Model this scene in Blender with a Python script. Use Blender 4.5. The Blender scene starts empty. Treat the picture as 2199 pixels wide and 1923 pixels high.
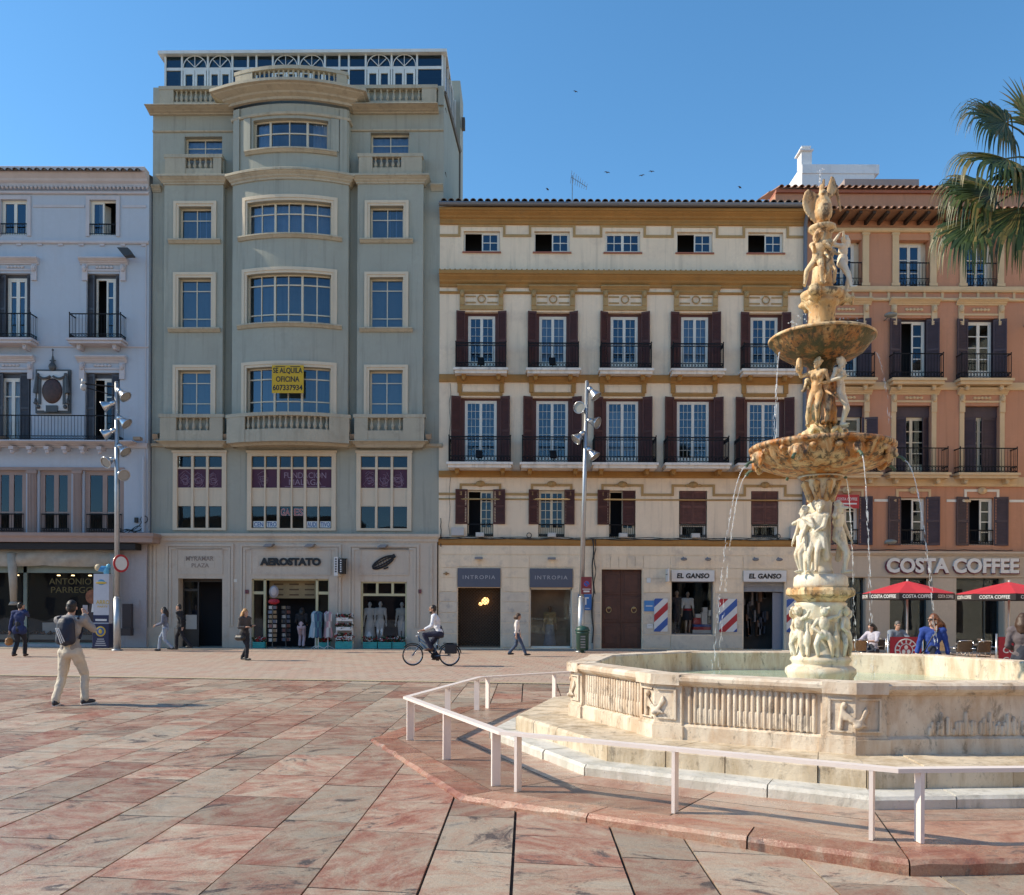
import bpy, math, random
from math import sin, cos, pi, radians, sqrt, atan2, hypot
from mathutils import Vector, Matrix
random.seed(7)
scene = bpy.context.scene
COL = scene.collection

# ---------------------------------------------------------------- camera, sky, sun, exposure
FD, HORIZ, CX, EYE, ROLL = 1742.0, 1218.0, 1024.5, 1.68, 0.0044
YF = 36.0                                   # distance to the house fronts
cam_d = bpy.data.cameras.new("camera"); cam = bpy.data.objects.new("camera", cam_d); COL.objects.link(cam)
cam_d.sensor_width = 36; cam_d.lens = 36 * FD / 2049; cam_d.shift_y = 345.5 / 2199
cam_d.clip_end = 2000; cam_d.clip_start = .05
cam.matrix_world = Matrix(((cos(ROLL), -sin(ROLL), 0, 0), (0, 0, -1, 0), (sin(ROLL), cos(ROLL), 0, EYE), (0, 0, 0, 1)))
scene.camera = cam
SUN_EL, SUN_ROT = radians(37), radians(-87.2)
world = bpy.data.worlds.new("World"); scene.world = world; world.use_nodes = True
wn = world.node_tree; bg = wn.nodes["Background"]
sky = wn.nodes.new("ShaderNodeTexSky"); sky.sky_type = 'NISHITA'; sky.sun_disc = False
sky.sun_elevation = SUN_EL; sky.sun_rotation = SUN_ROT
sky.air_density = 1.0; sky.dust_density = 0.1; sky.ozone_density = 3.5; sky.altitude = 50
hs_ = wn.nodes.new('ShaderNodeHueSaturation'); hs_.inputs['Saturation'].default_value = 1.17; hs_.inputs['Hue'].default_value = .492; wn.links.new(sky.outputs[0], hs_.inputs['Color']); wn.links.new(hs_.outputs[0], bg.inputs[0]); bg.inputs[1].default_value = 0.15
sd = bpy.data.lights.new("sun", 'SUN'); so = bpy.data.objects.new("sun", sd); COL.objects.link(so)
sd.energy = 4.0; sd.angle = radians(.53); sd.color = (1, .87, .67)
sv = Vector((sin(SUN_ROT) * cos(SUN_EL), cos(SUN_ROT) * cos(SUN_EL), sin(SUN_EL)))
so.rotation_euler = sv.to_track_quat('Z', 'Y').to_euler()
scene.view_settings.view_transform = 'Standard'; scene.view_settings.look = 'None'
scene.view_settings.gamma = 1; scene.view_settings.exposure = 0.55
scene.cycles.max_bounces = 8; scene.cycles.transparent_max_bounces = 16
scene.cycles.caustics_reflective = False; scene.cycles.caustics_refractive = False

# ---------------------------------------------------------------- measuring helpers (photo measured on a 2049 wide sheet)
def unroll(px, py):
    u, v = px - CX, py - HORIZ
    return u + ROLL * v, v - ROLL * u
def gnd(px, py, z=0):                       # point on a level at height z seen at that place
    u, v = unroll(px, py); Y = FD * (EYE - z) / v
    return u / FD * Y, Y
def at(px, py, Y):
    u, v = unroll(px, py)
    return Vector((u / FD * Y, Y, EYE - v / FD * Y))
class Front:                                # metres on a house front, measured at a reference column and row
    def __init__(s, Y, px, py): s.Y, s.px, s.py = Y, px, py
    def x(s, p, d=0): return unroll(p, s.py)[0] / FD * (s.Y + d)
    def z(s, p, d=0): return EYE - unroll(s.px, p)[1] / FD * (s.Y + d)

# ---------------------------------------------------------------- mesh helpers
class MB:
    def __init__(s): s.v = []; s.f = []; s.m = []; s.c = None
    def add(s, vs, fs, m=0):
        o = len(s.v); s.v += [tuple(p) for p in vs]
        for f in fs: s.f.append(tuple(i + o for i in f)); s.m.append(m)
        return s
    def quad(s, a, b, c, d, m=0): return s.add([a, b, c, d], [(0, 1, 2, 3)], m)
    def box(s, x0, x1, y0, y1, z0, z1, m=0, nx=1):
        vs = []
        for i in range(nx + 1):
            x = x0 + (x1 - x0) * i / nx
            vs += [(x, y0, z0), (x, y1, z0), (x, y1, z1), (x, y0, z1)]
        fs = [(3, 2, 1, 0), tuple(4 * nx + k for k in (0, 1, 2, 3))]
        for i in range(nx):
            a = 4 * i
            for k in range(4):
                l = (k + 1) % 4
                fs.append((a + k, a + l, a + 4 + l, a + 4 + k))
        return s.add(vs, fs, m)
    def cbox(s, c, d, rz=0, m=0, tilt=None):   # centred box, turned
        M_ = Matrix.Rotation(rz, 3, 'Z')
        if tilt is not None: M_ = M_ @ tilt
        vs = [Vector(c) + M_ @ Vector((sx * d[0] / 2, sy * d[1] / 2, sz * d[2] / 2)) for sx in (-1, 1) for sy in (-1, 1) for sz in (-1, 1)]
        return s.add(vs, [(0, 1, 3, 2), (4, 6, 7, 5), (0, 4, 5, 1), (2, 3, 7, 6), (0, 2, 6, 4), (1, 5, 7, 3)], m)
    def prism_y(s, pts, y0, y1, m=0):          # xz outline pushed along y
        n = len(pts); vs = [(x, y0, z) for x, z in pts] + [(x, y1, z) for x, z in pts]
        fs = [tuple(range(n)), tuple(range(2 * n - 1, n - 1, -1))] + [(i, n + i, n + (i + 1) % n, (i + 1) % n) for i in range(n)]
        return s.add(vs, fs, m)
    def prism_z(s, pts, z0, z1, m=0, top_in=None):
        n = len(pts); up = top_in or pts
        vs = [(x, y, z0) for x, y in pts] + [(x, y, z1) for x, y in up]
        fs = [tuple(range(n - 1, -1, -1)), tuple(range(n, 2 * n))] + [(i, (i + 1) % n, n + (i + 1) % n, n + i) for i in range(n)]
        return s.add(vs, fs, m)
    def cone(s, a, b, ra, rb, n=10, m=0, caps=True, dome=False):
        a, b = Vector(a), Vector(b); d = b - a
        if d.length < 1e-6: return s
        q = d.to_track_quat('Z', 'Y'); vs = []
        rings = [(a, ra), (b, rb)]
        if dome:
            e = d.normalized()
            rings = [(a - e * ra * .95, ra * .25), (a - e * ra * .7, ra * .71)] + rings + [(b + e * rb * .7, rb * .71), (b + e * rb * .95, rb * .25)]
        for p, r in rings:
            for i in range(n):
                t = 2 * pi * i / n; vs.append(p + q @ Vector((r * cos(t), r * sin(t), 0)))
        fs = []
        for k in range(len(rings) - 1):
            for i in range(n):
                j = (i + 1) % n; fs.append((k * n + i, k * n + j, (k + 1) * n + j, (k + 1) * n + i))
        if caps: fs += [tuple(range(n - 1, -1, -1)), tuple(range((len(rings) - 1) * n, len(rings) * n))]
        return s.add(vs, fs, m)
    def cap(s, a, b, ra, rb, n=10): return s.cone(a, b, ra, rb, n, 0, True, True)
    def tube(s, pts, r, n=6, m=0, closed=False):
        pts = [Vector(p) for p in pts]; k = len(pts); vs = []; up = Vector((0, 0, 1))
        for i, p in enumerate(pts):
            if closed: d = pts[(i + 1) % k] - pts[i - 1]
            else: d = pts[min(i + 1, k - 1)] - pts[max(i - 1, 0)]
            d.normalize(); a = d.cross(up)
            if a.length < .05: a = d.cross(Vector((0, 1, 0)))
            a.normalize(); b = d.cross(a); rr = r[i] if isinstance(r, (list, tuple)) else r
            for j in range(n):
                t = 2 * pi * j / n; vs.append(p + a * rr * cos(t) + b * rr * sin(t))
        fs = []
        for i in range(k if closed else k - 1):
            i2 = (i + 1) % k
            for j in range(n):
                j2 = (j + 1) % n; fs.append((i * n + j, i * n + j2, i2 * n + j2, i2 * n + j))
        if not closed: fs += [tuple(range(n - 1, -1, -1)), tuple(range((k - 1) * n, k * n))]
        return s.add(vs, fs, m)
    def lathe(s, prof, c=(0, 0, 0), n=24, m=0, mod=None, caps=True):
        vs = []
        for k, (r, z) in enumerate(prof):
            for i in range(n):
                t = 2 * pi * i / n; rr = r if mod is None else mod(r, z, t)
                vs.append((c[0] + rr * cos(t), c[1] + rr * sin(t), c[2] + z))
        fs = []
        for k in range(len(prof) - 1):
            for i in range(n):
                j = (i + 1) % n; fs.append((k * n + i, k * n + j, (k + 1) * n + j, (k + 1) * n + i))
        if caps: fs += [tuple(range(n - 1, -1, -1)), tuple(range((len(prof) - 1) * n, len(prof) * n))]
        return s.add(vs, fs, m)
    def ell(s, c, r, n=10, m=0, rot=None):
        c = Vector(c); r = (r, r, r) if not isinstance(r, (tuple, list)) else r
        vs = []; k = max(5, n // 2 + 1)
        for a in range(1, k):
            ph = pi * a / k
            for i in range(n):
                t = 2 * pi * i / n
                p = Vector((r[0] * sin(ph) * cos(t), r[1] * sin(ph) * sin(t), -r[2] * cos(ph)))
                vs.append(c + (rot @ p if rot else p))
        b, t_ = Vector((0, 0, -r[2])), Vector((0, 0, r[2]))
        vs += [c + (rot @ b if rot else b), c + (rot @ t_ if rot else t_)]; nb = (k - 1) * n
        fs = []
        for a in range(k - 2):
            for i in range(n):
                j = (i + 1) % n; fs.append((a * n + i, a * n + j, (a + 1) * n + j, (a + 1) * n + i))
        for i in range(n):
            j = (i + 1) % n; fs.append((nb, j, i)); fs.append((nb + 1, (k - 2) * n + i, (k - 2) * n + j))
        return s.add(vs, fs, m)
    def sweep(s, path, prof, m=0, closed=False):
        # path: xy points running left to right with the street at -y; prof: (out, z) from bottom to top
        k = len(path); vs = []; np_ = len(prof)
        P = [Vector((p[0], p[1])) for p in path]
        for i in range(k):
            a = P[i - 1] if (i > 0 or closed) else None; b = P[(i + 1) % k] if (i < k - 1 or closed) else None
            ns = []
            for u, w in ((a, P[i]), (P[i], b)):
                if u is None or w is None or (w - u).length < 1e-7: continue
                d = (w - u).normalized(); ns.append(Vector((d.y, -d.x)))
            if len(ns) == 2:
                nn = (ns[0] + ns[1]); nn.normalize(); nn = nn / max(.3, nn.dot(ns[0]))
            else: nn = ns[0]
            for o, z in prof: vs.append((P[i].x + nn.x * o, P[i].y + nn.y * o, z))
        fs = []
        for i in range(k if closed else k - 1):
            i2 = (i + 1) % k
            for j in range(np_ - 1): fs.append((i * np_ + j, i2 * np_ + j, i2 * np_ + j + 1, i * np_ + j + 1))
        if not closed: fs += [tuple(range(np_)), tuple(range(k * np_ - 1, (k - 1) * np_ - 1, -1))]
        return s.add(vs, fs, m)
    def wall(s, x0, x1, z0, z1, y, holes=(), rev=.25, m=0, mr=None, step=None):
        xs = {x0, x1}; zs = {z0, z1}
        for h in holes: xs |= {h[0], h[1]}; zs |= {h[2], h[3]}
        if step:
            n = max(1, int((x1 - x0) / step)); xs |= {x0 + (x1 - x0) * i / n for i in range(n + 1)}
        xs = sorted(x for x in xs if x0 - 1e-6 <= x <= x1 + 1e-6); zs = sorted(z for z in zs if z0 - 1e-6 <= z <= z1 + 1e-6)
        for i in range(len(xs) - 1):
            for j in range(len(zs) - 1):
                cx, cz = (xs[i] + xs[i + 1]) / 2, (zs[j] + zs[j + 1]) / 2
                if any(h[0] < cx < h[1] and h[2] < cz < h[3] for h in holes): continue
                s.quad((xs[i], y, zs[j]), (xs[i + 1], y, zs[j]), (xs[i + 1], y, zs[j + 1]), (xs[i], y, zs[j + 1]), m)
        mr = m if mr is None else mr
        for h in holes:
            a, b, c, d = h[:4]; r = h[4] if len(h) > 4 else rev
            s.quad((a, y, c), (a, y + r, c), (a, y + r, d), (a, y, d), mr); s.quad((b, y, c), (b, y, d), (b, y + r, d), (b, y + r, c), mr)
            cxs = [x for x in xs if a - 1e-6 <= x <= b + 1e-6]
            for u, w in zip(cxs, cxs[1:]):
                s.quad((u, y, c), (w, y, c), (w, y + r, c), (u, y + r, c), mr); s.quad((u, y, d), (u, y + r, d), (w, y + r, d), (w, y, d), mr)
        return s
    def build(s, name, mats, parent=None, loc=(0, 0, 0), rz=0, smooth=False, warp=None, bevel=0, auto=None):
        me = bpy.data.meshes.new(name)
        vs = [warp(*p) for p in s.v] if warp else s.v
        me.from_pydata(vs, [], s.f)
        for mt in (mats if isinstance(mats, (list, tuple)) else [mats]): me.materials.append(mt)
        me.polygons.foreach_set("material_index", s.m)
        if smooth: me.polygons.foreach_set("use_smooth", [True] * len(s.f))
        me.update()
        o = bpy.data.objects.new(name, me); COL.objects.link(o); o.location = loc; o.rotation_euler = (0, 0, rz)
        if parent: o.parent = parent
        if bevel:
            b = o.modifiers.new("bevel", 'BEVEL'); b.width = bevel; b.segments = 2; b.limit_method = 'ANGLE'
        return o
    def build_each(s, name, mats, parent=None, warp=None, smooth=False, gap=.03):
        """one object for each piece that stands apart"""
        up = list(range(len(s.v)))
        def root(a):
            while up[a] != a: up[a] = up[up[a]]; a = up[a]
            return a
        for f in s.f:
            for q in f[1:]: up[root(q)] = root(f[0])
        isl = {}
        for f in s.f: isl.setdefault(root(f[0]), set()).update(f)
        cl_ = []
        for vs in isl.values():
            lo = [min(s.v[q][i] for q in vs) - gap for i in range(3)]; hi = [max(s.v[q][i] for q in vs) + gap for i in range(3)]; mem = set(vs)
            again = True
            while again:
                again = False
                for c in cl_:
                    if all(lo[i] <= c[1][i] and c[0][i] <= hi[i] for i in range(3)):
                        lo = [min(a, b) for a, b in zip(lo, c[0])]; hi = [max(a, b) for a, b in zip(hi, c[1])]; mem |= c[2]; cl_.remove(c); again = True; break
            cl_.append((lo, hi, mem))
        out = []
        for lo, hi, mem in cl_:
            q = MB(); idx = {v: i for i, v in enumerate(sorted(mem))}; q.v = [s.v[v] for v in sorted(mem)]
            for f, m in zip(s.f, s.m):
                if f[0] in idx: q.f.append(tuple(idx[v] for v in f)); q.m.append(m)
            out.append(q.build(name, mats, parent, warp=warp, smooth=smooth))
        return out
    def body(s, name, mat, voxel, parent=None, loc=(0, 0, 0), rz=0, it=2, fac=.5, folds=0):   # overlapping shapes grown into one skin
        o = s.build(name, mat, parent, loc, rz, True)
        r = o.modifiers.new("skin", 'REMESH'); r.mode = 'VOXEL'; r.voxel_size = voxel; r.use_smooth_shade = True
        if it:
            q = o.modifiers.new("soft", 'SMOOTH'); q.iterations = it; q.factor = fac
        if folds:
            tx = bpy.data.textures.get('cloth_folds') or bpy.data.textures.new('cloth_folds', 'CLOUDS'); tx.noise_scale = .10; tx.noise_depth = 2
            d_ = o.modifiers.new("folds", 'DISPLACE'); d_.texture = tx; d_.strength = folds; d_.mid_level = .5; d_.texture_coords = 'LOCAL'
        return o

def tag(o, label=None, cat=None, group=None, kind=None):
    for k, v in (("label", label), ("category", cat), ("group", group), ("kind", kind)):
        if v: o[k] = v
    return o
def thing(name, label, cat, loc=(0, 0, 0), rz=0, group=None):
    o = bpy.data.objects.new(name, None); COL.objects.link(o); o.empty_display_size = .2
    o.location = loc; o.rotation_euler = (0, 0, rz)
    return tag(o, label, cat, group)
def copy_tree(o, parent=None, loc=None, rz=None):
    c = o.copy(); COL.objects.link(c)
    if parent is not None: c.parent = parent
    if loc is not None: c.location = loc
    if rz is not None: c.rotation_euler = (0, 0, rz)
    for ch in [x for x in bpy.data.objects if x.parent == o]: copy_tree(ch, c)
    return c
def kids(o): return [x for x in bpy.data.objects if x.parent == o]

# ---------------------------------------------------------------- materials
def nodes(name):
    m = bpy.data.materials.new(name); m.use_nodes = True
    nt = m.node_tree; return m, nt, nt.nodes["Principled BSDF"]
def N(nt, t, **kw):
    n = nt.nodes.new(t)
    for k, v in kw.items():
        if k.startswith("i_"): n.inputs[k[2:].replace("_", " ")].default_value = v
        else: setattr(n, k, v)
    return n
def L(nt, a, b): nt.links.new(a, b)
def rgb(c): return (c[0], c[1], c[2], 1)
def noise(nt, vec, scale, detail=4, rough=.55, dist=0):
    n = N(nt, "ShaderNodeTexNoise"); n.inputs["Scale"].default_value = scale; n.inputs["Detail"].default_value = detail
    n.inputs["Roughness"].default_value = rough; n.inputs["Distortion"].default_value = dist
    if vec is not None: L(nt, vec, n.inputs["Vector"])
    return n.outputs["Fac"]
def ramp(nt, fac, stops):
    r = N(nt, "ShaderNodeValToRGB"); e = r.color_ramp.elements
    while len(e) < len(stops): e.new(.5)
    for k, (p, c) in enumerate(stops):
        e[k].position = p; e[k].color = rgb(c) if isinstance(c, (tuple, list)) else (c, c, c, 1)
    L(nt, fac, r.inputs[0]); return r.outputs[0]
def mix(nt, fac, a, b, blend='MIX'):
    n = N(nt, "ShaderNodeMix", data_type='RGBA', blend_type=blend)
    for i, v in ((0, fac), (6, a), (7, b)):
        if isinstance(v, (int, float)): n.inputs[i].default_value = v
        elif isinstance(v, (tuple, list)): n.inputs[i].default_value = rgb(v)
        else: L(nt, v, n.inputs[i])
    return n.outputs[2]
def pos(nt): return N(nt, "ShaderNodeNewGeometry").outputs["Position"]
def stretch(nt, vec, sx, sy, sz):
    n = N(nt, "ShaderNodeMapping"); n.inputs["Scale"].default_value = (sx, sy, sz); L(nt, vec, n.inputs[0]); return n.outputs[0]
def bump(nt, bsdf, h, strength=.3, dist=.01):
    b = N(nt, "ShaderNodeBump"); b.inputs["Strength"].default_value = strength; b.inputs["Distance"].default_value = dist
    L(nt, h, b.inputs["Height"]); L(nt, b.outputs[0], bsdf.inputs["Normal"])
def dark(c, k): return tuple(x * k for x in c)
MATS = {}
def surf(name, c, rough=.8, var=.12, sc=1.3, streak=.0, stain=None, grain=.0, bmp=.15, bsc=60, metal=0, spec=None):
    """a plain worn surface: broad patches, fine mottling, rain streaks, a stain colour in blotches"""
    if name in MATS: return MATS[name]
    m, nt, b = nodes(name); p = pos(nt)
    col = mix(nt, ramp(nt, noise(nt, p, sc, 6, .6), [(.3, 0.), (.7, 1.)]), dark(c, 1 - var), tuple(min(1, x * (1 + var * .6)) for x in c))
    if grain: col = mix(nt, ramp(nt, noise(nt, p, sc * 14, 5, .7), [(.35, 0.), (.65, 1.)]), col, dark(c, 1 - grain))
    if streak:
        f = ramp(nt, noise(nt, stretch(nt, p, 5, 5, .28), 1, 5, .6), [(.52, 0.), (.78, streak)]); col = mix(nt, f, col, dark(c, .45))
    if stain:
        f = ramp(nt, noise(nt, p, sc * 1.7, 7, .65), [(.54, 0.), (.72, stain[3])]); col = mix(nt, f, col, stain[:3])
    L(nt, col, b.inputs["Base Color"]); b.inputs["Roughness"].default_value = rough; b.inputs["Metallic"].default_value = metal
    if spec is not None: b.inputs["Specular IOR Level"].default_value = spec
    if bmp: bump(nt, b, noise(nt, p, bsc, 4, .6), bmp, .006)
    MATS[name] = m; return m
def flat(name, c, rough=.5, metal=0, emit=None, spec=None):
    if name in MATS: return MATS[name]
    m, nt, b = nodes(name); p = pos(nt)
    col = mix(nt, noise(nt, p, 9, 4), dark(c, .88), tuple(min(1, x * 1.06) for x in c))
    L(nt, col, b.inputs["Base Color"]); b.inputs["Roughness"].default_value = rough; b.inputs["Metallic"].default_value = metal
    if spec is not None: b.inputs["Specular IOR Level"].default_value = spec
    if emit: b.inputs["Emission Color"].default_value = rgb(emit[:3]); b.inputs["Emission Strength"].default_value = emit[3]
    MATS[name] = m; return m
def glass(name, tint, refl, wob=.02):
    if name in MATS: return MATS[name]
    m, nt, b = nodes(name); nt.nodes.remove(b); out = nt.nodes["Material Output"]; p = pos(nt)
    tr = N(nt, "ShaderNodeBsdfTransparent"); tr.inputs[0].default_value = rgb(tint)
    gl = N(nt, "ShaderNodeBsdfGlossy"); gl.inputs["Roughness"].default_value = .015; gl.inputs[0].default_value = (.62, .8, 1, 1)
    bm = N(nt, "ShaderNodeBump"); bm.inputs["Strength"].default_value = wob; bm.inputs["Distance"].default_value = .1
    L(nt, noise(nt, p, 1.1, 1), bm.inputs["Height"]); L(nt, bm.outputs[0], gl.inputs["Normal"])
    fr = N(nt, "ShaderNodeFresnel"); fr.inputs[0].default_value = 1.5
    mm = N(nt, "ShaderNodeMath", operation='ADD', use_clamp=True); L(nt, fr.outputs[0], mm.inputs[0]); mm.inputs[1].default_value = refl
    ms = N(nt, "ShaderNodeMixShader"); L(nt, mm.outputs[0], ms.inputs[0]); L(nt, tr.outputs[0], ms.inputs[1]); L(nt, gl.outputs[0], ms.inputs[2])
    L(nt, ms.outputs[0], out.inputs[0]); MATS[name] = m; return m
BLACK_IRON = flat("black_iron", (.006, .006, .008), .6, spec=.25)
GLASS_SKY = glass("window_glass", (.5, .58, .66), .07)
GLASS_DIM = glass("dim_glass", (.93, .95, .95), .015)
GLASS_SHOP = glass("shop_glass", (.86, .9, .9), .06)
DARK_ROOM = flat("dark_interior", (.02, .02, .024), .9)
WHITE_FRAME = flat("white_painted_wood", (.70, .68, .61), .5)
CREAM_FRAME = flat("cream_painted_metal", (.60, .53, .40), .45)
CHROME = flat("brushed_steel", (.55, .56, .58), .28, .9)
GALV = surf("galvanised_steel", (.42, .44, .46), .42, .12, 6, bmp=.05, metal=.75)
def text(s, size, depth, bold=0.0, shear=0, spacing=1.0, width=None):
    """letters as a mesh: returns vertices and faces, centred, x to the right, z up, front at y=-depth"""
    cu = bpy.data.curves.new("letters", 'FONT'); cu.body = s; cu.size = size; cu.extrude = depth / 2; cu.offset = bold; cu.shear = shear
    cu.space_character = spacing; cu.align_x = 'CENTER'; cu.resolution_u = 3
    o = bpy.data.objects.new("letters", cu); COL.objects.link(o)
    me = bpy.data.meshes.new_from_object(o.evaluated_get(bpy.context.evaluated_depsgraph_get()))
    vs = [v.co.copy() for v in me.vertices]; fs = [tuple(p.vertices) for p in me.polygons]
    bpy.data.objects.remove(o); bpy.data.curves.remove(cu); bpy.data.meshes.remove(me)
    x0, x1 = min(v.x for v in vs), max(v.x for v in vs); y0, y1 = min(v.y for v in vs), max(v.y for v in vs)
    k = (width / (x1 - x0)) if width else 1
    return [((v.x - (x0 + x1) / 2) * k, -v.z - depth / 2, v.y - (y0 + y1) / 2) for v in vs], fs
def letters(mb, s, size, at_, depth=.03, bold=0, shear=0, spacing=1.0, width=None, m=0, fn=None):
    vs, fs = text(s, size, depth, bold, shear, spacing, width)
    mb.add([(fn(x, y, z) if fn else (x + at_[0], y + at_[1], z + at_[2])) for x, y, z in vs], fs, m); return mb
# ---------------------------------------------------------------- the square: slabs, setts, drain, terrace
FC = Vector((4.04, 11.4, 0))                # middle of the fountain
DECA0 = radians(256)
def deca(R, k, off=0): t = DECA0 + radians(36 * k) + off; return (FC.x + R * cos(t), FC.y + R * sin(t))
def cl(t): return max(0, min(1, t))
def dip(x, y): return -.075 * cl((x + 2.5) / 5) * cl((11 - y) / 5)
def strip_y(x): return 19.55 - .125 * (x + 1.4)
def slab_mat(name, pal, along=(1.5, .85, 1), dirt=.5, rough=.5, shift=.34, red=.34):
    m, nt, b = nodes(name); p = pos(nt)
    at_ = N(nt, "ShaderNodeAttribute", attribute_name="rnd"); sep = N(nt, "ShaderNodeSeparateColor"); L(nt, at_.outputs["Color"], sep.inputs[0])
    off = N(nt, "ShaderNodeVectorMath", operation='SCALE'); off.inputs[3].default_value = 40; L(nt, at_.outputs["Color"], off.inputs[0])
    # every slab was sawn at its own angle, so its veins run their own way
    an = N(nt, "ShaderNodeMath", operation='MULTIPLY_ADD'); L(nt, sep.outputs[2], an.inputs[0]); an.inputs[1].default_value = 1.9; an.inputs[2].default_value = .4
    ro = N(nt, "ShaderNodeVectorRotate", rotation_type='Z_AXIS'); L(nt, p, ro.inputs["Vector"]); L(nt, an.outputs[0], ro.inputs["Angle"])
    ad = N(nt, "ShaderNodeVectorMath", operation='ADD'); L(nt, ro.outputs[0], ad.inputs[0]); L(nt, off.outputs[0], ad.inputs[1]); q = ad.outputs[0]
    v0 = noise(nt, stretch(nt, q, *along), 2.2, 14, .78, .8)
    cv = N(nt, 'ShaderNodeMath', operation='MULTIPLY_ADD'); L(nt, v0, cv.inputs[0]); cv.inputs[1].default_value = 2.2; cv.inputs[2].default_value = -.6
    sb = N(nt, "ShaderNodeMath", operation='SUBTRACT'); L(nt, cv.outputs[0], sb.inputs[0]); sb.inputs[1].default_value = shift / 2
    ml = N(nt, "ShaderNodeMath", operation='MULTIPLY_ADD'); L(nt, sep.outputs[0], ml.inputs[0]); ml.inputs[1].default_value = shift; L(nt, sb.outputs[0], ml.inputs[2])
    col = ramp(nt, ml.outputs[0], pal)
    col = mix(nt, ramp(nt, noise(nt, stretch(nt, q, 1.9, .8, 1), 1.5, 12, .76, .8), [(.53, 0.), (.70, red)]), col, (.36, .085, .04))      # rust red bands
    col = mix(nt, ramp(nt, noise(nt, stretch(nt, q, 2.2, .7, 1), 3.8, 13, .78, .5), [(.55, 0.), (.66, .5)]), col, (.55, .475, .39))     # pale scuffs
    col = mix(nt, ramp(nt, noise(nt, stretch(nt, q, 1.8, .8, 1), 1.7, 13, .76, 1.2), [(.555, 0.), (.625, dirt)]), col, (.10, .08, .075))  # dark veins
    gr = noise(nt, q, 75, 8, .82); col = mix(nt, ramp(nt, gr, [(.34, .6), (.48, 0.)]), col, (.07, .045, .035)); col = mix(nt, ramp(nt, gr, [(.55, 0.), (.68, .45)]), col, (.70, .62, .52))
    br = N(nt, "ShaderNodeMath", operation='MULTIPLY_ADD'); L(nt, sep.outputs[1], br.inputs[0]); br.inputs[1].default_value = .42; br.inputs[2].default_value = .68
    hs = N(nt, "ShaderNodeHueSaturation"); L(nt, col, hs.inputs["Color"]); L(nt, br.outputs[0], hs.inputs["Value"])
    L(nt, hs.outputs[0], b.inputs["Base Color"])
    L(nt, ramp(nt, noise(nt, q, 4, 8, .7), [(.35, rough - .2), (.65, rough + .16)]), b.inputs["Roughness"])
    bump(nt, b, noise(nt, q, 24, 9, .75), .6, .012)
    return m
PAL = [(.05, (.24, .075, .05)), (.25, (.36, .165, .115)), (.42, (.42, .265, .195)), (.58, (.465, .36, .27)), (.76, (.455, .39, .305)), (.95, (.26, .23, .21))]
MSLAB = slab_mat("red_marble_slab", PAL, rough=.44, dirt=1.0)
MKERB = slab_mat("polished_orange_marble", [(.1, (.26, .085, .055)), (.35, (.38, .16, .105)), (.6, (.43, .25, .17)), (.9, (.43, .34, .26))], (1.6, .9, 1), .7, .34, .2, .5)
MTERR = slab_mat("pinkish_marble_floor", [(.1, (.30, .125, .08)), (.4, (.42, .25, .175)), (.65, (.47, .34, .25)), (.9, (.42, .35, .29))], (1.4, .6, 1), .6, .4, .25, .6)
MJOINT = surf("dark_joint_dirt", (.045, .038, .033), .95)
def with_rnd(o, per=None):
    me = o.data; a = me.attributes.new("rnd", 'FLOAT_COLOR', 'CORNER'); rr = random.Random(3)
    cache = {}
    for k, pl in enumerate(me.polygons):
        key = per[k] if per else k
        if key not in cache: cache[key] = (rr.random(), rr.random(), rr.random(), 1)
        for li in pl.loop_indices: a.data[li].color = cache[key]
mb = MB(); owner = []; rs = random.Random(11)
edges = [-2.62, -1.83, -1.24, -.56, 0, .75, 1.28]
edges = [-8.3, -7.65, -6.9, -6.35, -5.75, -5.15, -4.45, -3.9, -3.2] + edges
while edges[0] > -24: edges.insert(0, edges[0] - rs.choice((.58, .66, .74, .8)))
while edges[-1] < 22: edges.append(edges[-1] + rs.choice((.58, .66, .74, .8)))
def uv_xy(u, v):
    X = (u + .0175 * (v - 5.15)) / 1.0019
    return X, v - .11 * X
sid = 0
for i in range(len(edges) - 1):
    v = -1.0 - rs.random() + .11 * edges[i]
    g = rs.uniform(.005, .011)
    while True:
        ln = rs.choice((.7, .85, 1.0, 1.2, 1.35)); v2 = v + ln
        gx = g; gy = rs.uniform(.004, .009)
        cs = [uv_xy(edges[i] + gx, v + gy), uv_xy(edges[i + 1] - gx, v + gy), uv_xy(edges[i + 1] - gx, v2 - gy), uv_xy(edges[i] + gx, v2 - gy)]
        v = v2
        cx_, cy_ = sum(c[0] for c in cs) / 4, sum(c[1] for c in cs) / 4
        if min(c[1] - strip_y(c[0]) for c in cs) > 0: break
        cs = [(x, min(y, strip_y(x))) for x, y in cs]
        if hypot(cx_ - FC.x, cy_ - FC.y) < 4.6: continue
        j = rs.uniform(-.0015, .0015); tl = rs.uniform(-.0015, .0015)
        top = [(x, y, dip(x, y) + j + (tl if k in (0, 3) else -tl)) for k, (x, y) in enumerate(cs)]
        n0 = len(mb.f)
        mb.add(top + [(x, y, z - .03) for x, y, z in top], [(0, 1, 2, 3), (4, 5, 1, 0), (5, 6, 2, 1), (6, 7, 3, 2), (7, 4, 0, 3)])
        owner += [sid] * (len(mb.f) - n0); sid += 1
o = mb.build("plaza_paving", MSLAB); with_rnd(o, owner); tag(o, kind="structure")
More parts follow.
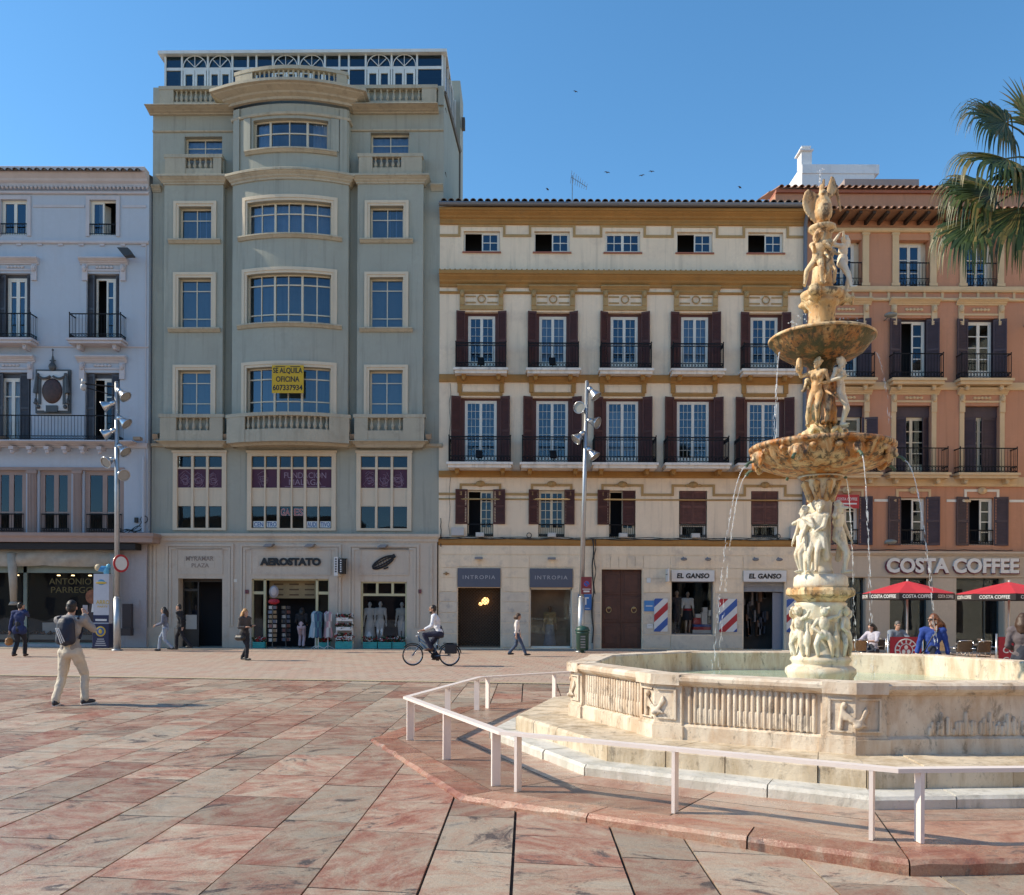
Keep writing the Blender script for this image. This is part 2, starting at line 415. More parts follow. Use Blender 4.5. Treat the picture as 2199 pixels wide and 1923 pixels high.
# one sheet under everything, out to the horizon
mb = MB()
xs = [-900, -60] + [-24 + 1.5 * i for i in range(32)] + [60, 900]; ys = [-900, -30] + [-6 + 1.5 * i for i in range(20)] + [34, 60, 900]
gv = [(x, y, dip(x, y) - .022) for y in ys for x in xs]; nx_ = len(xs)
mb.add(gv, [(j * nx_ + i, j * nx_ + i + 1, (j + 1) * nx_ + i + 1, (j + 1) * nx_ + i) for j in range(len(ys) - 1) for i in range(nx_ - 1)])
far = [(0 if (-3 < (gv[f[0]][1] + gv[f[2]][1]) / 2 < 34 and abs((gv[f[0]][0] + gv[f[2]][0]) / 2) < 25) else 1) for f in mb.f]
mb.m = far; GROUND = mb
# small setts between the drain and the houses
m, nt, b = nodes("small_pink_setts"); p = pos(nt)
bk = N(nt, "ShaderNodeTexBrick"); bk.inputs["Scale"].default_value = 1.0; bk.inputs["Brick Width"].default_value = .3; bk.inputs["Row Height"].default_value = .45
bk.inputs["Mortar Size"].default_value = .008; bk.inputs["Bias"].default_value = 0
bk.inputs["Color1"].default_value = (.42, .265, .205, 1); bk.inputs["Color2"].default_value = (.43, .355, .285, 1); bk.inputs["Mortar"].default_value = (.13, .11, .095, 1)
mp = N(nt, "ShaderNodeMapping"); mp.inputs["Rotation"].default_value = (0, 0, radians(7)); L(nt, p, mp.inputs[0]); L(nt, mp.outputs[0], bk.inputs[0])
c = mix(nt, ramp(nt, noise(nt, p, .7, 7, .65), [(.42, 0.), (.68, .6)]), bk.outputs[0], (.44, .35, .27))
c = mix(nt, ramp(nt, noise(nt, p, 9, 8, .7), [(.5, 0.), (.7, .6)]), c, (.2, .14, .12))
L(nt, c, b.inputs["Base Color"]); b.inputs["Roughness"].default_value = .7; bump(nt, b, noise(nt, p, 25, 6), .5, .01); MSETT = m
tag(GROUND.build("ground", [MJOINT, MSETT]), kind="structure")
mb = MB(); sx = [-60, -30, -20, -12, -6, 0, 6, 12, 20, 40]
for a, c_ in zip(sx, sx[1:]): mb.quad((a, strip_y(a) + .42, 0), (c_, strip_y(c_) + .42, 0), (c_, 34.3, 0), (a, 34.3, 0))
tag(mb.build("sett_paving", MSETT), kind="structure")
m, nt, b = nodes("grey_tan_pavement"); p = pos(nt)
bk = N(nt, "ShaderNodeTexBrick"); bk.inputs["Scale"].default_value = 1.0; bk.inputs["Brick Width"].default_value = .6; bk.inputs["Row Height"].default_value = .4; bk.inputs["Mortar Size"].default_value = .008
bk.inputs["Color1"].default_value = (.34, .29, .23, 1); bk.inputs["Color2"].default_value = (.40, .34, .28, 1); bk.inputs["Mortar"].default_value = (.15, .13, .11, 1); L(nt, p, bk.inputs[0])
L(nt, mix(nt, ramp(nt, noise(nt, p, 3, 7, .7), [(.45, 0.), (.7, .5)]), bk.outputs[0], (.2, .17, .15)), b.inputs["Base Color"]); b.inputs["Roughness"].default_value = .75; MWALK = m
mb = MB(); mb.box(-60, 40, 34.3, 38, -.05, .014)
tag(mb.build("pavement", MWALK), kind="structure")
# drain line
mb = MB()
for a, c_ in zip(sx, sx[1:]):
    mb.quad((a, strip_y(a) + .17, .004), (c_, strip_y(c_) + .17, .004), (c_, strip_y(c_) + .42, .004), (a, strip_y(a) + .42, .004), 0)
    mb.quad((a, strip_y(a) + .02, -.004), (c_, strip_y(c_) + .02, -.004), (c_, strip_y(c_) + .17, -.004), (a, strip_y(a) + .17, -.004), 1)
x = -16.0
while x < 8:
    y = strip_y(x); mb.quad((x, y + .03, .002), (x + .035, y + .03, .002), (x + .035, y + .16, .002), (x, y + .16, .002), 2); x += .09
o = mb.build("drain_channel", [surf("yellowish_kerb_stone", (.44, .36, .23), .8, .2, 3, stain=(.3, .24, .16, .5)), MJOINT, flat("iron_grating", (.12, .11, .1), .6)])
tag(o, kind="structure")
# terrace round the fountain: orange kerb blocks and a pinkish floor
mb = MB(); owner = []; sid = 0
TZ = .03
def on_side(R, k, t): a, b_ = deca(R, k), deca(R, k + 1); return (a[0] + (b_[0] - a[0]) * t, a[1] + (b_[1] - a[1]) * t)
rk = random.Random(6)
for k in range(10):
    for t0, t1 in ((0.0, .34), (.34, .70), (.70, 1.0)):
        g = .0018; n = 9; n0 = len(mb.f); vs = []
        for i in range(n + 1):
            t = t0 + g + (t1 - t0 - 2 * g) * i / n; ch = rk.uniform(0, .018) + (.022 if rk.random() < .07 else 0)
            a, e = on_side(5.85 - rk.uniform(0, .014), k, t), on_side(5.82 - ch, k, t); vs += [(*a, -.2), (*a, TZ - .022 - ch * .8), (*e, TZ + rk.uniform(-.002, .002)), (*on_side(5.5, k, t), TZ)]
        mb.add(vs, [(4 * i + q, 4 * i + 4 + q, 4 * i + 5 + q, 4 * i + 1 + q) for i in range(n) for q in range(3)] + [(0, 1, 2, 3), tuple(4 * n + q for q in (3, 2, 1, 0))], 0)
        owner += [sid] * (len(mb.f) - n0); sid += 1
    for t0, t1 in ((0.0, .5), (.5, 1.0)):
        for r0, r1 in ((5.492, 4.75), (4.74, 3.9)):
            g = .002; n0 = len(mb.f)
            sh = .12 if r0 > 5 else 0
            mb.quad((*on_side(r0, k, t0 + g), TZ - .002), (*on_side(r0, k, t1 - g), TZ - .002), (*on_side(r1, k, t1 - g), TZ - .002), (*on_side(r1, k, t0 + g), TZ - .002), 1)
            owner += [sid]; sid += 1
o = mb.build("fountain_terrace", [MKERB, MTERR]); with_rnd(o, owner); tag(o, kind="structure")
mb = MB(); mb.prism_z([deca(5.8, k) for k in range(10)], -.3, TZ - .012)
tag(mb.build("terrace_bed", MJOINT), kind="structure")
# ---------------------------------------------------------------- building pieces used again and again
def frame_mesh(w, h, leaves=2, cols=2, rows=4, ft=.06, mt=.02, d=.07, rows_at=None, sill_panel=0, open_leaf=None, nx=1):
    """window frame, bottom centre at the origin, front at y=0; returns frame MB and pane MB"""
    f = MB(); g = MB(); x0 = -w / 2
    f.box(-w / 2, w / 2, 0, d, h - ft, h, 0, nx); f.box(-w / 2, w / 2, 0, d, 0, ft, 0, nx)
    f.box(-w / 2, -w / 2 + ft, .002, d - .002, ft, h - ft); f.box(w / 2 - ft, w / 2, .002, d - .002, ft, h - ft)
    lw = (w - 2 * ft) / leaves
    for l in range(leaves):
        a = -w / 2 + ft + l * lw; b = a + lw
        if open_leaf == l: continue
        s = ft * 1.05
        f.box(a, a + s, .01, d - .01, ft, h - ft); f.box(b - s, b, .01, d - .01, ft, h - ft)
        f.box(a + s, b - s, .012, d - .012, h - ft - s, h - ft); f.box(a + s, b - s, .012, d - .012, ft, ft + s + sill_panel)
        ia, ib, iz0, iz1 = a + s, b - s, ft + s + sill_panel, h - ft - s
        for c in range(1, cols):
            x = ia + (ib - ia) * c / cols; f.box(x - mt / 2, x + mt / 2, .018, d - .02, iz0, iz1)
        zz = rows_at if rows_at else [r / rows for r in range(1, rows)]
        for r in zz:
            z = iz0 + (iz1 - iz0) * r; f.box(ia, ib, .016, d - .022, z - mt / 2, z + mt / 2)
        g.quad((ia - .01, d * .55, iz0 - .01), (ib + .01, d * .55, iz0 - .01), (ib + .01, d * .55, iz1 + .01), (ia - .01, d * .55, iz1 + .01))
    return f, g
def shutter_mesh(w, h, t=.045, solid=False):
    m = MB(); e = .05
    m.box(-w / 2, -w / 2 + e, -t, 0, 0, h); m.box(w / 2 - e, w / 2, -t, 0, 0, h)
    for z in (0, h * .48, h - .09): m.box(-w / 2 + e, w / 2 - e, -t + .004, -.004, z, z + .09)
    m.box(-w / 2 + e, w / 2 - e, -t * .45, -.008, .02, h - .02)
    if not solid:
        z = .12
        while z < h - .12:
            m.add([(-w / 2 + e, -t * .5, z + .04), (w / 2 - e, -t * .5, z + .04), (w / 2 - e, -t * .9, z), (-w / 2 + e, -t * .9, z)], [(0, 1, 2, 3)]); z += .062
    return m
def railing_mesh(w, d, h, step=.13, top_scroll=.0, bot_scroll=.2, zig=False, curl=True):
    """iron balcony rail: front at y=-d, returns to y=0"""
    m = MB(); r = .0085
    path = [(-w / 2, 0), (-w / 2, -d), (w / 2, -d), (w / 2, 0)] if d > .02 else [(-w / 2, 0), (w / 2, 0)]
    segs = list(zip(path, path[1:]))
    lv = [h, .05]
    if bot_scroll: lv.append(.05 + bot_scroll)
    if top_scroll: lv.append(h - top_scroll)
    for (a, b) in segs:
        for z in lv:
            hh = .022 if z == h else .011
            L_ = hypot(b[0] - a[0], b[1] - a[1]); m.cbox(((a[0] + b[0]) / 2, (a[1] + b[1]) / 2, z), (L_ + .02, .03 if z == h else .022, hh * 2), atan2(b[1] - a[1], b[0] - a[0]))
        n = max(1, round(hypot(b[0] - a[0], b[1] - a[1]) / step))
        for i in range(n + 1):
            x, y = a[0] + (b[0] - a[0]) * i / n, a[1] + (b[1] - a[1]) * i / n
            m.cone((x, y, 0), (x, y, h), r, r, 5)
            if i == n: continue
            x2, y2 = a[0] + (b[0] - a[0]) * (i + .5) / n, a[1] + (b[1] - a[1]) * (i + .5) / n
            ux, uy = (b[0] - a[0]) / (n * step) if n else 0, (b[1] - a[1]) / (n * step) if n else 0
            for on, zc, rr in ((bot_scroll, .05 + bot_scroll / 2, bot_scroll * .44), (top_scroll, h - top_scroll / 2, top_scroll * .42)):
                if not on: continue
                if zig: m.tube([(x, y, zc - on / 2), (x2, y2, zc + on / 2), (a[0] + (b[0] - a[0]) * (i + 1) / n, a[1] + (b[1] - a[1]) * (i + 1) / n, zc - on / 2)], .011, 4)
                else: m.tube([(x2 + ux * rr * .62 * cos(t), y2 + uy * rr * .62 * cos(t), zc + rr * sin(t)) for t in [2 * pi * q / 8 for q in range(8)]], .010, 4, closed=True)
    if d > .02:
        for x in (-w / 2, w / 2):
            m.cone((x, -d, 0), (x, -d, h + .03), .02, .02, 6); m.ell((x, -d, h + .05), .032, 6)
    return m
def curtain_mesh(x0, x1, z0, z1, y, folds=7, amp=.03):
    m = MB(); n = folds * 6; vs = []
    for i in range(n + 1):
        x = x0 + (x1 - x0) * i / n; dy = amp * sin(2 * pi * folds * i / n) + .3 * amp * sin(5.1 * i)
        vs += [(x, y + dy, z0), (x, y + dy, z1)]
    return m.add(vs, [(2 * i, 2 * i + 2, 2 * i + 3, 2 * i + 1) for i in range(n)])
CORNICE = lambda d, z0, z1: [(0, z0), (d * .18, z0), (d * .22, z0 + (z1 - z0) * .18), (d * .42, z0 + (z1 - z0) * .30), (d * .48, z0 + (z1 - z0) * .42), (d * .8, z0 + (z1 - z0) * .62), (d * .85, z0 + (z1 - z0) * .70), (d, z0 + (z1 - z0) * .74), (d, z1 - .02), (d * .96, z1), (0, z1)]
BAND = lambda d, z0, z1: [(0, z0), (d * .7, z0), (d, z0 + (z1 - z0) * .3), (d, z1 - .01), (0, z1)]
def roof_tiles(mb, x0, x1, y0, z0, depth=2.5, slope=.36, pitch=.24, r=.085, m=0):
    """barrel tiles: rows running up the slope, curved ends towards the street"""
    n = int((x1 - x0) / pitch); p = (x1 - x0) / n
    mb.quad((x0, y0 + .06, z0), (x1, y0 + .06, z0), (x1, y0 + depth, z0 + depth * slope), (x0, y0 + depth, z0 + depth * slope), m)
    rj = random.Random(n)
    for i in range(n):
        x = x0 + p * (i + .5); j = rj.uniform(-.02, .02); k = 6
        for q in range(2):
            ya, yb = y0 + j + q * depth * .5 - (.02 if q else 0), y0 + depth * (.5 + .5 * q); za, zb = z0 + .012 - q * .0 + (ya - y0) * slope + q * .015, z0 + (yb - y0) * slope
            vs = []
            for (y, z, rr) in ((ya, za, r), (yb, zb, r * .8)):
                for a in range(k + 1): t = pi * a / k; vs.append((x - rr * 1.12 * cos(t), y, z + rr * sin(t)))
                for a in range(k + 1): t = pi * a / k; vs.append((x - rr * .86 * cos(t), y, z + (rr - .02) * sin(t)))
            w = 2 * (k + 1); fs = []
            for a in range(k):
                fs += [(a, a + 1, w + a + 1, w + a), (k + 1 + a, w + k + 1 + a, w + k + 2 + a, k + 2 + a), (a, k + 1 + a, k + 2 + a, a + 1)]
            mb.add(vs, fs, m)
    return mb
def shell(mb, x0, x1, z1, depth, m=0, z0=-.1, y=0):
    """sides, back and top of a house (its front is added apart)"""
    mb.quad((x0, y, z0), (x0, y, z1), (x0, depth, z1), (x0, depth, z0), m); mb.quad((x1, y, z0), (x1, depth, z0), (x1, depth, z1), (x1, y, z1), m)
    mb.quad((x0, depth, z0), (x0, depth, z1), (x1, depth, z1), (x1, depth, z0), m); mb.quad((x0, y, z1), (x1, y, z1), (x1, depth, z1), (x0, depth, z1), m)
    return mb
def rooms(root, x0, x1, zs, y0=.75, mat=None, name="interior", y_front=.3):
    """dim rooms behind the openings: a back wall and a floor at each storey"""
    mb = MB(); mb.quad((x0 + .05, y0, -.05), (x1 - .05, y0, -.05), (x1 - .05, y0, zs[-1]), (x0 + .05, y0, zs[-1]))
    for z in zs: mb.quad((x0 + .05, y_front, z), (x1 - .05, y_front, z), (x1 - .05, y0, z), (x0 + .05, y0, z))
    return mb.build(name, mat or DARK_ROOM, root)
def place(proto_list, root, loc, first):
    """hang a copy (or the first originals) of a list of parts on a house"""
    out = []
    for o in proto_list:
        c = o if first else copy_tree(o)
        c.parent = root; c.location = Vector(loc) + (o["rel"].to_tuple() and Vector(o["rel"]) if "rel" in o else Vector((0, 0, 0))); out.append(c)
    return out
def floodlight_small(root, x, z, y, m, name="wall_light"):
    mb = MB(); mb.box(x - .16, x + .16, y - .3, y - .08, z - .05, z + .03); mb.box(x - .02, x + .02, y - .1, y, z - .02, z + .02)
    mb.quad((x - .13, y - .28, z - .053), (x + .13, y - .28, z - .053), (x + .13, y - .1, z - .053), (x - .13, y - .1, z - .053), 1)
    return mb.build(name, m, root)
# ---------------------------------------------------------------- cream and ochre house in the middle
C = Front(YF, 1245, 760)
cr = thing("cream_house", "cream house with ochre cornices and brown shutters in the middle of the row", "building", (0, YF, 0))
MC_WALL = surf("cream_plaster", (.80, .66, .49), .88, .12, .6, .5, (.50, .40, .31, .5), .05, .2)
MC_OCH = surf("ochre_moulding", (.37, .20, .06), .85, .22, 1.2, .35, (.25, .16, .07, .5), .1, .2)
MC_UMB = surf("umber_line_moulding", (.40, .265, .115), .85, .15, 2, .2)
MC_STONE = surf("pale_limestone", (.84, .69, .50), .8, .14, .9, .3, (.42, .36, .30, .55), .1, .25)
MC_STONEG = surf("grey_veined_marble", (.66, .57, .45), .6, .2, 2.4, .0, (.30, .28, .27, .6), .1, .1)
MC_SHUT = surf("brown_painted_shutter", (.075, .022, .017), .65, .25, 3, .2, bmp=.05)
MC_SLAB = surf("white_balcony_stone", (.72, .68, .62), .8, .15, 2, .75)
MC_TILE = surf("weathered_roof_tile", (.23, .165, .12), .9, .45, 4, 0, (.06, .055, .05, .8), .3, .4)
cX, cZ = C.x, C.z
x0, x1 = cX(879), cX(1609); zt = cZ(424)
topx = [(926.6, 999), (1068, 1139), (1210, 1280), (1353, 1424.6), (1495.7, 1566)]
ctr = [963, 1106, 1249.6, 1391.4, 1531]
holes = []
for a, b in topx: holes.append((cX(a), cX(b), cZ(506), cZ(464), .22))
for c in ctr: holes.append((cX(c) - .74, cX(c) + .74, cZ(742), cZ(626), .3))
fx = [cX(c) for c in (962, 1105.5, 1246.5, 1388.5, 1530)]
for c in fx: holes.append((c - .88, c + .88, cZ(932), cZ(797), .3))
ex = [(936, 988.5), (1078.5, 1131), (1219.5, 1273), (1360, 1416), (1504, 1559)]
for a, b in ex: holes.append((cX(a), cX(b), cZ(1076), cZ(982), .22))
gz = cZ(1093)
mb = MB(); shell(mb, x0, x1, zt + .3, 12); mb.wall(x0, x1, gz, zt + .3, 0, holes)
mb.build("wall", MC_WALL, cr)
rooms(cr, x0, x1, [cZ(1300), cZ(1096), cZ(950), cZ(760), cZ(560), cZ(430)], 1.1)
# stone ground floor
shops = [(918, 1003.5, 1178, 1298, .5), (1062, 1146.5, 1178, 1298, .22), (1205.4, 1286.5, 1140, 1299, .3), (1345, 1429, 1163, 1270, .22), (1489, 1571, 1163, 1299, .45)]
mb = MB(); hs = [(cX(a), cX(b), cZ(d), cZ(c), e) for a, b, c, d, e in shops]
mb.wall(x0, x1, -.1, gz, -.06, hs)
mb.quad((x0, -.06, gz), (x1, -.06, gz), (x1, .02, gz), (x0, .02, gz))
mb.quad((x1, -.06, -.1), (x1, .02, -.1), (x1, .02, gz), (x1, -.06, gz)); mb.quad((x0, -.06, -.1), (x0, -.06, gz), (x0, .02, gz), (x0, .02, -.1))
mb.build("ground_floor_wall", MC_STONE, cr)
# incised block courses as thin blocks proud of the wall
mb = MB(); rows = [1113, 1138, 1158, 1186, 1206, 1228, 1248, 1270, 1297]
spans = [(881, 916), (1005, 1060), (1149, 1203), (1289, 1342), (1432, 1486), (1575, 1606)]
for a, b in zip(rows, rows[1:]):
    for s, t in spans:
        grey = a >= 1186
        mb.box(cX(s), cX(t), -.085, -.062, cZ(b) + .012, cZ(a) - .012, 1 if grey else 0)
for s, t in ((881, 960), (962, 1060), (1062, 1203)): mb.box(cX(s) + .01, cX(t) - .01, -.083, -.062, cZ(1136) + .012, cZ(1114) - .012)
for i in range(8): mb.box(cX(1206 + i * 16.5) + .012, cX(1206 + (i + 1) * 16.5) - .012, -.083, -.062, cZ(1137), cZ(1114) - .012)
for s, t in ((1342, 1486), (1488, 1606)): mb.box(cX(s) + .01, cX(t) - .01, -.083, -.062, cZ(1138) + .012, cZ(1114) - .012)
mb.box(cX(881), cX(1606), -.08, -.062, cZ(1111), cZ(1097))
mb.box(cX(1344), cX(1430), -.09, -.062, -.05, cZ(1272), 1)
mb.build("stone_course", [MC_STONE, MC_STONEG], cr)
# mouldings
P = [(x0, 0), (x1, 0)]
mb = MB(); mb.sweep(P, CORNICE(.42, cZ(446), cZ(425))); mb.sweep(P, BAND(.09, cZ(452), cZ(446) - .003))
mb.build("eaves_cornice", MC_OCH, cr)
mb = MB(); mb.sweep(P, CORNICE(.38, cZ(577), cZ(548))); mb.sweep(P, BAND(.06, cZ(590), cZ(585)))
x = x0
while x < x1: mb.box(x, x + .06, -.37, -.28, cZ(548) + .002, cZ(548) + .03); x += .21
mb.build("floor_cornice", MC_OCH, cr)
mb = MB(); mb.sweep(P, BAND(.07, cZ(767), cZ(751))); mb.sweep(P, BAND(.09, cZ(957), cZ(944))); mb.sweep(P, [(0, cZ(1095)), (.04, cZ(1095)), (.13, cZ(1089)), (.14, cZ(1081)), (0, cZ(1079.5))])
mb.build("string_course", MC_OCH, cr)
# umber line mouldings that step over the top and the lowest windows
def stepped(wins, zlow, zhigh, wd, pad, m):
    mb = MB(); px = x0; yy = (-.035, -.002)
    for a, b in wins:
        a, b = a - pad, b + pad
        mb.box(px, a - wd, yy[0], yy[1], zlow - wd, zlow); mb.box(a - wd, a, yy[0] - .003, yy[1], zlow - wd, zhigh)
        mb.box(a, b, yy[0], yy[1], zhigh - wd, zhigh); mb.box(b, b + wd, yy[0] - .003, yy[1], zlow - wd, zhigh); px = b + wd
    mb.box(px, x1, yy[0], yy[1], zlow - wd, zlow)
    return mb.build("line_moulding", m, cr)
stepped([(cX(a), cX(b)) for a, b in topx], cZ(471), cZ(451), .1, .13, MC_UMB)
stepped([(cX(a), cX(b)) for a, b in ex], cZ(988), cZ(969.5), .1, .22, MC_UMB)
mb = MB(); mb.sweep(P, [(0, cZ(1002)), (.03, cZ(1002)), (.03, cZ(999)), (0, cZ(999))])
for a, b in ex:
    xc = (cX(a) + cX(b)) / 2
    mb.ell((xc, -.04, cZ(970)), (.2, .08, .13), 10); mb.ell((xc, -.1, cZ(970)), (.08, .05, .09), 8); mb.ell((xc - .25, -.03, cZ(972)), (.1, .05, .06), 8); mb.ell((xc + .25, -.03, cZ(972)), (.1, .05, .06), 8)
mb.build_each("keystone_ornament", MC_UMB, cr, smooth=True)
# roof and gutter
mb = MB(); roof_tiles(mb, x0 + .05, x1 + .2, -.55, cZ(417), 4.5, .3, .295, .115)
mb.build("roof", MC_TILE, cr)
mb = MB(); mb.tube([(x0, -.55, cZ(421)), (x1 + .1, -.55, cZ(421))], .085, 8); mb.box(x0, x1, -.5, -.38, cZ(423.5), cZ(420))
mb.build("gutter", flat("grey_zinc", (.17, .17, .18), .5, .3), cr)
mb = MB(); mb.tube([(x1 - .02, -.14, cZ(455)), (x1 - .02, -.14, cZ(1100))], .085, 8); mb.tube([(x1 - .02, -.5, cZ(424)), (x1 - .02, -.3, cZ(440)), (x1 - .02, -.14, cZ(455))], .075, 8)
mb.build("downpipe", flat("blue_grey_pipe", (.13, .15, .19), .5), cr)
# --- top windows: sliding, one half open
w, h = cX(999) - cX(926.6), cZ(464) - cZ(506)
for i, (a, b) in enumerate(topx):
    f, g = frame_mesh(w - .02, h - .02, 2, 2, 2, .05, .03, .07, open_leaf=None if i == 2 else 0)
    wo = f.build("window", WHITE_FRAME, cr, ((cX(a) + cX(b)) / 2, .13, cZ(506) + .01)); g.build("pane", GLASS_SKY, wo)
    s = MB(); s.box(-w / 2 - .05, w / 2 + .05, -.2, -.08, -.06, -.01); s.build("sill", surf("red_tile_sill", (.33, .12, .08), .7), wo)
# --- French doors of the second floor with hood, shutters and balcony
def french(h, w, cols, rows, panel): return frame_mesh(w, h, 2, cols, rows, .055, .012, .07, sill_panel=panel)
def shutters(parent, w, h, lw, ang, y=-.19, mat=MC_SHUT):
    sm = shutter_mesh(lw, h)
    a = sm.build("shutter", mat, parent, (-w / 2 - lw / 2 * cos(ang) + .02, y, 0), ang); c = a.copy(); COL.objects.link(c); c.location = (w / 2 + lw / 2 * cos(ang) - .02, y, 0); c.rotation_euler = (0, 0, -ang)
def iron_balcony(parent_root, xc, z, w, d, h, slab_h, ts, bs, mat=MC_SLAB, brm=MC_OCH, rail=BLACK_IRON, step=.13, zig=False):
    mb = MB(); q = [(-w / 2 - .06, 0), (-w / 2 - .06, -d), (w / 2 + .06, -d), (w / 2 + .06, 0)]
    pts = [(0, 0), (.0, .0)]
    mb.prism_z([(-w / 2 - .0, -.002), (-w / 2 - .0, -d + .02), (w / 2, -d + .02), (w / 2, -.002)][::-1], -slab_h, -slab_h * .45)
    mb.prism_z([(-w / 2 - .06, -.002), (-w / 2 - .06, -d - .05), (w / 2 + .06, -d - .05), (w / 2 + .06, -.002)][::-1], -slab_h * .45 + .001, 0)
    b = mb.build("balcony", mat, parent_root, (xc, 0, z)); railing_mesh(w - .08, d - .05, h, step, ts, bs, zig).build("railing", rail, b)
    for s in (-1, 1):
        k = MB(); k.prism_y([(s * (w / 2 - .35) - .09, -slab_h - .002), (s * (w / 2 - .35) + .09, -slab_h - .002), (s * (w / 2 - .35) + .06, -slab_h - .2), (s * (w / 2 - .35) - .06, -slab_h - .2)], -d * .7, -.01)
        k.ell((s * (w / 2 - .35), -d * .6, -slab_h - .13), (.08, .1, .1), 8); k.build("bracket", brm, b)
    return b
def wobble(c, seed):
    rs = random.Random(seed)
    for q in kids(c):
        if q.name.startswith("shutter"): q.rotation_euler.z += rs.uniform(-.2, .22) * (1 if q.location.x < 0 else -1)
    if seed in (1, 3, 11): curtain_mesh(-.5, .5, .1, 2.3, .14, 6, .02).build("curtain", surf("net_curtain", (.42, .45, .48), .9, .1, 3), c)
w2, h2 = 1.48, cZ(626) - cZ(742)
first2 = None
for i, c in enumerate(ctr):
    xc, zb = cX(c), cZ(742)
    if first2 is None:
        f, g = french(h2 - .12, 1.12, 2, 5, .3)
        wo = f.build("window", WHITE_FRAME, cr, (xc, .2, zb)); g.build("pane", GLASS_SKY, wo)
        bx = MB(); bx.box(-.74, .74, .0, .06, h2 - .12, h2); bx.box(-.74, -.56, .0, .06, 0, h2 - .12); bx.box(.56, .74, 0, .06, 0, h2 - .12)
        bx.build("frame", surf("dark_red_wood", (.10, .035, .03), .6), wo)
        shutters(wo, 1.42, h2 + .02, .36, radians(16), -.24)
        hd = MB(); zt2 = h2 + .06
        hd.sweep([(-1.0, -.22), (1.0, -.22)], CORNICE(.2, zt2 + .82, zt2 + 1.0)); hd.box(-.9, .9, -.27, -.202, zt2 + .02, zt2 + .2)
        for s in (-1, 1): hd.box(s * .8 - .1, s * .8 + .1, -.3, -.202, zt2 + .2, zt2 + .82); hd.ell((s * .8, -.32, zt2 + .66), (.09, .1, .14), 8)
        hd.box(-.7, .7, -.24, -.202, zt2 + .7, zt2 + .82); hd.tube([(.15 * cos(t), -.26, zt2 + .46 + .15 * sin(t)) for t in [2 * pi * q / 16 for q in range(16)]], .028, 6, closed=True)
        hd.box(-.66, -.24, -.235, -.202, zt2 + .55, zt2 + .6); hd.box(.24, .66, -.235, -.202, zt2 + .55, zt2 + .6); hd.box(-.66, -.24, -.235, -.202, zt2 + .3, zt2 + .35); hd.box(.24, .66, -.235, -.202, zt2 + .3, zt2 + .35)
        hd.build("hood", MC_UMB, wo); first2 = wo
        bal = iron_balcony(cr, xc, cZ(745.5), 2.12, .62, 1.02, .22, .12, .17); firstb2 = bal
    else:
        wobble(copy_tree(first2, cr, (xc, .2, zb)), i); copy_tree(firstb2, cr, (xc, 0, cZ(745.5)))
# --- French doors of the first floor
h1 = cZ(797) - cZ(932); first1 = None
for i, xc in enumerate(fx):
    zb = cZ(932)
    if first1 is None:
        f, g = french(h1 - .1, 1.32, 3, 7, .25)
        wo = f.build("window", WHITE_FRAME, cr, (xc, .2, zb)); g.build("pane", GLASS_SKY, wo)
        bx = MB(); bx.box(-.88, .88, 0, .06, h1 - .1, h1); bx.box(-.88, -.66, .0, .06, 0, h1 - .1); bx.box(.66, .88, 0, .06, 0, h1 - .1)
        bx.build("frame", MATS["dark_red_wood"], wo)
        shutters(wo, 1.7, h1 + .04, .4, radians(18), -.25)
        hd = MB(); zt2 = h1 + .05
        hd.sweep([(-.98, -.2), (.98, -.2)], CORNICE(.22, zt2 + .5, zt2 + .78)); hd.box(-.9, .9, -.25, -.202, zt2 + .02, zt2 + .15)
        for s in (-1, 1): hd.box(s * .87 - .09, s * .87 + .09, -.28, -.202, zt2 + .15, zt2 + .5)
        hd.build("hood", MC_OCH, wo)
        hp = MB(); hp.box(-.75, .75, -.235, -.202, zt2 + .18, zt2 + .4); hp.build("hood_panel", MC_WALL, wo); first1 = wo
        firstb1 = iron_balcony(cr, xc, cZ(933.5), 2.56, .92, 1.03, .22, .12, .2)
    else:
        wobble(copy_tree(first1, cr, (xc, .2, zb)), i + 9); copy_tree(firstb1, cr, (xc, 0, cZ(933.5)))
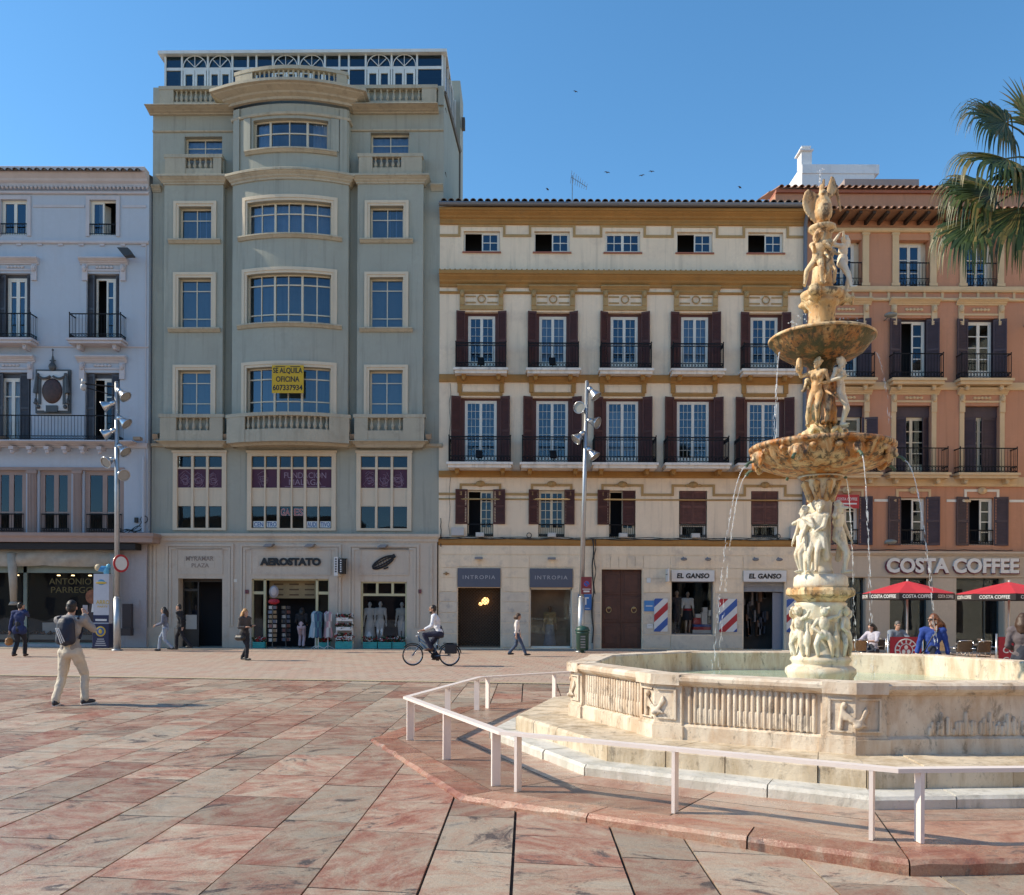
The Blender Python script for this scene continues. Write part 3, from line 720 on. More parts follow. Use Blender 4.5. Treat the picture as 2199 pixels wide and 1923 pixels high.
# --- low windows above the shops, each in its own state
he = cZ(982) - cZ(1076); we = cX(988.5) - cX(936)
for i, (a, b) in enumerate(ex):
    xc = (cX(a) + cX(b)) / 2; zb = cZ(1076); wr = .62
    if i < 2:
        f, g = frame_mesh(we - .02, he - .02, 2, 2, 4, .05, .025, .06, open_leaf=0 if i == 0 else None, sill_panel=.3)
        wo = f.build("window", surf("cream_window_wood", (.60, .52, .38), .6, .1, 3), cr, (xc, .12, zb)); g.build("pane", GLASS_DIM, wo)
        sm = shutter_mesh(.5 if i == 0 else .42, he * .74)
        for s in (-1, 1): sm.build("shutter", MC_SHUT, wo, (s * (we / 2 + (.24 if i == 0 else .2)), -.125, he * .27), -s * radians(10))
    elif i == 2:
        f, g = frame_mesh(we - .02, he - .02, 2, 2, 4, .05, .025, .06, open_leaf=0, sill_panel=.3)
        wo = f.build("window", MATS["cream_window_wood"], cr, (xc, .14, zb)); g.build("pane", GLASS_DIM, wo)
        sm = shutter_mesh(.5, he * .74); sm.build("shutter", MC_SHUT, wo, (-we / 2 - .24, -.15, he * .27), radians(10)); sm.build("shutter", MC_SHUT, wo, (we / 4, -.05, he * .27), 0)
    else:
        f, g = frame_mesh(we - .02, he * .29, 1, 1, 1, .05, .025, .06)
        wo = f.build("window", WHITE_FRAME, cr, (xc, .1, zb)); g.build("pane", GLASS_DIM, wo)
        sm = shutter_mesh(we / 2 - .01, he * .7)
        for s in (-1, 1): sm.build("shutter", surf("faded_brown_shutter", (.13, .055, .045), .75, .25, 5, .5), wo, (s * we / 4, -.02, he * .3), 0)
    railing_mesh(we - .04, 0, he * .27, .09, 0, .07).build("grille", BLACK_IRON, wo, (0, -.07, .0))
    if i != 4:
        mb = MB(); mb.box(-.17, .17, -.28, -.06, -.02, .16); mb.box(-.15, .15, -.3, -.282, .0, .14); mb.cone((0, -.06, .05), (0, 0.01, .05), .03, .03, 8)
        wl = mb.build("floodlight", flat("pale_grey_metal", (.5, .5, .48), .5), cr, (cX((962, 1105, 1247, 1391, 1)[i]), -.02, cZ(1076)))
# flood lamps over the shops, house cables and a junction box
for px in (960, 1105): floodlight_small(cr, cX(px), cZ(1119), -.08, [flat("grey_lamp_metal", (.2, .21, .23), .5), WHITE_FRAME])
mb = MB()
for px in (1366, 1414, 1508, 1555):
    mb.ell((cX(px), -.42, cZ(1120)), (.14, .14, .07), 10); mb.tube([(cX(px), -.4, cZ(1119)), (cX(px) + .02, -.2, cZ(1115)), (cX(px) + .02, -.07, cZ(1117))], .015, 5)
mb.build_each("shop_lamp", MATS["grey_lamp_metal"], cr, smooth=True)
mb = MB(); rs = random.Random(5)
def cable(pts, r=.018):
    mb.tube([(p[0] + rs.uniform(-.01, .01), p[1], p[2] + rs.uniform(-.012, .012)) for p in pts], r, 5)
for off in (0, .035, -.03): cable([(x0 + (x1 - x0) * t / 40, -.17, cZ(1079.5) + off + .025 * sin(t * 1.3 + off * 90)) for t in range(41)], .014)
cable([(cX(1187) + .03 * sin(t), -.18, cZ(1080 + t * 13)) for t in range(17)], .03); cable([(cX(1191) + .04 * sin(t * 1.2), -.19, cZ(1080 + t * 10)) for t in range(12)], .02)
for c_ in (1060, 1556): mb.tube([(cX(c_) + .1 * cos(t), -.12, cZ(1073) + .1 * sin(t)) for t in [2 * pi * q / 10 for q in range(10)]], .018, 5, closed=True)
cable([(x0 + .45 + .03 * sin(t * 2), -.03, cZ(770 + t * 19)) for t in range(17)], .008); cable([(x0 + .1, -.1, cZ(1040 + t * 8)) for t in range(8)], .02)
mb.build("cable", flat("black_cable", (.02, .02, .02), .6), cr)
mb = MB(); mb.box(cX(905), cX(930), -.12, -.002, cZ(1074), cZ(1058)); mb.box(cX(1580), cX(1600), -.25, -.002, cZ(1078), cZ(1053)); mb.build_each("junction_box", flat("white_grey_plastic", (.45, .44, .43), .5), cr)
mb = MB(); mb.tube([(cX(1188), -.12, cZ(1200)), (cX(1188), -.12, .02)], .05, 8); mb.build("drainpipe", flat("grey_drainpipe", (.3, .29, .27), .6), cr)
# --- shop fronts and the house door
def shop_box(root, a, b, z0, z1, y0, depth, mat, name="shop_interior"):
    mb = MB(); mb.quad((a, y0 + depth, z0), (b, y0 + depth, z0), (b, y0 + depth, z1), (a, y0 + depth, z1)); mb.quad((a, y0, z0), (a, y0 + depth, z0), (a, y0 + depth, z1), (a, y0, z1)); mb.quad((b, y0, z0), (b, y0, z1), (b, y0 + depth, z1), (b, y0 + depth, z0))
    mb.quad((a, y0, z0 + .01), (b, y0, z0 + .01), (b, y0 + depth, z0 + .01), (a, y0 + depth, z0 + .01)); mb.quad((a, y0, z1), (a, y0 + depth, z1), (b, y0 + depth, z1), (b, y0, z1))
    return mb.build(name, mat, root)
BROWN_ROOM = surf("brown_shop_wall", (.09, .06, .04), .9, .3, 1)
# grille shop
a, b, z0, z1 = cX(918), cX(1003.5), .02, cZ(1178)
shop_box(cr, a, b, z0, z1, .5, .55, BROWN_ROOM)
mb = MB(); st = .13; n = int((b - a) / st)
zz = z0
while zz < z1:
    for i in range(n + 1):
        x = a + st * i; mb.tube([(x, .12, zz), (min(b, x + st / 2), .13, zz + st / 2), (x, .12, zz + st)], .012, 4)
        mb.tube([(x, .13, zz), (max(a, x - st / 2), .12, zz + st / 2), (x, .13, zz + st)], .012, 4)
    zz += st
mb.box(a, b, .08, .16, z0, z0 + .1); mb.build("roller_grille", flat("bronze_grille", (.13, .095, .07), .5, .4), cr)
mb = MB(); mb.ell((cX(972), .8, cZ(1204)), (.16, .1, .16), 10); mb.ell((cX(962), .85, cZ(1210)), .08, 8); mb.build("shop_light", flat("warm_lit_lamp", (.8, .5, .25), .5, emit=(1, .55, .2, 2.2)), cr)
# window with figures
a, b = cX(1062), cX(1146.5)
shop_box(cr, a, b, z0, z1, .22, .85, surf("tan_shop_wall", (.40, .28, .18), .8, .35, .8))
mb = MB(); mb.box(a, a + .05, .1, .2, .02, z1); mb.box(b - .05, b, .1, .2, .02, z1); mb.box(a, b, .1, .2, z1 - .06, z1); mb.box(a, b, .1, .2, .02, .12)
sw = mb.build("shop_window", WHITE_FRAME, cr); g = MB(); g.quad((a, .15, .1), (b, .15, .1), (b, .15, z1), (a, .15, z1)); g.build("pane", GLASS_DIM, sw)
# door
a, b, z0, z1 = cX(1205.4), cX(1286.5), .02, cZ(1140)
MD = surf("dark_brown_door_wood", (.085, .03, .018), .5, .3, 4, bmp=.1)
mb = MB(); mb.box(a, b, .2, .26, z0, z1)
for s in (0, 1):
    l, r = (a + .04, (a + b) / 2 - .03) if s == 0 else ((a + b) / 2 + .03, b - .04)
    for q0, q1 in ((.12, 1.05), (1.12, 2.2), (2.27, z1 - .1)):
        mb.box(l, r, .17, .199, q0, q1); mb.box(l + .1, r - .1, .15, .169, q0 + .1, q1 - .1)
mb.box((a + b) / 2 - .028, (a + b) / 2 + .028, .155, .199, z0, z1)
dr = mb.build("door", MD, cr, bevel=.012)
for s in (-.52, .52):
    k = MB(); xx = (a + b) / 2 + s; k.ell((xx, .14, 1.72), (.06, .03, .06), 8); k.tube([(xx + .1 * cos(t), .12, 1.64 + .12 * sin(t)) for t in [2 * pi * q / 14 for q in range(14)]], .02, 6, closed=True)
    k.build("knocker", flat("brass", (.5, .38, .2), .35, .9), dr, smooth=True)
# dressed window and shop entrance on the right
a, b, z0, z1 = cX(1345), cX(1429), cZ(1270), cZ(1163)
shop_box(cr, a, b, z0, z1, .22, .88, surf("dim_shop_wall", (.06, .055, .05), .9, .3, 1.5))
mb = MB(); mb.box(a, a + .04, .1, .2, z0, z1); mb.box(b - .04, b, .1, .2, z0, z1); mb.box(a, b, .1, .2, z1 - .04, z1); mb.box(a, b, .06, .2, z0, z0 + .04)
sw = mb.build("shop_window", flat("grey_metal_frame", (.25, .25, .26), .4, .5), cr); g = MB(); g.quad((a, .15, z0), (b, .15, z0), (b, .15, z1), (a, .15, z1)); g.build("pane", GLASS_DIM, sw)
a, b, z0, z1 = cX(1489), cX(1571), .02, cZ(1163)
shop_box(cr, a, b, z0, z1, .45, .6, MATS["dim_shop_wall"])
mb = MB(); zq = z1
for i in range(7): mb.cone((a, .1, zq - .03), (b, .1, zq - .03), .04, .04, 6); zq -= .06
mb.build("roller_shutter", GALV, cr)
mb = MB(); mb.box(b - .42, b - .02, .2, .24, .02, z1 - .45); mb.box(a, a + .05, .1, .3, .02, z1); mb.box(b - .02, b, .1, .3, .02, z1)
mb.build("door_leaf", flat("blue_grey_panel", (.2, .22, .27), .4), cr)
mb = MB(); rs = random.Random(3)
for i in range(26):
    x = rs.uniform(a + .1, b - .5); zc = rs.uniform(.5, 2.2); mb.box(x, x + rs.uniform(.05, .12), .7, 1.0, zc, zc + rs.uniform(.2, .7), i % 3)
mb.build("hanging_stock", [flat("stock_dark", (.05, .05, .06), .8), flat("stock_brown", (.14, .08, .05), .8), flat("stock_grey", (.16, .15, .15), .8)], cr)
for px, py, dd in ((963, 741, -.5), (1104, 741, -.5), (961, 927, -.8), (1106, 927, -.8)):
    m = MB(); m.cbox((cX(px), dd, cZ(py) + .2), (.26, .1, .32), .2, 0, Matrix.Rotation(-.35, 3, 'X')); m.cone((cX(px), dd, cZ(py) - .06), (cX(px), dd, cZ(py) + .1), .02, .02, 6); m.build("floodlight", BLACK_IRON, cr)
# ---------------------------------------------------------------- tall grey green house with the bowed middle
Bf = Front(YF, 590, 700)
XP = Bf.x(886)
br_ = thing("grey_green_house", "tall grey green house with a bowed middle, balustrades and a glazed white roof storey", "building", (XP, YF, 0), radians(-1.0))
MB_WALL = surf("grey_green_plaster", (.345, .352, .30), .88, .12, .45, .5, (.27, .27, .225, .5), .05, .2)
MB_TRIM = surf("beige_stone_trim", (.62, .53, .40), .8, .1, 1.5, .22, None, .06)
MB_CORN = surf("sandy_grey_cornice", (.44, .395, .30), .85, .16, 1, .6, (.25, .22, .16, .5), .1)
MB_STONE = surf("pinkish_limestone", (.55, .475, .385), .72, .1, .8, .25, (.42, .31, .23, .6), .08, .15)
MB_TEAL = glass("teal_roof_glass", (.12, .24, .26), .05)
def bX(p, d=0): return Bf.x(p, d) - XP
def bZ(p, d=0): return Bf.z(p, d)
BXC = (bX(461, -.5) + bX(695, -.5)) / 2; BA = (bX(695, -.5) - bX(461, -.5)) / 2; BY0, BB = -.42, .52
def bay(x, y, z): t = (x - BXC) / BA; return (x, y + BY0 - BB * max(-1, 1 - t * t), z)
BP = [(BXC - BA + 2 * BA * i / 24, 0) for i in range(25)]           # unbent bay front
BPc = [bay(x, y, 0)[:2] for x, y in BP]                             # bowed path
bxl, bxr = bX(300), bX(886)
zb_top = bZ(200)                        # top of main cornice
pav = [(bX(324, -.35), bX(443, -.35)), (bX(714, -.35), bX(846, -.35))]
ZB = bZ(890)                            # underside of the upper part
D35 = -.35
zpav = bZ(352, D35)
# back wall plane y=0
small = [(bX(364), bX(440), bZ(318), bZ(270), .25), (bX(739), bX(817), bZ(318), bZ(264), .25)]
mezz = [(bX(346, 0), bX(450), bZ(1062), bZ(905), .16), (bX(496), bX(671), bZ(1062), bZ(905), .16), (bX(716), bX(823), bZ(1062), bZ(905), .16)]
mb = MB(); mb.wall(bxl, bxr, bZ(1068), zb_top + .6, 0, small + mezz)
SK = .27
mb.quad((bxr, 0, -.1), (bxr + SK, 4.8, -.1), (bxr + SK, 4.8, bZ(172)), (bxr, 0, bZ(172))); mb.quad((bxl, 0, -.1), (bxl, 0, zb_top + .6), (bxl, 4.8, zb_top + .6), (bxl, 4.8, -.1))
mb.quad((bxl, 0, zb_top + .598), (bxr, 0, zb_top + .598), (bxr + SK, 4.8, zb_top + .598), (bxl, 4.8, zb_top + .598))
mb.box(bxl + .4, bxr + SK + .02, 4.802, 6.7, -.1, 26.4); mb.build("wall", MB_WALL, br_)
# two flat pavilions
rows = [(411, 478, 393, 479), (554, 656, 537, 656), (740, 831, 723, 831)]
hole_p = []
for (a, b), (g0, g1) in zip(pav, ((353.5, 419.5), (739, 806.5))):
    hs = [(bX(g0, D35), bX(g1, D35), bZ(r[1], D35), bZ(r[0], D35), .3) for r in rows]; hole_p.append(hs)
    mb = MB(); mb.wall(a, b, ZB, zpav, 0, hs); mb.quad((a, 0, ZB), (a, 0, zpav), (a, .36, zpav), (a, .36, ZB)); mb.quad((b, 0, ZB), (b, .36, ZB), (b, .36, zpav), (b, 0, zpav)); mb.quad((a, 0, zpav), (b, 0, zpav), (b, .36, zpav), (a, .36, zpav)); mb.quad((a, 0, ZB), (a, .36, ZB), (b, .36, ZB), (b, 0, ZB))
    mb.build("pavilion_wall", MB_WALL, br_, (0, D35, 0))
# bowed middle
DB = -.85
hole_b = [(bX(490, DB), bX(660, DB), bZ(468, DB), bZ(401, DB), .3), (bX(489.5, DB), bX(660, DB), bZ(646, DB), bZ(546, DB), .3), (bX(489.5, DB), bX(660, DB), bZ(826, DB), bZ(734, DB), .3), (bX(502, DB), bX(653, DB), bZ(297, DB), bZ(236, DB), .3)]
zbay = bZ(207, DB); mb = MB(); mb.wall(BXC - BA, BXC + BA, ZB, zbay, 0, hole_b, step=.22)
mb.quad((BXC - BA, 0, ZB), (BXC - BA, 0, zbay), (BXC - BA, .5, zbay), (BXC - BA, .5, ZB)); mb.quad((BXC + BA, 0, ZB), (BXC + BA, .5, ZB), (BXC + BA, .5, zbay), (BXC + BA, 0, zbay))
mb.build("bay_wall", MB_WALL, br_, warp=bay)
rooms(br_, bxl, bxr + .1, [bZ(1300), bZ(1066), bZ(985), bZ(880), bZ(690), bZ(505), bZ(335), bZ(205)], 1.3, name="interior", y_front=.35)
# windows of the pavilions, with stone surround and sill
CURT = surf("white_curtain", (.60, .64, .70), .9, .1, 3)
def b_window(xc, y, z0, w, h, rat, curt, sillw, parent=br_, surround=True, cols=2):
    f, g = frame_mesh(w, h, 1, cols, 1, .035, .04, .06, rows_at=rat)
    wo = f.build("window", CREAM_FRAME, parent, (xc, y + .22, z0)); g.build("pane", GLASS_SKY, wo)
    if surround:
        s = MB(); t = .21
        pr = [(-w / 2 - t, 0), (-w / 2 - t, h + t), (w / 2 + t, h + t), (w / 2 + t, 0)]
        for (o0, o1, dd) in ((t, .1, .07), (.1, 0.0, .04)):
            s.box(-w / 2 - o0, -w / 2 - o1, -.22 - dd, -.222, 0, h + o0); s.box(w / 2 + o1, w / 2 + o0, -.22 - dd, -.222, 0, h + o0); s.box(-w / 2 - o1, w / 2 + o1, -.22 - dd, -.222, h + o1, h + o0)
        s.build("surround", MB_TRIM, wo)
    if sillw:
        q = MB(); q.sweep([(-w / 2 - .4, -.22), (w / 2 + .4, -.22)], [(0, -.16), (.06, -.16), (.14, -.07), (.17, -.06), (.17, 0), (0, .01)]); q.build("sill", MB_CORN, wo)
    if curt: curtain_mesh(-w / 2, w / 2, 0, h, .16, 5).build("curtain", CURT, wo)
    return wo
rr = [(.66,), (.2, .79), (.27, .76)]
for hs in hole_p:
    for k, h in enumerate(hs): b_window((h[0] + h[1]) / 2, D35, h[2], h[1] - h[0], h[3] - h[2], rr[k], k == 0, k < 2)
for h in small: b_window((h[0] + h[1]) / 2, 0, h[2], h[1] - h[0], h[3] - h[2], (.62,), True, False, surround=False)
# bowed windows
for k, h in enumerate(hole_b):
    x0w, x1w, z0w, z1w = h[:4]; w = x1w - x0w; f = MB(); g = MB(); ft = .06; y0, y1 = .2, .27
    f.box(x0w, x1w, y0, y1, z0w, z0w + ft, 0, 10); f.box(x0w, x1w, y0, y1, z1w - ft, z1w, 0, 10)
    posts = ((0, 1), (1 / 6, 0), (1 / 3, 1), (.5, 0), (2 / 3, 1), (5 / 6, 0), (1, 1)) if k < 3 else ((0, 1), (.22, 1), (.485, 0), (.73, 1), (1, 1))
    for t, big in posts:
        ww = .085 if big else .042; xc = x0w + ww / 2 + (w - ww) * t; f.box(xc - ww / 2, xc + ww / 2, y0 - (.02 if big else .0), y1 - .002, z0w + ft, z1w - ft)
    for t in (rr[k] if k < 3 else (.58,)): z = z0w + (z1w - z0w) * t; f.box(x0w, x1w, y0 + .008, y1 - .01, z - .025, z + .025, 0, 12)
    for i in range(6): a, b = x0w + w * i / 6, x0w + w * (i + 1) / 6; g.quad((a, .24, z0w), (b, .24, z0w), (b, .24, z1w), (a, .24, z1w))
    wo = f.build("window", CREAM_FRAME, br_, warp=bay); g.build("pane", GLASS_SKY, wo, warp=bay)
    s = MB(); t = .23
    if k < 3:
        for (o0, o1, dd) in ((t, .1, .07), (.1, 0., .04)):
            s.box(x0w - o0, x0w - o1, -dd, -.002, z0w, z1w + o0); s.box(x1w + o1, x1w + o0, -dd, -.002, z0w, z1w + o0); s.box(x0w - o1, x1w + o1, -dd, -.002, z1w + o1, z1w + o0, 0, 14)
        s.build("surround", MB_TRIM, wo, warp=bay)
    q = MB(); ov = .42 if k < 2 else .35
    if k != 2:
        q.sweep([(x0w - ov + (w + 2 * ov) * i / 16, 0) for i in range(17)], [(0, -.16 + z0w), (.06, -.16 + z0w), (.14, -.07 + z0w), (.17, -.06 + z0w), (.17, z0w), (0, z0w + .01)]); q.build("sill", MB_CORN, wo, warp=bay)
    if k in (0, 3):
        parts = [(x0w, x1w)] if k == 0 else [(x0w, x0w + w * .25), (x0w + w * .78, x1w)]
        for a, b in parts: curtain_mesh(a, b, z0w, z1w, .42, 9 if k == 0 else 3, .025).build("curtain", CURT, wo, warp=bay)
# cornices
def path_sec(a, b, out): return [(a, .3), (a, 0), (b, 0), (b, .3)]
mb = MB(); zc0, zc1 = bZ(367, D35), bZ(351, D35)
for a, b in pav:
    mb.sweep([(a, D35 + .36), (a, D35), (b, D35), (b, D35 + .36)], CORNICE(.26, zc0, zc1))
mb.sweep([(bxl, 0), (pav[0][0] - .27, 0)], CORNICE(.2, bZ(382), bZ(370))); mb.sweep([(pav[1][1] + .27, 0), (bxr, 0)], CORNICE(.2, bZ(382), bZ(370)))
mb.build_each("pavilion_cornice", MB_CORN, br_)
mb = MB(); mb.sweep([(BPc[0][0], .0)] + BPc + [(BPc[-1][0], .0)], CORNICE(.28, bZ(359, DB), bZ(340, DB))); mb.build("bay_cornice", MB_CORN, br_)
mb = MB(); mb.sweep([(BPc[0][0], .0)] + BPc + [(BPc[-1][0], .0)], BAND(.08, bZ(230, DB), bZ(224, DB)))
mb.sweep([(BPc[0][0], .0)] + BPc + [(BPc[-1][0], .0)], CORNICE(.8, bZ(194, DB) - .15, bZ(165, DB - .4))); mb.build("crown_cornice", MB_CORN, br_)
mb = MB(); 
mb.sweep([(bxl - .12, 0), (BPc[0][0] - .1, 0)], CORNICE(.6, bZ(228), bZ(203, -.6))); mb.sweep([(BPc[-1][0] + .1, 0), (bxr - .2, 0)], CORNICE(.6, bZ(228), bZ(203, -.6)))
mb.sweep([(bxl, 0), (BPc[0][0], 0)], BAND(.07, bZ(262), bZ(258))); mb.sweep([(BPc[-1][0], 0), (bxr, 0)], BAND(.07, bZ(262), bZ(258)))
mb.build_each("main_cornice", MB_CORN, br_)
# flat pilasters framing the top bow window
mb = MB()
for s0, s1 in ((BXC - BA + .05, BXC - BA + .32), (BXC + BA - .32, BXC + BA - .05)): mb.box(s0, s1, -.07, -.002, bZ(338, DB), bZ(208, DB))
for s0, s1 in ((hole_b[3][0] - .42, hole_b[3][0] - .12), (hole_b[3][1] + .12, hole_b[3][1] + .42)): mb.box(s0, s1, -.06, -.002, hole_b[3][2] + .02, bZ(231, DB), 0, 3)
mb.build_each("pilaster", MB_WALL, br_, warp=bay)
# balustrades
BAL = [(.055, 0), (.055, .05), (.04, .07), (.062, .17), (.075, .26), (.06, .36), (.035, .48), (.03, .56), (.045, .6), (.03, .63), (.052, .68), (.052, .74)]
def balustrade(x0, x1, z0, h, solid, y, n, name="balustrade", warp=None, parent=br_, thick=.2, mat=MB_CORN, base=.12):
    """solid: list of (a,b) stretches that are closed; the rest holds turned balusters"""
    m = MB(); nx = max(1, int((x1 - x0) / .3)) if warp else 1
    k = (h - base - .14) / .74
    m.box(x0 - .05, x1 + .05, y - thick / 2 - .04, y + thick / 2 + .04, z0 + h - .14, z0 + h, 0, nx); m.box(x0, x1, y - thick / 2, y + thick / 2, z0, z0 + base, 0, nx)
    for a, b in solid: m.box(a, b, y - thick / 2 - .02, y + thick / 2 + .02, z0 + .002, z0 + h - .139, 0, max(1, nx // 4))
    free = []; p = x0
    for a, b in sorted(solid) + [(x1, x1)]:
        if a - p > .2: free.append((p, a))
        p = max(p, b)
    tot = sum(b - a for a, b in free)
    for a, b in free:
        c = max(2, round(n * (b - a) / tot))
        for i in range(c): m.lathe([(r * 1.0, z * k) for r, z in BAL], (a + (b - a) * (i + .5) / c, y, z0 + base), 8, caps=False)
    return m.build(name, mat, parent, warp=warp)
zs0, zs1 = bZ(882, -.5), bZ(829, -.5)
for (a, b), (g0, g1) in zip(pav, ((351, 419), (737, 808))):
    balustrade(a - .05, b + .1, zs0, zs1 - zs0, [(a - .05, bX(g0, -.5)), (bX(g1, -.5), b + .1)], D35 - .12, 5, base=.42)
zs0b, zs1b = bZ(884, -1), bZ(826, -1)
balustrade(BXC - BA - .12, BXC + BA + .12, zs0b, zs1b - zs0b, [(BXC - BA - .12, bX(489, -1)), (bX(659, -1), BXC + BA + .12)], -.2, 15, warp=bay, base=.5)
# pavilion top balconies
for (a, b), (g0, g1) in zip(pav, ((368, 424), (744, 802))):
    z0, z1 = zc1 - .01, bZ(308, D35)
    balustrade(a + .06, b - .06, z0, z1 - z0, [(a + .06, bX(g0, D35)), (bX(g1, D35), b - .06)], D35 + .02, 5, base=.32)
    m = MB()
    for x in (a + .1, b - .1): m.box(x - .08, x + .08, D35 + .14, -.002, z0, z1 - .003)
    m.build_each("balcony_side", MB_WALL, br_)
# parapet balustrades under the roof storey
z0, z1 = bZ(203, -.3), bZ(172, -.1); xa, xb = bX(345), bX(430)
balustrade(bX(318), bX(452), z0, z1 - z0, [(bX(318), bX(345))], -.1, 11)
balustrade(bX(704), bX(872), z0, z1 - z0, [(bX(843), bX(872))], -.1, 11)
mb = MB(); mb.box(bX(872) + .06, bxr - .003, -.1, .3, z0, bZ(175)); mb.box(bX(308), bX(318) - .06, .2, .9, z0 - .1, bZ(177)); mb.build_each("parapet_block", MB_WALL, br_)
z0, z1 = bZ(165, DB - .4) - .01, bZ(134, DB)
balustrade(BXC - BA * .96, BXC + BA * .96, z0, z1 - z0 + .08, [(BXC - BA * .96, bX(499, DB)), (bX(668, DB), BXC + BA * .96)], .12, 17, warp=bay)
# floor slab under the upper part: coved soffit
mb = MB()
sof = lambda: [(-.02, bZ(897) - .02), (.02, bZ(896)), (.06, bZ(893)), (.2, bZ(888)), (.27, bZ(886)), (.27, bZ(883, -.5) + .002), (-.02, bZ(883, -.5) + .002)]
for a, b in pav: mb.sweep([(a, .0), (a, D35), (b, D35), (b, .0)], sof())
mb.sweep([(BPc[0][0], .0)] + BPc + [(BPc[-1][0], .0)], sof()); mb.sweep([(bxl, 0), (bxr, 0)], [(0, bZ(895)), (.1, bZ(893)), (.12, bZ(888)), (0, bZ(887))])
mb.quad((pav[0][0], D35, ZB), (pav[0][1], D35, ZB), (pav[0][1], .1, ZB), (pav[0][0], .1, ZB)); mb.quad((pav[1][0], D35, ZB), (pav[1][1], D35, ZB), (pav[1][1], .1, ZB), (pav[1][0], .1, ZB))
for (p, q) in zip(BPc, BPc[1:]): mb.quad((p[0], p[1], ZB), (q[0], q[1], ZB), (q[0], .1, ZB), (p[0], .1, ZB))
mb.build("balcony_soffit", MB_CORN, br_)
for px in (310, 450, 706, 859):
    m = MB(); m.cbox((bX(px, -.4), -.42, bZ(876)), (.22, .26, .2), 0, 0, Matrix.Rotation(.4, 3, 'X')); m.cone((bX(px), -.3, bZ(880)), (bX(px), .0, bZ(884)), .03, .03, 6); m.build("floodlight", surf("beige_floodlight", (.30, .22, .15), .6), br_)
# roof storey: white frames, teal glass
ph = 1.3
def pX(p): return Bf.x(p, ph) - XP
def pZ(p): return bZ(p, ph)
zr0, zr1 = zb_top + .5, pZ(109); m = MB(); g = MB()
xs_ = [324, 357.5, 410, 459.5, 491, 508, 541, 593, 646, 675, 694, 728, 780, 831, 882]
for p in xs_: m.box(pX(p) - .038, pX(p) + .038, ph - .05, ph + .05, zr0, zr1)
zm = pZ(134.5); m.box(pX(323), pX(883), ph - .03, ph + .03, zm - .07, zm + .05)
for (a, b) in ((357.5, 410), (410, 459.5), (541, 593), (593, 646), (728, 780), (780, 831)):
    xc, rr_ = (pX(a) + pX(b)) / 2, (pX(b) - pX(a)) / 2 - .06; hh = zr1 - zm - .06
    m.tube([(xc + rr_ * cos(t), ph - .04, zm + .06 + hh * sin(t)) for t in [pi * q / 12 for q in range(13)]], .02, 5)
    for t in (radians(45), radians(90), radians(135)): m.cone((xc, ph - .04, zm + .05), (xc + rr_ * .95 * cos(t), ph - .04, zm + .05 + hh * .97 * sin(t)), .017, .017, 5)
    for q in range(2):   # casement doors below
        l, r = pX(a) + .07 + q * rr_, pX(a) + .07 + (q + 1) * rr_ - .02; e = .085
        m.box(l, l + e, ph - .05, ph + .04, zr0, zm - .07); m.box(r - e, r, ph - .05, ph + .04, zr0, zm - .07); m.box(l + e, r - e, ph - .05, ph + .04, zm - .25, zm - .07); m.box(l + e, r - e, ph - .04, ph + .03, zr0 + .72, zr0 + .79)
m.box(pX(312), pX(891), ph - .22, ph + 4, zr1, zr1 + .13); m.box(pX(418), pX(790), ph + .4, ph + 2.4, zr1 + .165, zr1 + .44)
rs0 = pX(882) + .06
for i in range(5): m.box(rs0 - .02 + i * .045, rs0 + .06 + i * .045, ph + .1 + i * .8, ph + .2 + i * .8, zr0 - .5, zr1)
ro = m.build("roof_storey", surf("white_painted_steel", (.62, .64, .62), .5, .1, 2, .2), br_)
g.quad((pX(324), ph + .02, zr0), (pX(882), ph + .02, zr0), (pX(882), ph + .02, zr1), (pX(324), ph + .02, zr1)); g.quad((pX(324), ph + .02, zr0), (pX(324), ph + .02, zr1), (pX(324), ph + 3.4, zr1), (pX(324), ph + 3.4, zr0)); g.quad((pX(882), ph + .02, zr0), (pX(882) + .2, ph + 3.4, zr0), (pX(882) + .2, ph + 3.4, zr1), (pX(882), ph + .02, zr1))
g.build("pane", MB_TEAL, ro)
m = MB(); m.box(pX(330), pX(876), ph + 1.6, ph + 1.7, zr0, zr1 - .01); m.build("inner_wall", flat("dim_teal_wall", (.05, .08, .09), .9), ro)
m = MB(); m.tube([(bxr + .02 + .27 * t, .1 + 4.6 * t, bZ(178) - .1) for t in (0, .5, 1)], .1, 6); m.tube([(bxr + .27, 4.7, bZ(178)), (bxr + .27, 4.7, 8)], .07, 6); m.box(bxr + .34, bxr + .5, 5.0, 5.3, 24.3, 24.8); m.build("roof_gutter", flat("dark_gutter", (.09, .075, .06), .6), br_)
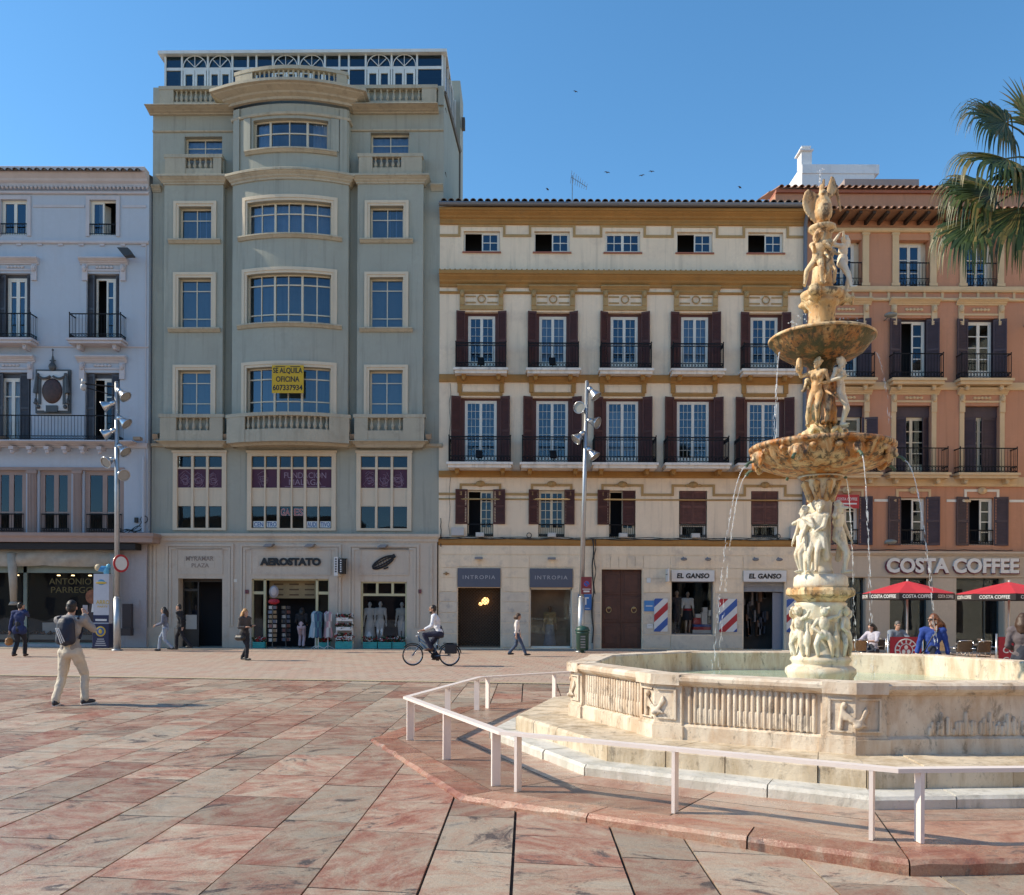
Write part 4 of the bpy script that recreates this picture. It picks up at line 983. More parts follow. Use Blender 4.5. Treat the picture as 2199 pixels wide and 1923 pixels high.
# mezzanine windows behind beige frames
PURPLE = flat("purple_poster", (.065, .014, .042), .6)
for k, h in enumerate(mezz):
    x0w, x1w, z0w, z1w = h[:4]; w = x1w - x0w; m = MB(); t = .14
    m.box(x0w - .04, x0w + t, -.06, .1, z0w, z1w); m.box(x1w - t, x1w + .04, -.06, .1, z0w, z1w); m.box(x0w + t, x1w - t, -.06, .1, z1w - .16, z1w); m.box(x0w + t, x1w - t, -.06, .1, z0w, z0w + .1)
    m.box(x0w - .08, x1w + .08, -.1, -.062, z1w - .02, z1w + .07)
    rowsz = [(bZ(913), bZ(934.6)), (bZ(938.5), bZ(976)), (bZ(1013), bZ(1056))]
    m.box(x0w + t, x1w - t, .02, .09, bZ(1011.5), bZ(979))
    for za, zb_ in ((rowsz[0][1], rowsz[1][0]), (rowsz[1][1], bZ(979)), (bZ(1011.5), rowsz[2][0])): m.box(x0w + t, x1w - t, 0, .08, zb_, za)
    nc = 3 if k != 1 else 6
    for i in range(1, nc):
        x = x0w + t + (w - 2 * t) * i / nc; ww = .05 if (k != 1 or i % 2 == 0) else .03; m.box(x - ww, x + ww, -.03, .085, z0w + .1, z1w - .16)
    wo = m.build("window", MB_TRIM, br_)
    g = MB()
    for za, zb_ in rowsz: g.quad((x0w + .1, .06, zb_ - .03), (x1w - .1, .06, zb_ - .03), (x1w - .1, .06, za + .03), (x0w + .1, .06, za + .03))
    g.build("pane", GLASS_DIM, wo)
    pz0, pz1 = rowsz[1][1], rowsz[1][0]; ps = MB(); ps.box(x0w + .12, x1w - .12, .045, .055, pz0, pz1)
    dr = MB(); rs = random.Random(k); cxw = (x0w + x1w) / 2; hh = pz1 - pz0
    if k == 1:
        letters(dr, "FUNDACION", .34, (cxw + .55, .043, pz1 - .25), .006, 0, width=1.75); letters(dr, "MALAGA", .34, (cxw + .55, .043, pz0 + .24), .006, 0, width=1.35)
        dr.box(cxw - .3, cxw + 1.4, .038, .0445, pz0 + .05, pz0 + .065); figs = [x0w + .62]
    elif k == 0: figs = [x0w + .45, x0w + 1.0, x0w + 1.62]
    else: figs = [x0w + .5, x0w + 1.1, x0w + 1.68]
    for fx_ in figs:
        for q in range(9):
            a = rs.uniform(0, 6.3); r1 = rs.uniform(.05, .22); dr.tube([(fx_ + r1 * cos(a + u) + .05 * sin(3 * u), .04, pz0 + hh * .45 + hh * .42 * (q / 9 - .5) + r1 * 1.1 * sin(a + u)) for u in [s * .7 for s in range(7)]], .008, 4)
    po = ps.build("poster", PURPLE, wo); dr.build("drawing", flat("pale_poster_line", (.27, .2, .28), .6), po)
    if k == 1:
        sg = MB()
        for i, s in enumerate(("CEN", "TRO", "", "", "AUDI", "TIVO")):
            a = x0w + t + (w - 2 * t) * i / 6 + .06; b = a + (w - 2 * t) / 6 - .11
            if s: sg.box(a, b, .045, .05, rowsz[2][1] + .01, rowsz[2][1] + .27); letters(sg, s, .26, ((a + b) / 2, .044, rowsz[2][1] + .14), .004, .004, width=(b - a) * .86, m=1)
            elif i in (2, 3): letters(sg, ("GA", "ES")[i - 2], .4, ((a + b) / 2, .05, rowsz[2][0] - .24), .006, .012, width=(b - a) * .86, m=2); letters(sg, ("GA", "ES")[i - 2], .4, ((a + b) / 2, .043, rowsz[2][0] - .24), .003, -.004, width=(b - a) * .76, m=3)
        sg.build("window_lettering", [flat("white_sticker", (.55, .6, .62), .5), flat("blue_ink", (.03, .10, .28), .5), flat("pale_pink_ink", (.55, .40, .38), .5), flat("dark_red_ink", (.28, .03, .04), .5)], wo)
# limestone shop storey
gy = -.16; gz = bZ(1070)
door, shop, disp = (bX(358), bX(447), -.02, bZ(1159), .75), (bX(506), bX(661), -.02, bZ(1159), .35), (bX(725), bX(817), .18, bZ(1164), .3)
gl, gr = bX(296), bX(877)
mb = MB(); mb.wall(gl, gr, -.1, gz, gy, [door, shop, disp]); mb.quad((gl, gy, -.1), (gl, gy, gz), (gl, .02, gz), (gl, .02, -.1)); mb.quad((gr, gy, -.1), (gr, .02, -.1), (gr, .02, gz), (gr, gy, gz)); mb.quad((gl, gy, gz), (gr, gy, gz), (gr, .02, gz), (gl, .02, gz))
mb.build("ground_floor_wall", MB_STONE, br_)
mb = MB(); mb.sweep([(gl, gy + .1), (gl, gy), (gr, gy), (gr, gy + .1)], [(0, bZ(1084)), (.05, bZ(1084)), (.05, bZ(1079)), (.13, bZ(1074)), (.13, bZ(1069)), (0, bZ(1068.5))]); mb.build("shop_cornice", MB_STONE, br_)
mb = MB()
def portal(l, r, zt, zb):     # three stepped raised frames
    for k, (o, dd) in enumerate(((0, .05), (.13, .03))):
        mb.box(l - .24 + o, l - .14 + o, gy - dd, gy - .003, zb, zt - o); mb.box(r + .14 - o, r + .24 - o, gy - dd, gy - .003, zb, zt - o); mb.box(l - .14 + o, r + .14 - o, gy - dd, gy - .003, zt - .1 - o, zt - o)
portal(bX(345), bX(458), bZ(1090), .9); portal(bX(494), bX(674), bZ(1090), .9); portal(bX(712), bX(830), bZ(1090), .9)
for px in (303, 311, 866): mb.box(bX(px) - .05, bX(px) + .05, gy - .04, gy - .003, .9, bZ(1090))
for a, b in ((296, 352), (456, 500), (668, 718), (826, 877)): mb.box(bX(a) + .02, bX(b), gy - .055, gy - .003, -.05, .82)
def signpanel(l, r, zt, zb):
    mb.box(l, r, gy - .03, gy - .003, zb, zb + .06); mb.box(l, r, gy - .03, gy - .003, zt - .06, zt); mb.box(l, l + .06, gy - .03, gy - .003, zb + .06, zt - .06); mb.box(r - .06, r, gy - .03, gy - .003, zb + .06, zt - .06)
    c = .28; mb.add([(l + .06, gy - .005, zb + .06), (l + .06 + c, gy - .012, zb + .06 + c), (l + .06 + c, gy - .012, zt - .06 - c), (l + .06, gy - .005, zt - .06), (r - .06, gy - .005, zt - .06), (r - .06 - c, gy - .012, zt - .06 - c), (r - .06 - c, gy - .012, zb + .06 + c), (r - .06, gy - .005, zb + .06)], [(0, 1, 2, 3), (3, 2, 5, 4), (4, 5, 6, 7), (7, 6, 1, 0)])
signpanel(bX(354), bX(448), bZ(1098), bZ(1151)); signpanel(bX(503), bX(665), bZ(1097), bZ(1151)); signpanel(bX(722), bX(821), bZ(1097), bZ(1151))
mb.build("stone_frame", MB_STONE, br_)
# doorway
a, b, z0, z1 = door[:4]
shop_box(br_, a, b, z0, z1, gy + .7, 1.6, surf("brown_lobby", (.10, .07, .045), .7, .3, 1.2), "lobby")
m = MB(); x1_ = bX(391); m.box(a, x1_, gy + .55, gy + .62, z0, .9); m.box(a, a + .06, gy + .5, gy + .62, z0, z1); m.box(x1_ - .06, x1_, gy + .5, gy + .62, z0, z1); m.box(a, b, gy + .5, gy + .62, z1 - .12, z1); m.box(a, x1_, gy + .52, gy + .6, 2.35, 2.45)
dr = m.build("door_frame", flat("dark_bronze", (.06, .055, .05), .4, .4), br_)
g = MB(); g.quad((a, gy + .58, .9), (x1_, gy + .58, .9), (x1_, gy + .58, z1), (a, gy + .58, z1)); g.build("pane", GLASS_DIM, dr)
m = MB(); m.box(a + .12, x1_ - .1, gy + .52, gy + .53, .75, 1.35); m.build("notice", flat("pale_notice", (.5, .48, .43), .6), dr)
# shop opening frames and display window
a, b, z0, z1 = shop[:4]
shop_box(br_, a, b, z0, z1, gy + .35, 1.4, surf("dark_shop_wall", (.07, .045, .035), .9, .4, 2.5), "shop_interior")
m = MB(); pl = [a, bX(531), bX(636), b]
for x in pl: m.box(x - .05, x + .05, gy + .1, gy + .22, .0, z1)
zt_ = bZ(1187); m.box(a, pl[1], gy + .12, gy + .2, zt_ - .06, zt_ + .06); m.box(pl[2], b, gy + .12, gy + .2, zt_ - .06, zt_ + .06); m.box(a, b, gy + .1, gy + .2, z1 - .06, z1)
fr = m.build("shop_front", surf("pale_olive_metal", (.52, .48, .29), .5, .1, 3), br_)
g = MB(); g.quad((a, gy + .16, .3), (pl[1], gy + .16, .3), (pl[1], gy + .16, z1), (a, gy + .16, z1)); g.quad((pl[2], gy + .16, .3), (b, gy + .16, .3), (b, gy + .16, z1), (pl[2], gy + .16, z1)); g.build("pane", GLASS_DIM, fr)
m = MB(); m.box(pl[1] + .06, pl[2] - .06, gy + .55, gy + .6, z1 - .8, z1 - .02, 0)
for i in range(3):
    for j in range(3): m.box(pl[1] + .25 + i * .65, pl[1] + .65 + i * .65, gy + .54, gy + .549, z1 - .68 + j * .22, z1 - .62 + j * .22, 1)
m.build("shop_lintel_board", [surf("yellowish_board", (.30, .23, .12), .7, .2, 3), flat("brown_lettering", (.10, .06, .03), .7)], br_)
a, b, z0, z1 = disp[:4]
shop_box(br_, a, b, z0, z1, gy + .3, 1.2, surf("dim_display_wall", (.10, .085, .07), .9, .4, 2), "display_interior")
m = MB(); zt_ = bZ(1190); m.box(a, a + .07, gy + .08, gy + .2, z0, z1); m.box(b - .07, b, gy + .08, gy + .2, z0, z1); m.box(a, b, gy + .08, gy + .2, z1 - .06, z1); m.box(a, b, gy + .08, gy + .2, zt_ - .05, zt_ + .05); m.box(a, b, gy + .08, gy + .2, z0, z0 + .06)
for p in (757, 788): m.box(bX(p) - .05, bX(p) + .05, gy + .09, gy + .19, zt_, z1)
dw = m.build("display_window", MATS["pale_olive_metal"], br_); g = MB(); g.quad((a, gy + .15, z0), (b, gy + .15, z0), (b, gy + .15, z1), (a, gy + .15, z1)); g.build("pane", GLASS_DIM, dw)
for px, py in ((543, 1096), (625, 1096), (770, 1097)):
    m = MB(); m.prism_y([(bX(px) - .2, bZ(py)), (bX(px) + .13, bZ(py)), (bX(px) + .24, bZ(py) + .12), (bX(px) - .06, bZ(py) + .12)], gy - .42, gy - .1); m.box(bX(px) - .02, bX(px) + .02, gy - .12, gy, bZ(py) + .02, bZ(py) + .06); m.build("spot_lamp", MATS["grey_lamp_metal"], br_)
m = MB(); m.box(bX(470), bX(477), gy - .02, gy - .003, bZ(1166), bZ(1160)); m.build("house_number_tile", WHITE_FRAME, br_)
for px, py in ((497, 1185), (843, 1183)): m = MB(); m.box(bX(px) - .07, bX(px) + .07, gy - .05, gy - .003, bZ(py) - .08, bZ(py) + .08); m.build("alarm_box", flat("maroon_box", (.14, .04, .05), .5), br_)
# ---------------------------------------------------------------- salmon pink house on the right
Dp = Front(YF, 1850, 760)
dX, dZ = Dp.x, Dp.z
dr_ = thing("pink_house", "salmon pink house with cream window hoods and dark shutters behind the fountain", "building", (0, YF, 0))
MD_WALL = surf("salmon_plaster", (.50, .25, .15), .9, .12, .6, .35, (.42, .22, .16, .5), .05)
MD_TRIM = surf("cream_moulding", (.60, .45, .27), .85, .1, 1.5, .2)
MD_SHUT = surf("dark_aubergine_shutter", (.06, .04, .05), .6, .2, 3, bmp=.05)
MD_STONE = surf("grey_beige_render", (.53, .44, .34), .85, .1, .8, .2, (.38, .32, .27, .5), .08)
x0, x1 = dX(1612), dX(2110)
cen = [1693, 1828, 1963, 2098]
zt = dZ(447)
hD = []
for c in cen[:3]:
    hD.append((dX(c) - .62, dX(c) + .62, dZ(573.5), dZ(481), .42))
c2 = [1692, 1828, 1962]; c1 = [1694, 1828.5, 1965]; c0 = [1694, 1828.5, 1965]
for c in c2: hD.append((dX(c) - .8, dX(c) + .8, dZ(762), dZ(637), .3))
for c in c1: hD.append((dX(c) - .72, dX(c) + .72, dZ(949), dZ(812), .32))
for c in c0: hD.append((dX(c) - .52, dX(c) + .52, dZ(1091), dZ(996), .3))
gz = dZ(1105)
mb = MB(); shell(mb, x0, x1, zt + .2, 12); mb.wall(x0, x1, gz, zt + .2, 0, hD); mb.build("wall", MD_WALL, dr_)
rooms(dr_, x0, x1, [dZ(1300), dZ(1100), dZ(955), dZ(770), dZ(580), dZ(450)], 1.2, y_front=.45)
P = [(x0, 0), (x1, 0)]
mb = MB(); mb.sweep(P, BAND(.16, dZ(467), dZ(460)))
mb.sweep(P, BAND(.12, dZ(586), dZ(575))); mb.sweep(P, BAND(.1, dZ(604), dZ(598)))
for i in range(14): xx = x0 + .4 + i * .74; mb.box(xx, xx + .1, -.04, -.003, dZ(598), dZ(586)); 
mb.sweep(P, BAND(.08, dZ(781), dZ(766))); mb.sweep(P, BAND(.1, dZ(974), dZ(955)))
mb.build("string_course", MD_TRIM, dr_)
mb = MB()
for c in cen[:3]:
    for s in (-1, 1):
        xx = dX(c) + s * .78; mb.box(xx - .13, xx + .13, -.06, -.003, dZ(574), dZ(467)); mb.box(xx - .17, xx + .17, -.09, -.003, dZ(574), dZ(568)); mb.box(xx - .16, xx + .16, -.085, -.003, dZ(472), dZ(467) - .002)
mb.build_each("pilaster", MD_TRIM, dr_)
# wooden eaves on dark rafters, tiled roof
MRAFT = surf("dark_rafter_wood", (.045, .028, .02), .8)
mb = MB(); mb.box(x0, x1, -1.0, 0, dZ(421, -1), dZ(419, -1)); mb.build("soffit", surf("brown_soffit_boards", (.27, .15, .09), .8), dr_); mb = MB(); x = x0 + .2
while x < x1:
    mb.prism_z([(x, -.95), (x + .11, -.95), (x + .11, 0), (x, 0)], dZ(423.5, -1) - .06, dZ(421.2, -1)); mb.add([(x, -.85, dZ(423.5, -1) - .06), (x + .11, -.85, dZ(423.5, -1) - .06), (x + .11, -.02, dZ(423.5, -1) - .06), (x, -.02, dZ(423.5, -1) - .06), (x, -.02, dZ(452)), (x + .11, -.02, dZ(452))], [(0, 1, 2, 3), (0, 4, 5, 1), (0, 3, 4), (1, 5, 2), (2, 5, 4, 3)]); x += .545
mb.build("rafter", MRAFT, dr_)
mb = MB(); roof_tiles(mb, x0, x1, -1.1, dZ(418, -1.1), 4.6, .3, .3, .115); mb.build("roof", surf("reddish_roof_tile", (.36, .20, .13), .85, .4, 4, 0, (.14, .10, .08, .6), .2, .3), dr_)  # one reddish tile colour with random darker blotches
# windows
def pane_sash(w, h, leaves, rows, open_leaf=None, panel=0, cols=1): return frame_mesh(w, h, leaves, cols, rows, .06, .04, .07, open_leaf=open_leaf, sill_panel=panel)
first = None
for c in cen[:3]:
    if first is None:
        f, g = pane_sash(1.0, 1.86, 2, 3); wo = f.build("window", WHITE_FRAME, dr_, (dX(c) - .08, .32, dZ(573.5))); g.build("pane", GLASS_SKY, wo)
        mb = MB(); mb.box(-.62, .62, .0, .08, 1.86, dZ(481) - dZ(573.5)); mb.box(.5, .70, .0, .08, 0, 1.86); mb.box(-.55, -.5, .0, .08, 0, 1.86); mb.build("frame", MATS["cream_window_wood"], wo)
        railing_mesh(1.2, 0, .95, .14, 0, .26, True).build("railing", BLACK_IRON, wo, (.08, -.36, 0)); first = wo
    else: copy_tree(first, dr_, (dX(c) - .08, .32, dZ(573.5)))
def hood(parent, w, z0, z1, m, off, panel=True):
    hd = MB(); hd.sweep([(-w / 2 - .28, off), (w / 2 + .28, off)], CORNICE(.26, z1 - .26, z1))
    for s in (-1, 1): hd.box(s * (w / 2 + .08) - .11, s * (w / 2 + .08) + .11, off - .07, off - .003, z0 - .4, z1 - .262); hd.ell((s * (w / 2 + .08), off - .1, z1 - .42), (.1, .1, .15), 8)
    hd.box(-w / 2, w / 2, off - .04, off - .003, z0, z0 + .08)
    for i in range(5): hd.ell((-.3 + .15 * i, off - .03, (z0 + z1) / 2 - .1), (.08, .04, .06), 6)
    return hd.build("hood", m, parent)
h2 = dZ(637) - dZ(762); first2 = None; firstb = None
for k, c in enumerate(c2):
    zb = dZ(762); op = 0 if k == 1 else None
    f, g = pane_sash(1.06, h2 - .1, 2, 4, op, .35); wo = f.build("window", WHITE_FRAME, dr_, (dX(c), .2, zb)); g.build("pane", GLASS_DIM, wo)
    mb = MB(); mb.box(-.8, .8, 0, .06, h2 - .1, h2); mb.box(-.8, -.53, 0, .06, 0, h2 - .1); mb.box(.53, .8, 0, .06, 0, h2 - .1); mb.build("frame", MD_SHUT, wo)
    sm = shutter_mesh(.5, h2 - .05); sm.build("shutter", MD_SHUT, wo, (-.78, -.23, 0), radians(12)); sm.build("shutter", MD_SHUT, wo, (.78, -.23, 0), radians(-22))
    hood(wo, 1.5, h2 + .1, h2 + .78, MD_TRIM, -.2)
    if firstb is None: firstb = iron_balcony(dr_, dX(c), zb - .02, 2.1, .5, 1.0, .24, 0, .2, MD_TRIM, MD_TRIM)
    else: copy_tree(firstb, dr_, (dX(c), 0, zb - .02))
h1 = dZ(812) - dZ(949); firstb = None
for k, c in enumerate(c1):
    zb = dZ(949)
    f, g = pane_sash(1.3, h1 - .45, 2, 4, None, .3); wo = f.build("window", MATS["cream_window_wood"], dr_, (dX(c), .24, zb)); g.build("pane", GLASS_DIM, wo)
    mb = MB(); mb.box(-.72, .72, -.06, .06, h1 - .45, h1); mb.build("frame", MD_SHUT, wo)
    if k == 0: sm = shutter_mesh(.62, h1 * .62); sm.build("shutter", MD_SHUT, wo, (.95, -.28, h1 * .2), radians(-15)); sm.build("shutter", MD_SHUT, wo, (-.95, -.28, h1 * .2), radians(15))
    else:
        sm = shutter_mesh(.44 if k == 1 else .52, h1 - .46); sm.build("shutter", MD_SHUT, wo, (-.47 if k == 1 else -.44, -.05, 0), radians(-12))
        if k == 1: shutter_mesh(.3, h1 - .46).build("shutter", MD_SHUT, wo, (.56, -.05, 0), radians(20))
        else: shutter_mesh(.66, h1 - .46).build("shutter", MD_SHUT, wo, (.38, -.05, 0), radians(8))
    hood(wo, 1.5, h1 + .12, h1 + .7, MD_TRIM, -.24)
    sd_ = MB(); sd_.box(-.93, -.74, -.27, -.243, 0, h1 + .1); sd_.box(.74, .93, -.27, -.243, 0, h1 + .1); [setattr(q_, "parent", wo) for q_ in sd_.build_each("surround", MD_TRIM)]
    if firstb is None: firstb = iron_balcony(dr_, dX(c) + .02, zb - .02, 2.4, .55, 1.0, .22, 0, .22, MD_TRIM, MD_TRIM)
    else: copy_tree(firstb, dr_, (dX(c) + .02, 0, zb - .02))
h0 = dZ(996) - dZ(1091)
for k, c in enumerate(c0):
    zb = dZ(1091)
    f, g = pane_sash(1.0, h0 - .02, 2, 4, 0 if k else None, .0); wo = f.build("window", WHITE_FRAME, dr_, (dX(c), .14, zb)); g.build("pane", GLASS_DIM, wo)
    sm = shutter_mesh(.56, h0 + .05); sm.build("shutter", MD_SHUT, wo, (-.79, -.15, -.02), radians(10)); sm.build("shutter", MD_SHUT, wo, (.8, -.15, -.02), radians(-10))
    railing_mesh(1.02, 0, .62, .1, 0, .12).build("grille", BLACK_IRON, wo, (0, -.08, 0))
    mb = MB(); q = MATS["white_painted_wood"] if k == 2 else MD_TRIM
    mb.box(-.72, .72, -.175, -.143, h0 + .24, h0 + .34); mb.box(-.72, -.62, -.175, -.143, h0 + .02, h0 + .24); mb.box(.62, .72, -.175, -.143, h0 + .02, h0 + .24); mb.build("line_moulding", q, wo)
    mb = MB(); mb.ell((0, -.2, h0 + .28), (.2, .08, .15), 10); mb.ell((0, -.27, h0 + .28), .09, 8); mb.build("keystone_ornament", MD_TRIM, wo, smooth=True)
mb = MB()
for i, (a, b) in enumerate(((1750, 1786), (1786, 1794), (1895, 1930), (1930, 1943), (2020, 2049))): mb.box(dX(a), dX(b), -.035, -.003, dZ(1005), dZ(1000), i % 2 == 0)
mb.build("line_moulding", [MD_TRIM, WHITE_FRAME], dr_)
for px, py in ((1770, 640), (2049, 650), (1772, 1087), (2060, 1084)):
    m = MB(); m.ell((dX(px), -.55, dZ(py)), (.26, .22, .1), 10); m.tube([(dX(px), -.4, dZ(py)), (dX(px) - .02, 0, dZ(py) - .05)], .025, 6); m.build("wall_light", surf("dull_grey_lamp", (.22, .23, .21), .5), dr_, smooth=True)
# shop storey
op = [(dX(1686), dX(1732), -.02, dZ(1157), .35), (dX(1781), dX(1864.6), -.02, dZ(1157), .6), (dX(1913.6), dX(2008.6), -.02, dZ(1157), .5), (dX(1625), dX(1665), -.02, dZ(1157), .35)]
mb = MB(); mb.wall(x0, x1, -.1, gz, -.08, op); mb.quad((x0, -.08, gz), (x1, -.08, gz), (x1, .02, gz), (x0, .02, gz)); mb.quad((x0, -.08, -.1), (x0, -.08, gz), (x0, .02, gz), (x0, .02, -.1)); mb.build("ground_floor_wall", MD_STONE, dr_)
mb = MB(); mb.sweep([(x0, -.08), (x1, -.08)], [(0, dZ(1114)), (.06, dZ(1112)), (.14, dZ(1108)), (.14, dZ(1104.5)), (0, dZ(1104))]); mb.build("shop_cornice", MD_STONE, dr_)
mb = MB()
for a, b in ((x0 + .02, op[3][0] - .03), (op[3][1] + .03, op[0][0] - .03), (op[0][1] + .03, op[1][0] - .03), (op[1][1] + .03, op[2][0] - .03), (op[2][1] + .03, x1)): mb.box(a, b, -.11, -.083, -.05, dZ(1158))
mb.box(x0 + .02, x1, -.13, -.083, dZ(1153.5) - .04, dZ(1152.5)); mb.build_each("pilaster", MD_STONE, dr_)
for k, o in enumerate(op):
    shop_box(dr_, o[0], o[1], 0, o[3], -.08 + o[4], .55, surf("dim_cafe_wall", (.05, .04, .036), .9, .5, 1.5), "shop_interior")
    m = MB(); y = -.08 + o[4] - .1
    for x in (o[0] + .03, (o[0] + o[1]) / 2 if k != 2 else o[0] + (o[1] - o[0]) * .7, o[1] - .03): m.box(x - .03, x + .03, y, y + .06, 0, o[3])
    m.box(o[0], o[1], y, y + .06, 2.35, 2.42); m.box(o[0], o[1], y, y + .06, o[3] - .08, o[3])
    fr = m.build("shop_front", flat("dark_teal_frame", (.05, .075, .085), .45, .3), dr_); g = MB(); g.quad((o[0], y + .03, .05), (o[1], y + .03, .05), (o[1], y + .03, o[3]), (o[0], y + .03, o[3])); g.build("pane", GLASS_DIM, fr)
m = MB(); m.tube([(x0 + 8.5 * t / 30, -.16, dZ(1102) + .02 * sin(t * 1.7)) for t in range(31)], .018, 5); m.build("cable", MATS["black_cable"], dr_)
# set-back attic, and the white stair block with its chimney behind
da = 3.4
def aX(p): return Dp.x(p, da)
def aZ(p): return Dp.z(p, da)
mb = MB(); mb.box(aX(1550), aX(2110), da, da + 4, 19.0, aZ(389)); mb.build("attic_wall", MD_WALL, dr_)
mb = MB(); mb.box(aX(1550), aX(2110), da - .12, da + 4.05, aZ(389) + .002, aZ(383)); mb.build("attic_cornice", surf("rust_red_band", (.36, .13, .08), .85, .1, 2), dr_)
mb = MB(); roof_tiles(mb, aX(1552), aX(2090), da - .3, aZ(382), 3.4, .3, .3, .1); mb.build("attic_roof", MATS["reddish_roof_tile"], dr_)
db = 7.5
def wX(p): return Dp.x(p, db)
def wZ(p): return Dp.z(p, db)
wb = thing("white_roof_block", "white stair block with a chimney rising behind the pink house roof", "roof building", (0, YF + db, 0))
MWH = surf("whitewashed_wall", (.72, .73, .74), .9, .08, .8, .25, (.45, .45, .46, .6), .05)
mb = MB(); mb.box(wX(1603), wX(1748), 0, 6, 17, wZ(349)); mb.box(wX(1603) - .0, wX(1757), -.04, 6.02, wZ(349) + .002, wZ(331)); mb.build("wall", MWH, wb)
mb = MB(); mb.box(wX(1603), wX(1624), .1, .75, wZ(332), wZ(302)); mb.box(wX(1603) - .1, wX(1626), 0, .85, wZ(302), wZ(299)); mb.box(wX(1606), wX(1621), .2, .65, wZ(299) + .001, wZ(293)); mb.box(wX(1604), wX(1623), .15, .7, wZ(293) + .001, wZ(290)); mb.build("chimney", MWH, wb)
mb = MB(); mb.box(aX(1697) + .6, aX(1845) + .8, 1.5 - db + 4, 4 - db + 4, 18, Dp.z(369.5, 6)); 
mb.build("roof_box", surf("mauve_roof_wall", (.36, .28, .25), .9, .1, 2), wb)
# ---------------------------------------------------------------- pale lavender house on the left
Af = Front(YF, 150, 760)
aX_, aZ_ = Af.x, Af.z
ar = thing("lavender_house", "pale lavender house with a long iron balcony, shoe shop and oval plaque", "building", (0, YF, 0))
MA_WALL = surf("lavender_plaster", (.43, .475, .535), .9, .06, .6, .15, (.42, .40, .42, .4), .04)
MA_TRIM = surf("pale_moulding", (.50, .475, .49), .85, .08, 1.5, .2)
MA_WOOD = surf("pinkish_brown_wood", (.33, .24, .205), .75, .1, 2, .1)
MA_SHUT = surf("slate_shutter", (.06, .062, .075), .55, .2, 3, bmp=.05)
x0, x1 = aX_(-190), aX_(297); zt = aZ_(372)
cA = [-151, 27, 205]
hA = []
for c in cA: hA += [(aX_(c) - .55, aX_(c) + .55, aZ_(471), aZ_(401), .2), (aX_(c) - .68, aX_(c) + .68, aZ_(684), aZ_(548), .3), (aX_(c) - .72, aX_(c) + .72, aZ_(884), aZ_(746), .3)]
mez = [(-108, -48), (-9, 53), (80, 144), (170, 249)]
for a, b in mez: hA.append((aX_(a), aX_(b), aZ_(1067), aZ_(942), .2))
gz = aZ_(1070)
mb = MB(); shell(mb, x0, x1, zt, 12); mb.wall(x0, x1, gz, zt, 0, hA); mb.build("wall", MA_WALL, ar)
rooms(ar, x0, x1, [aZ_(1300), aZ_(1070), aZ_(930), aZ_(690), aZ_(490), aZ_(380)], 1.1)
P = [(x0, 0), (x1, 0)]
mb = MB(); mb.sweep(P, CORNICE(.5, aZ_(376), aZ_(345))); mb.sweep(P, BAND(.1, aZ_(390), aZ_(385)))
x = x0
while x < x1: mb.ell((x, -.14, aZ_(379)), (.06, .08, .07), 6); x += .17
mb.build("eaves_cornice", MA_TRIM, ar)
mb = MB(); mb.sweep(P, BAND(.09, aZ_(489), aZ_(483))); mb.sweep(P, BAND(.05, aZ_(696), aZ_(693)))
x = x0 + .3
while x < x1: mb.box(x, x + .2, -.05, -.003, aZ_(493), aZ_(489) - .003); x += .86
for px in (291.5,): mb.box(aX_(px) - .02, aX_(px) + .02, -.03, -.003, gz, aZ_(490))
for a, b in ((-90, -40), (65, 168), (243, 291)): mb.box(aX_(a), aX_(b), -.03, -.003, aZ_(416), aZ_(411))
mb.build("string_course", MA_TRIM, ar)
mb = MB(); roof_tiles(mb, x0, x1 - .1, -.6, aZ_(341, -.6), 4, .28, .285, .085); mb.build("roof", surf("dark_roof_tile", (.085, .075, .068), .9, .4, 4, 0, (.2, .15, .11, .5), .2, .3), ar)
mb = MB()
for c in cA:
    xc = aX_(c)
    for o, t in ((.7, .15),): mb.box(xc - o, xc - .55, -.05, -.003, aZ_(474), aZ_(393)); mb.box(xc + .55, xc + o, -.05, -.003, aZ_(474), aZ_(393)); mb.box(xc - .55, xc + .55, -.05, -.003, aZ_(401), aZ_(393))
mb.build_each("window_casing", MA_TRIM, ar)
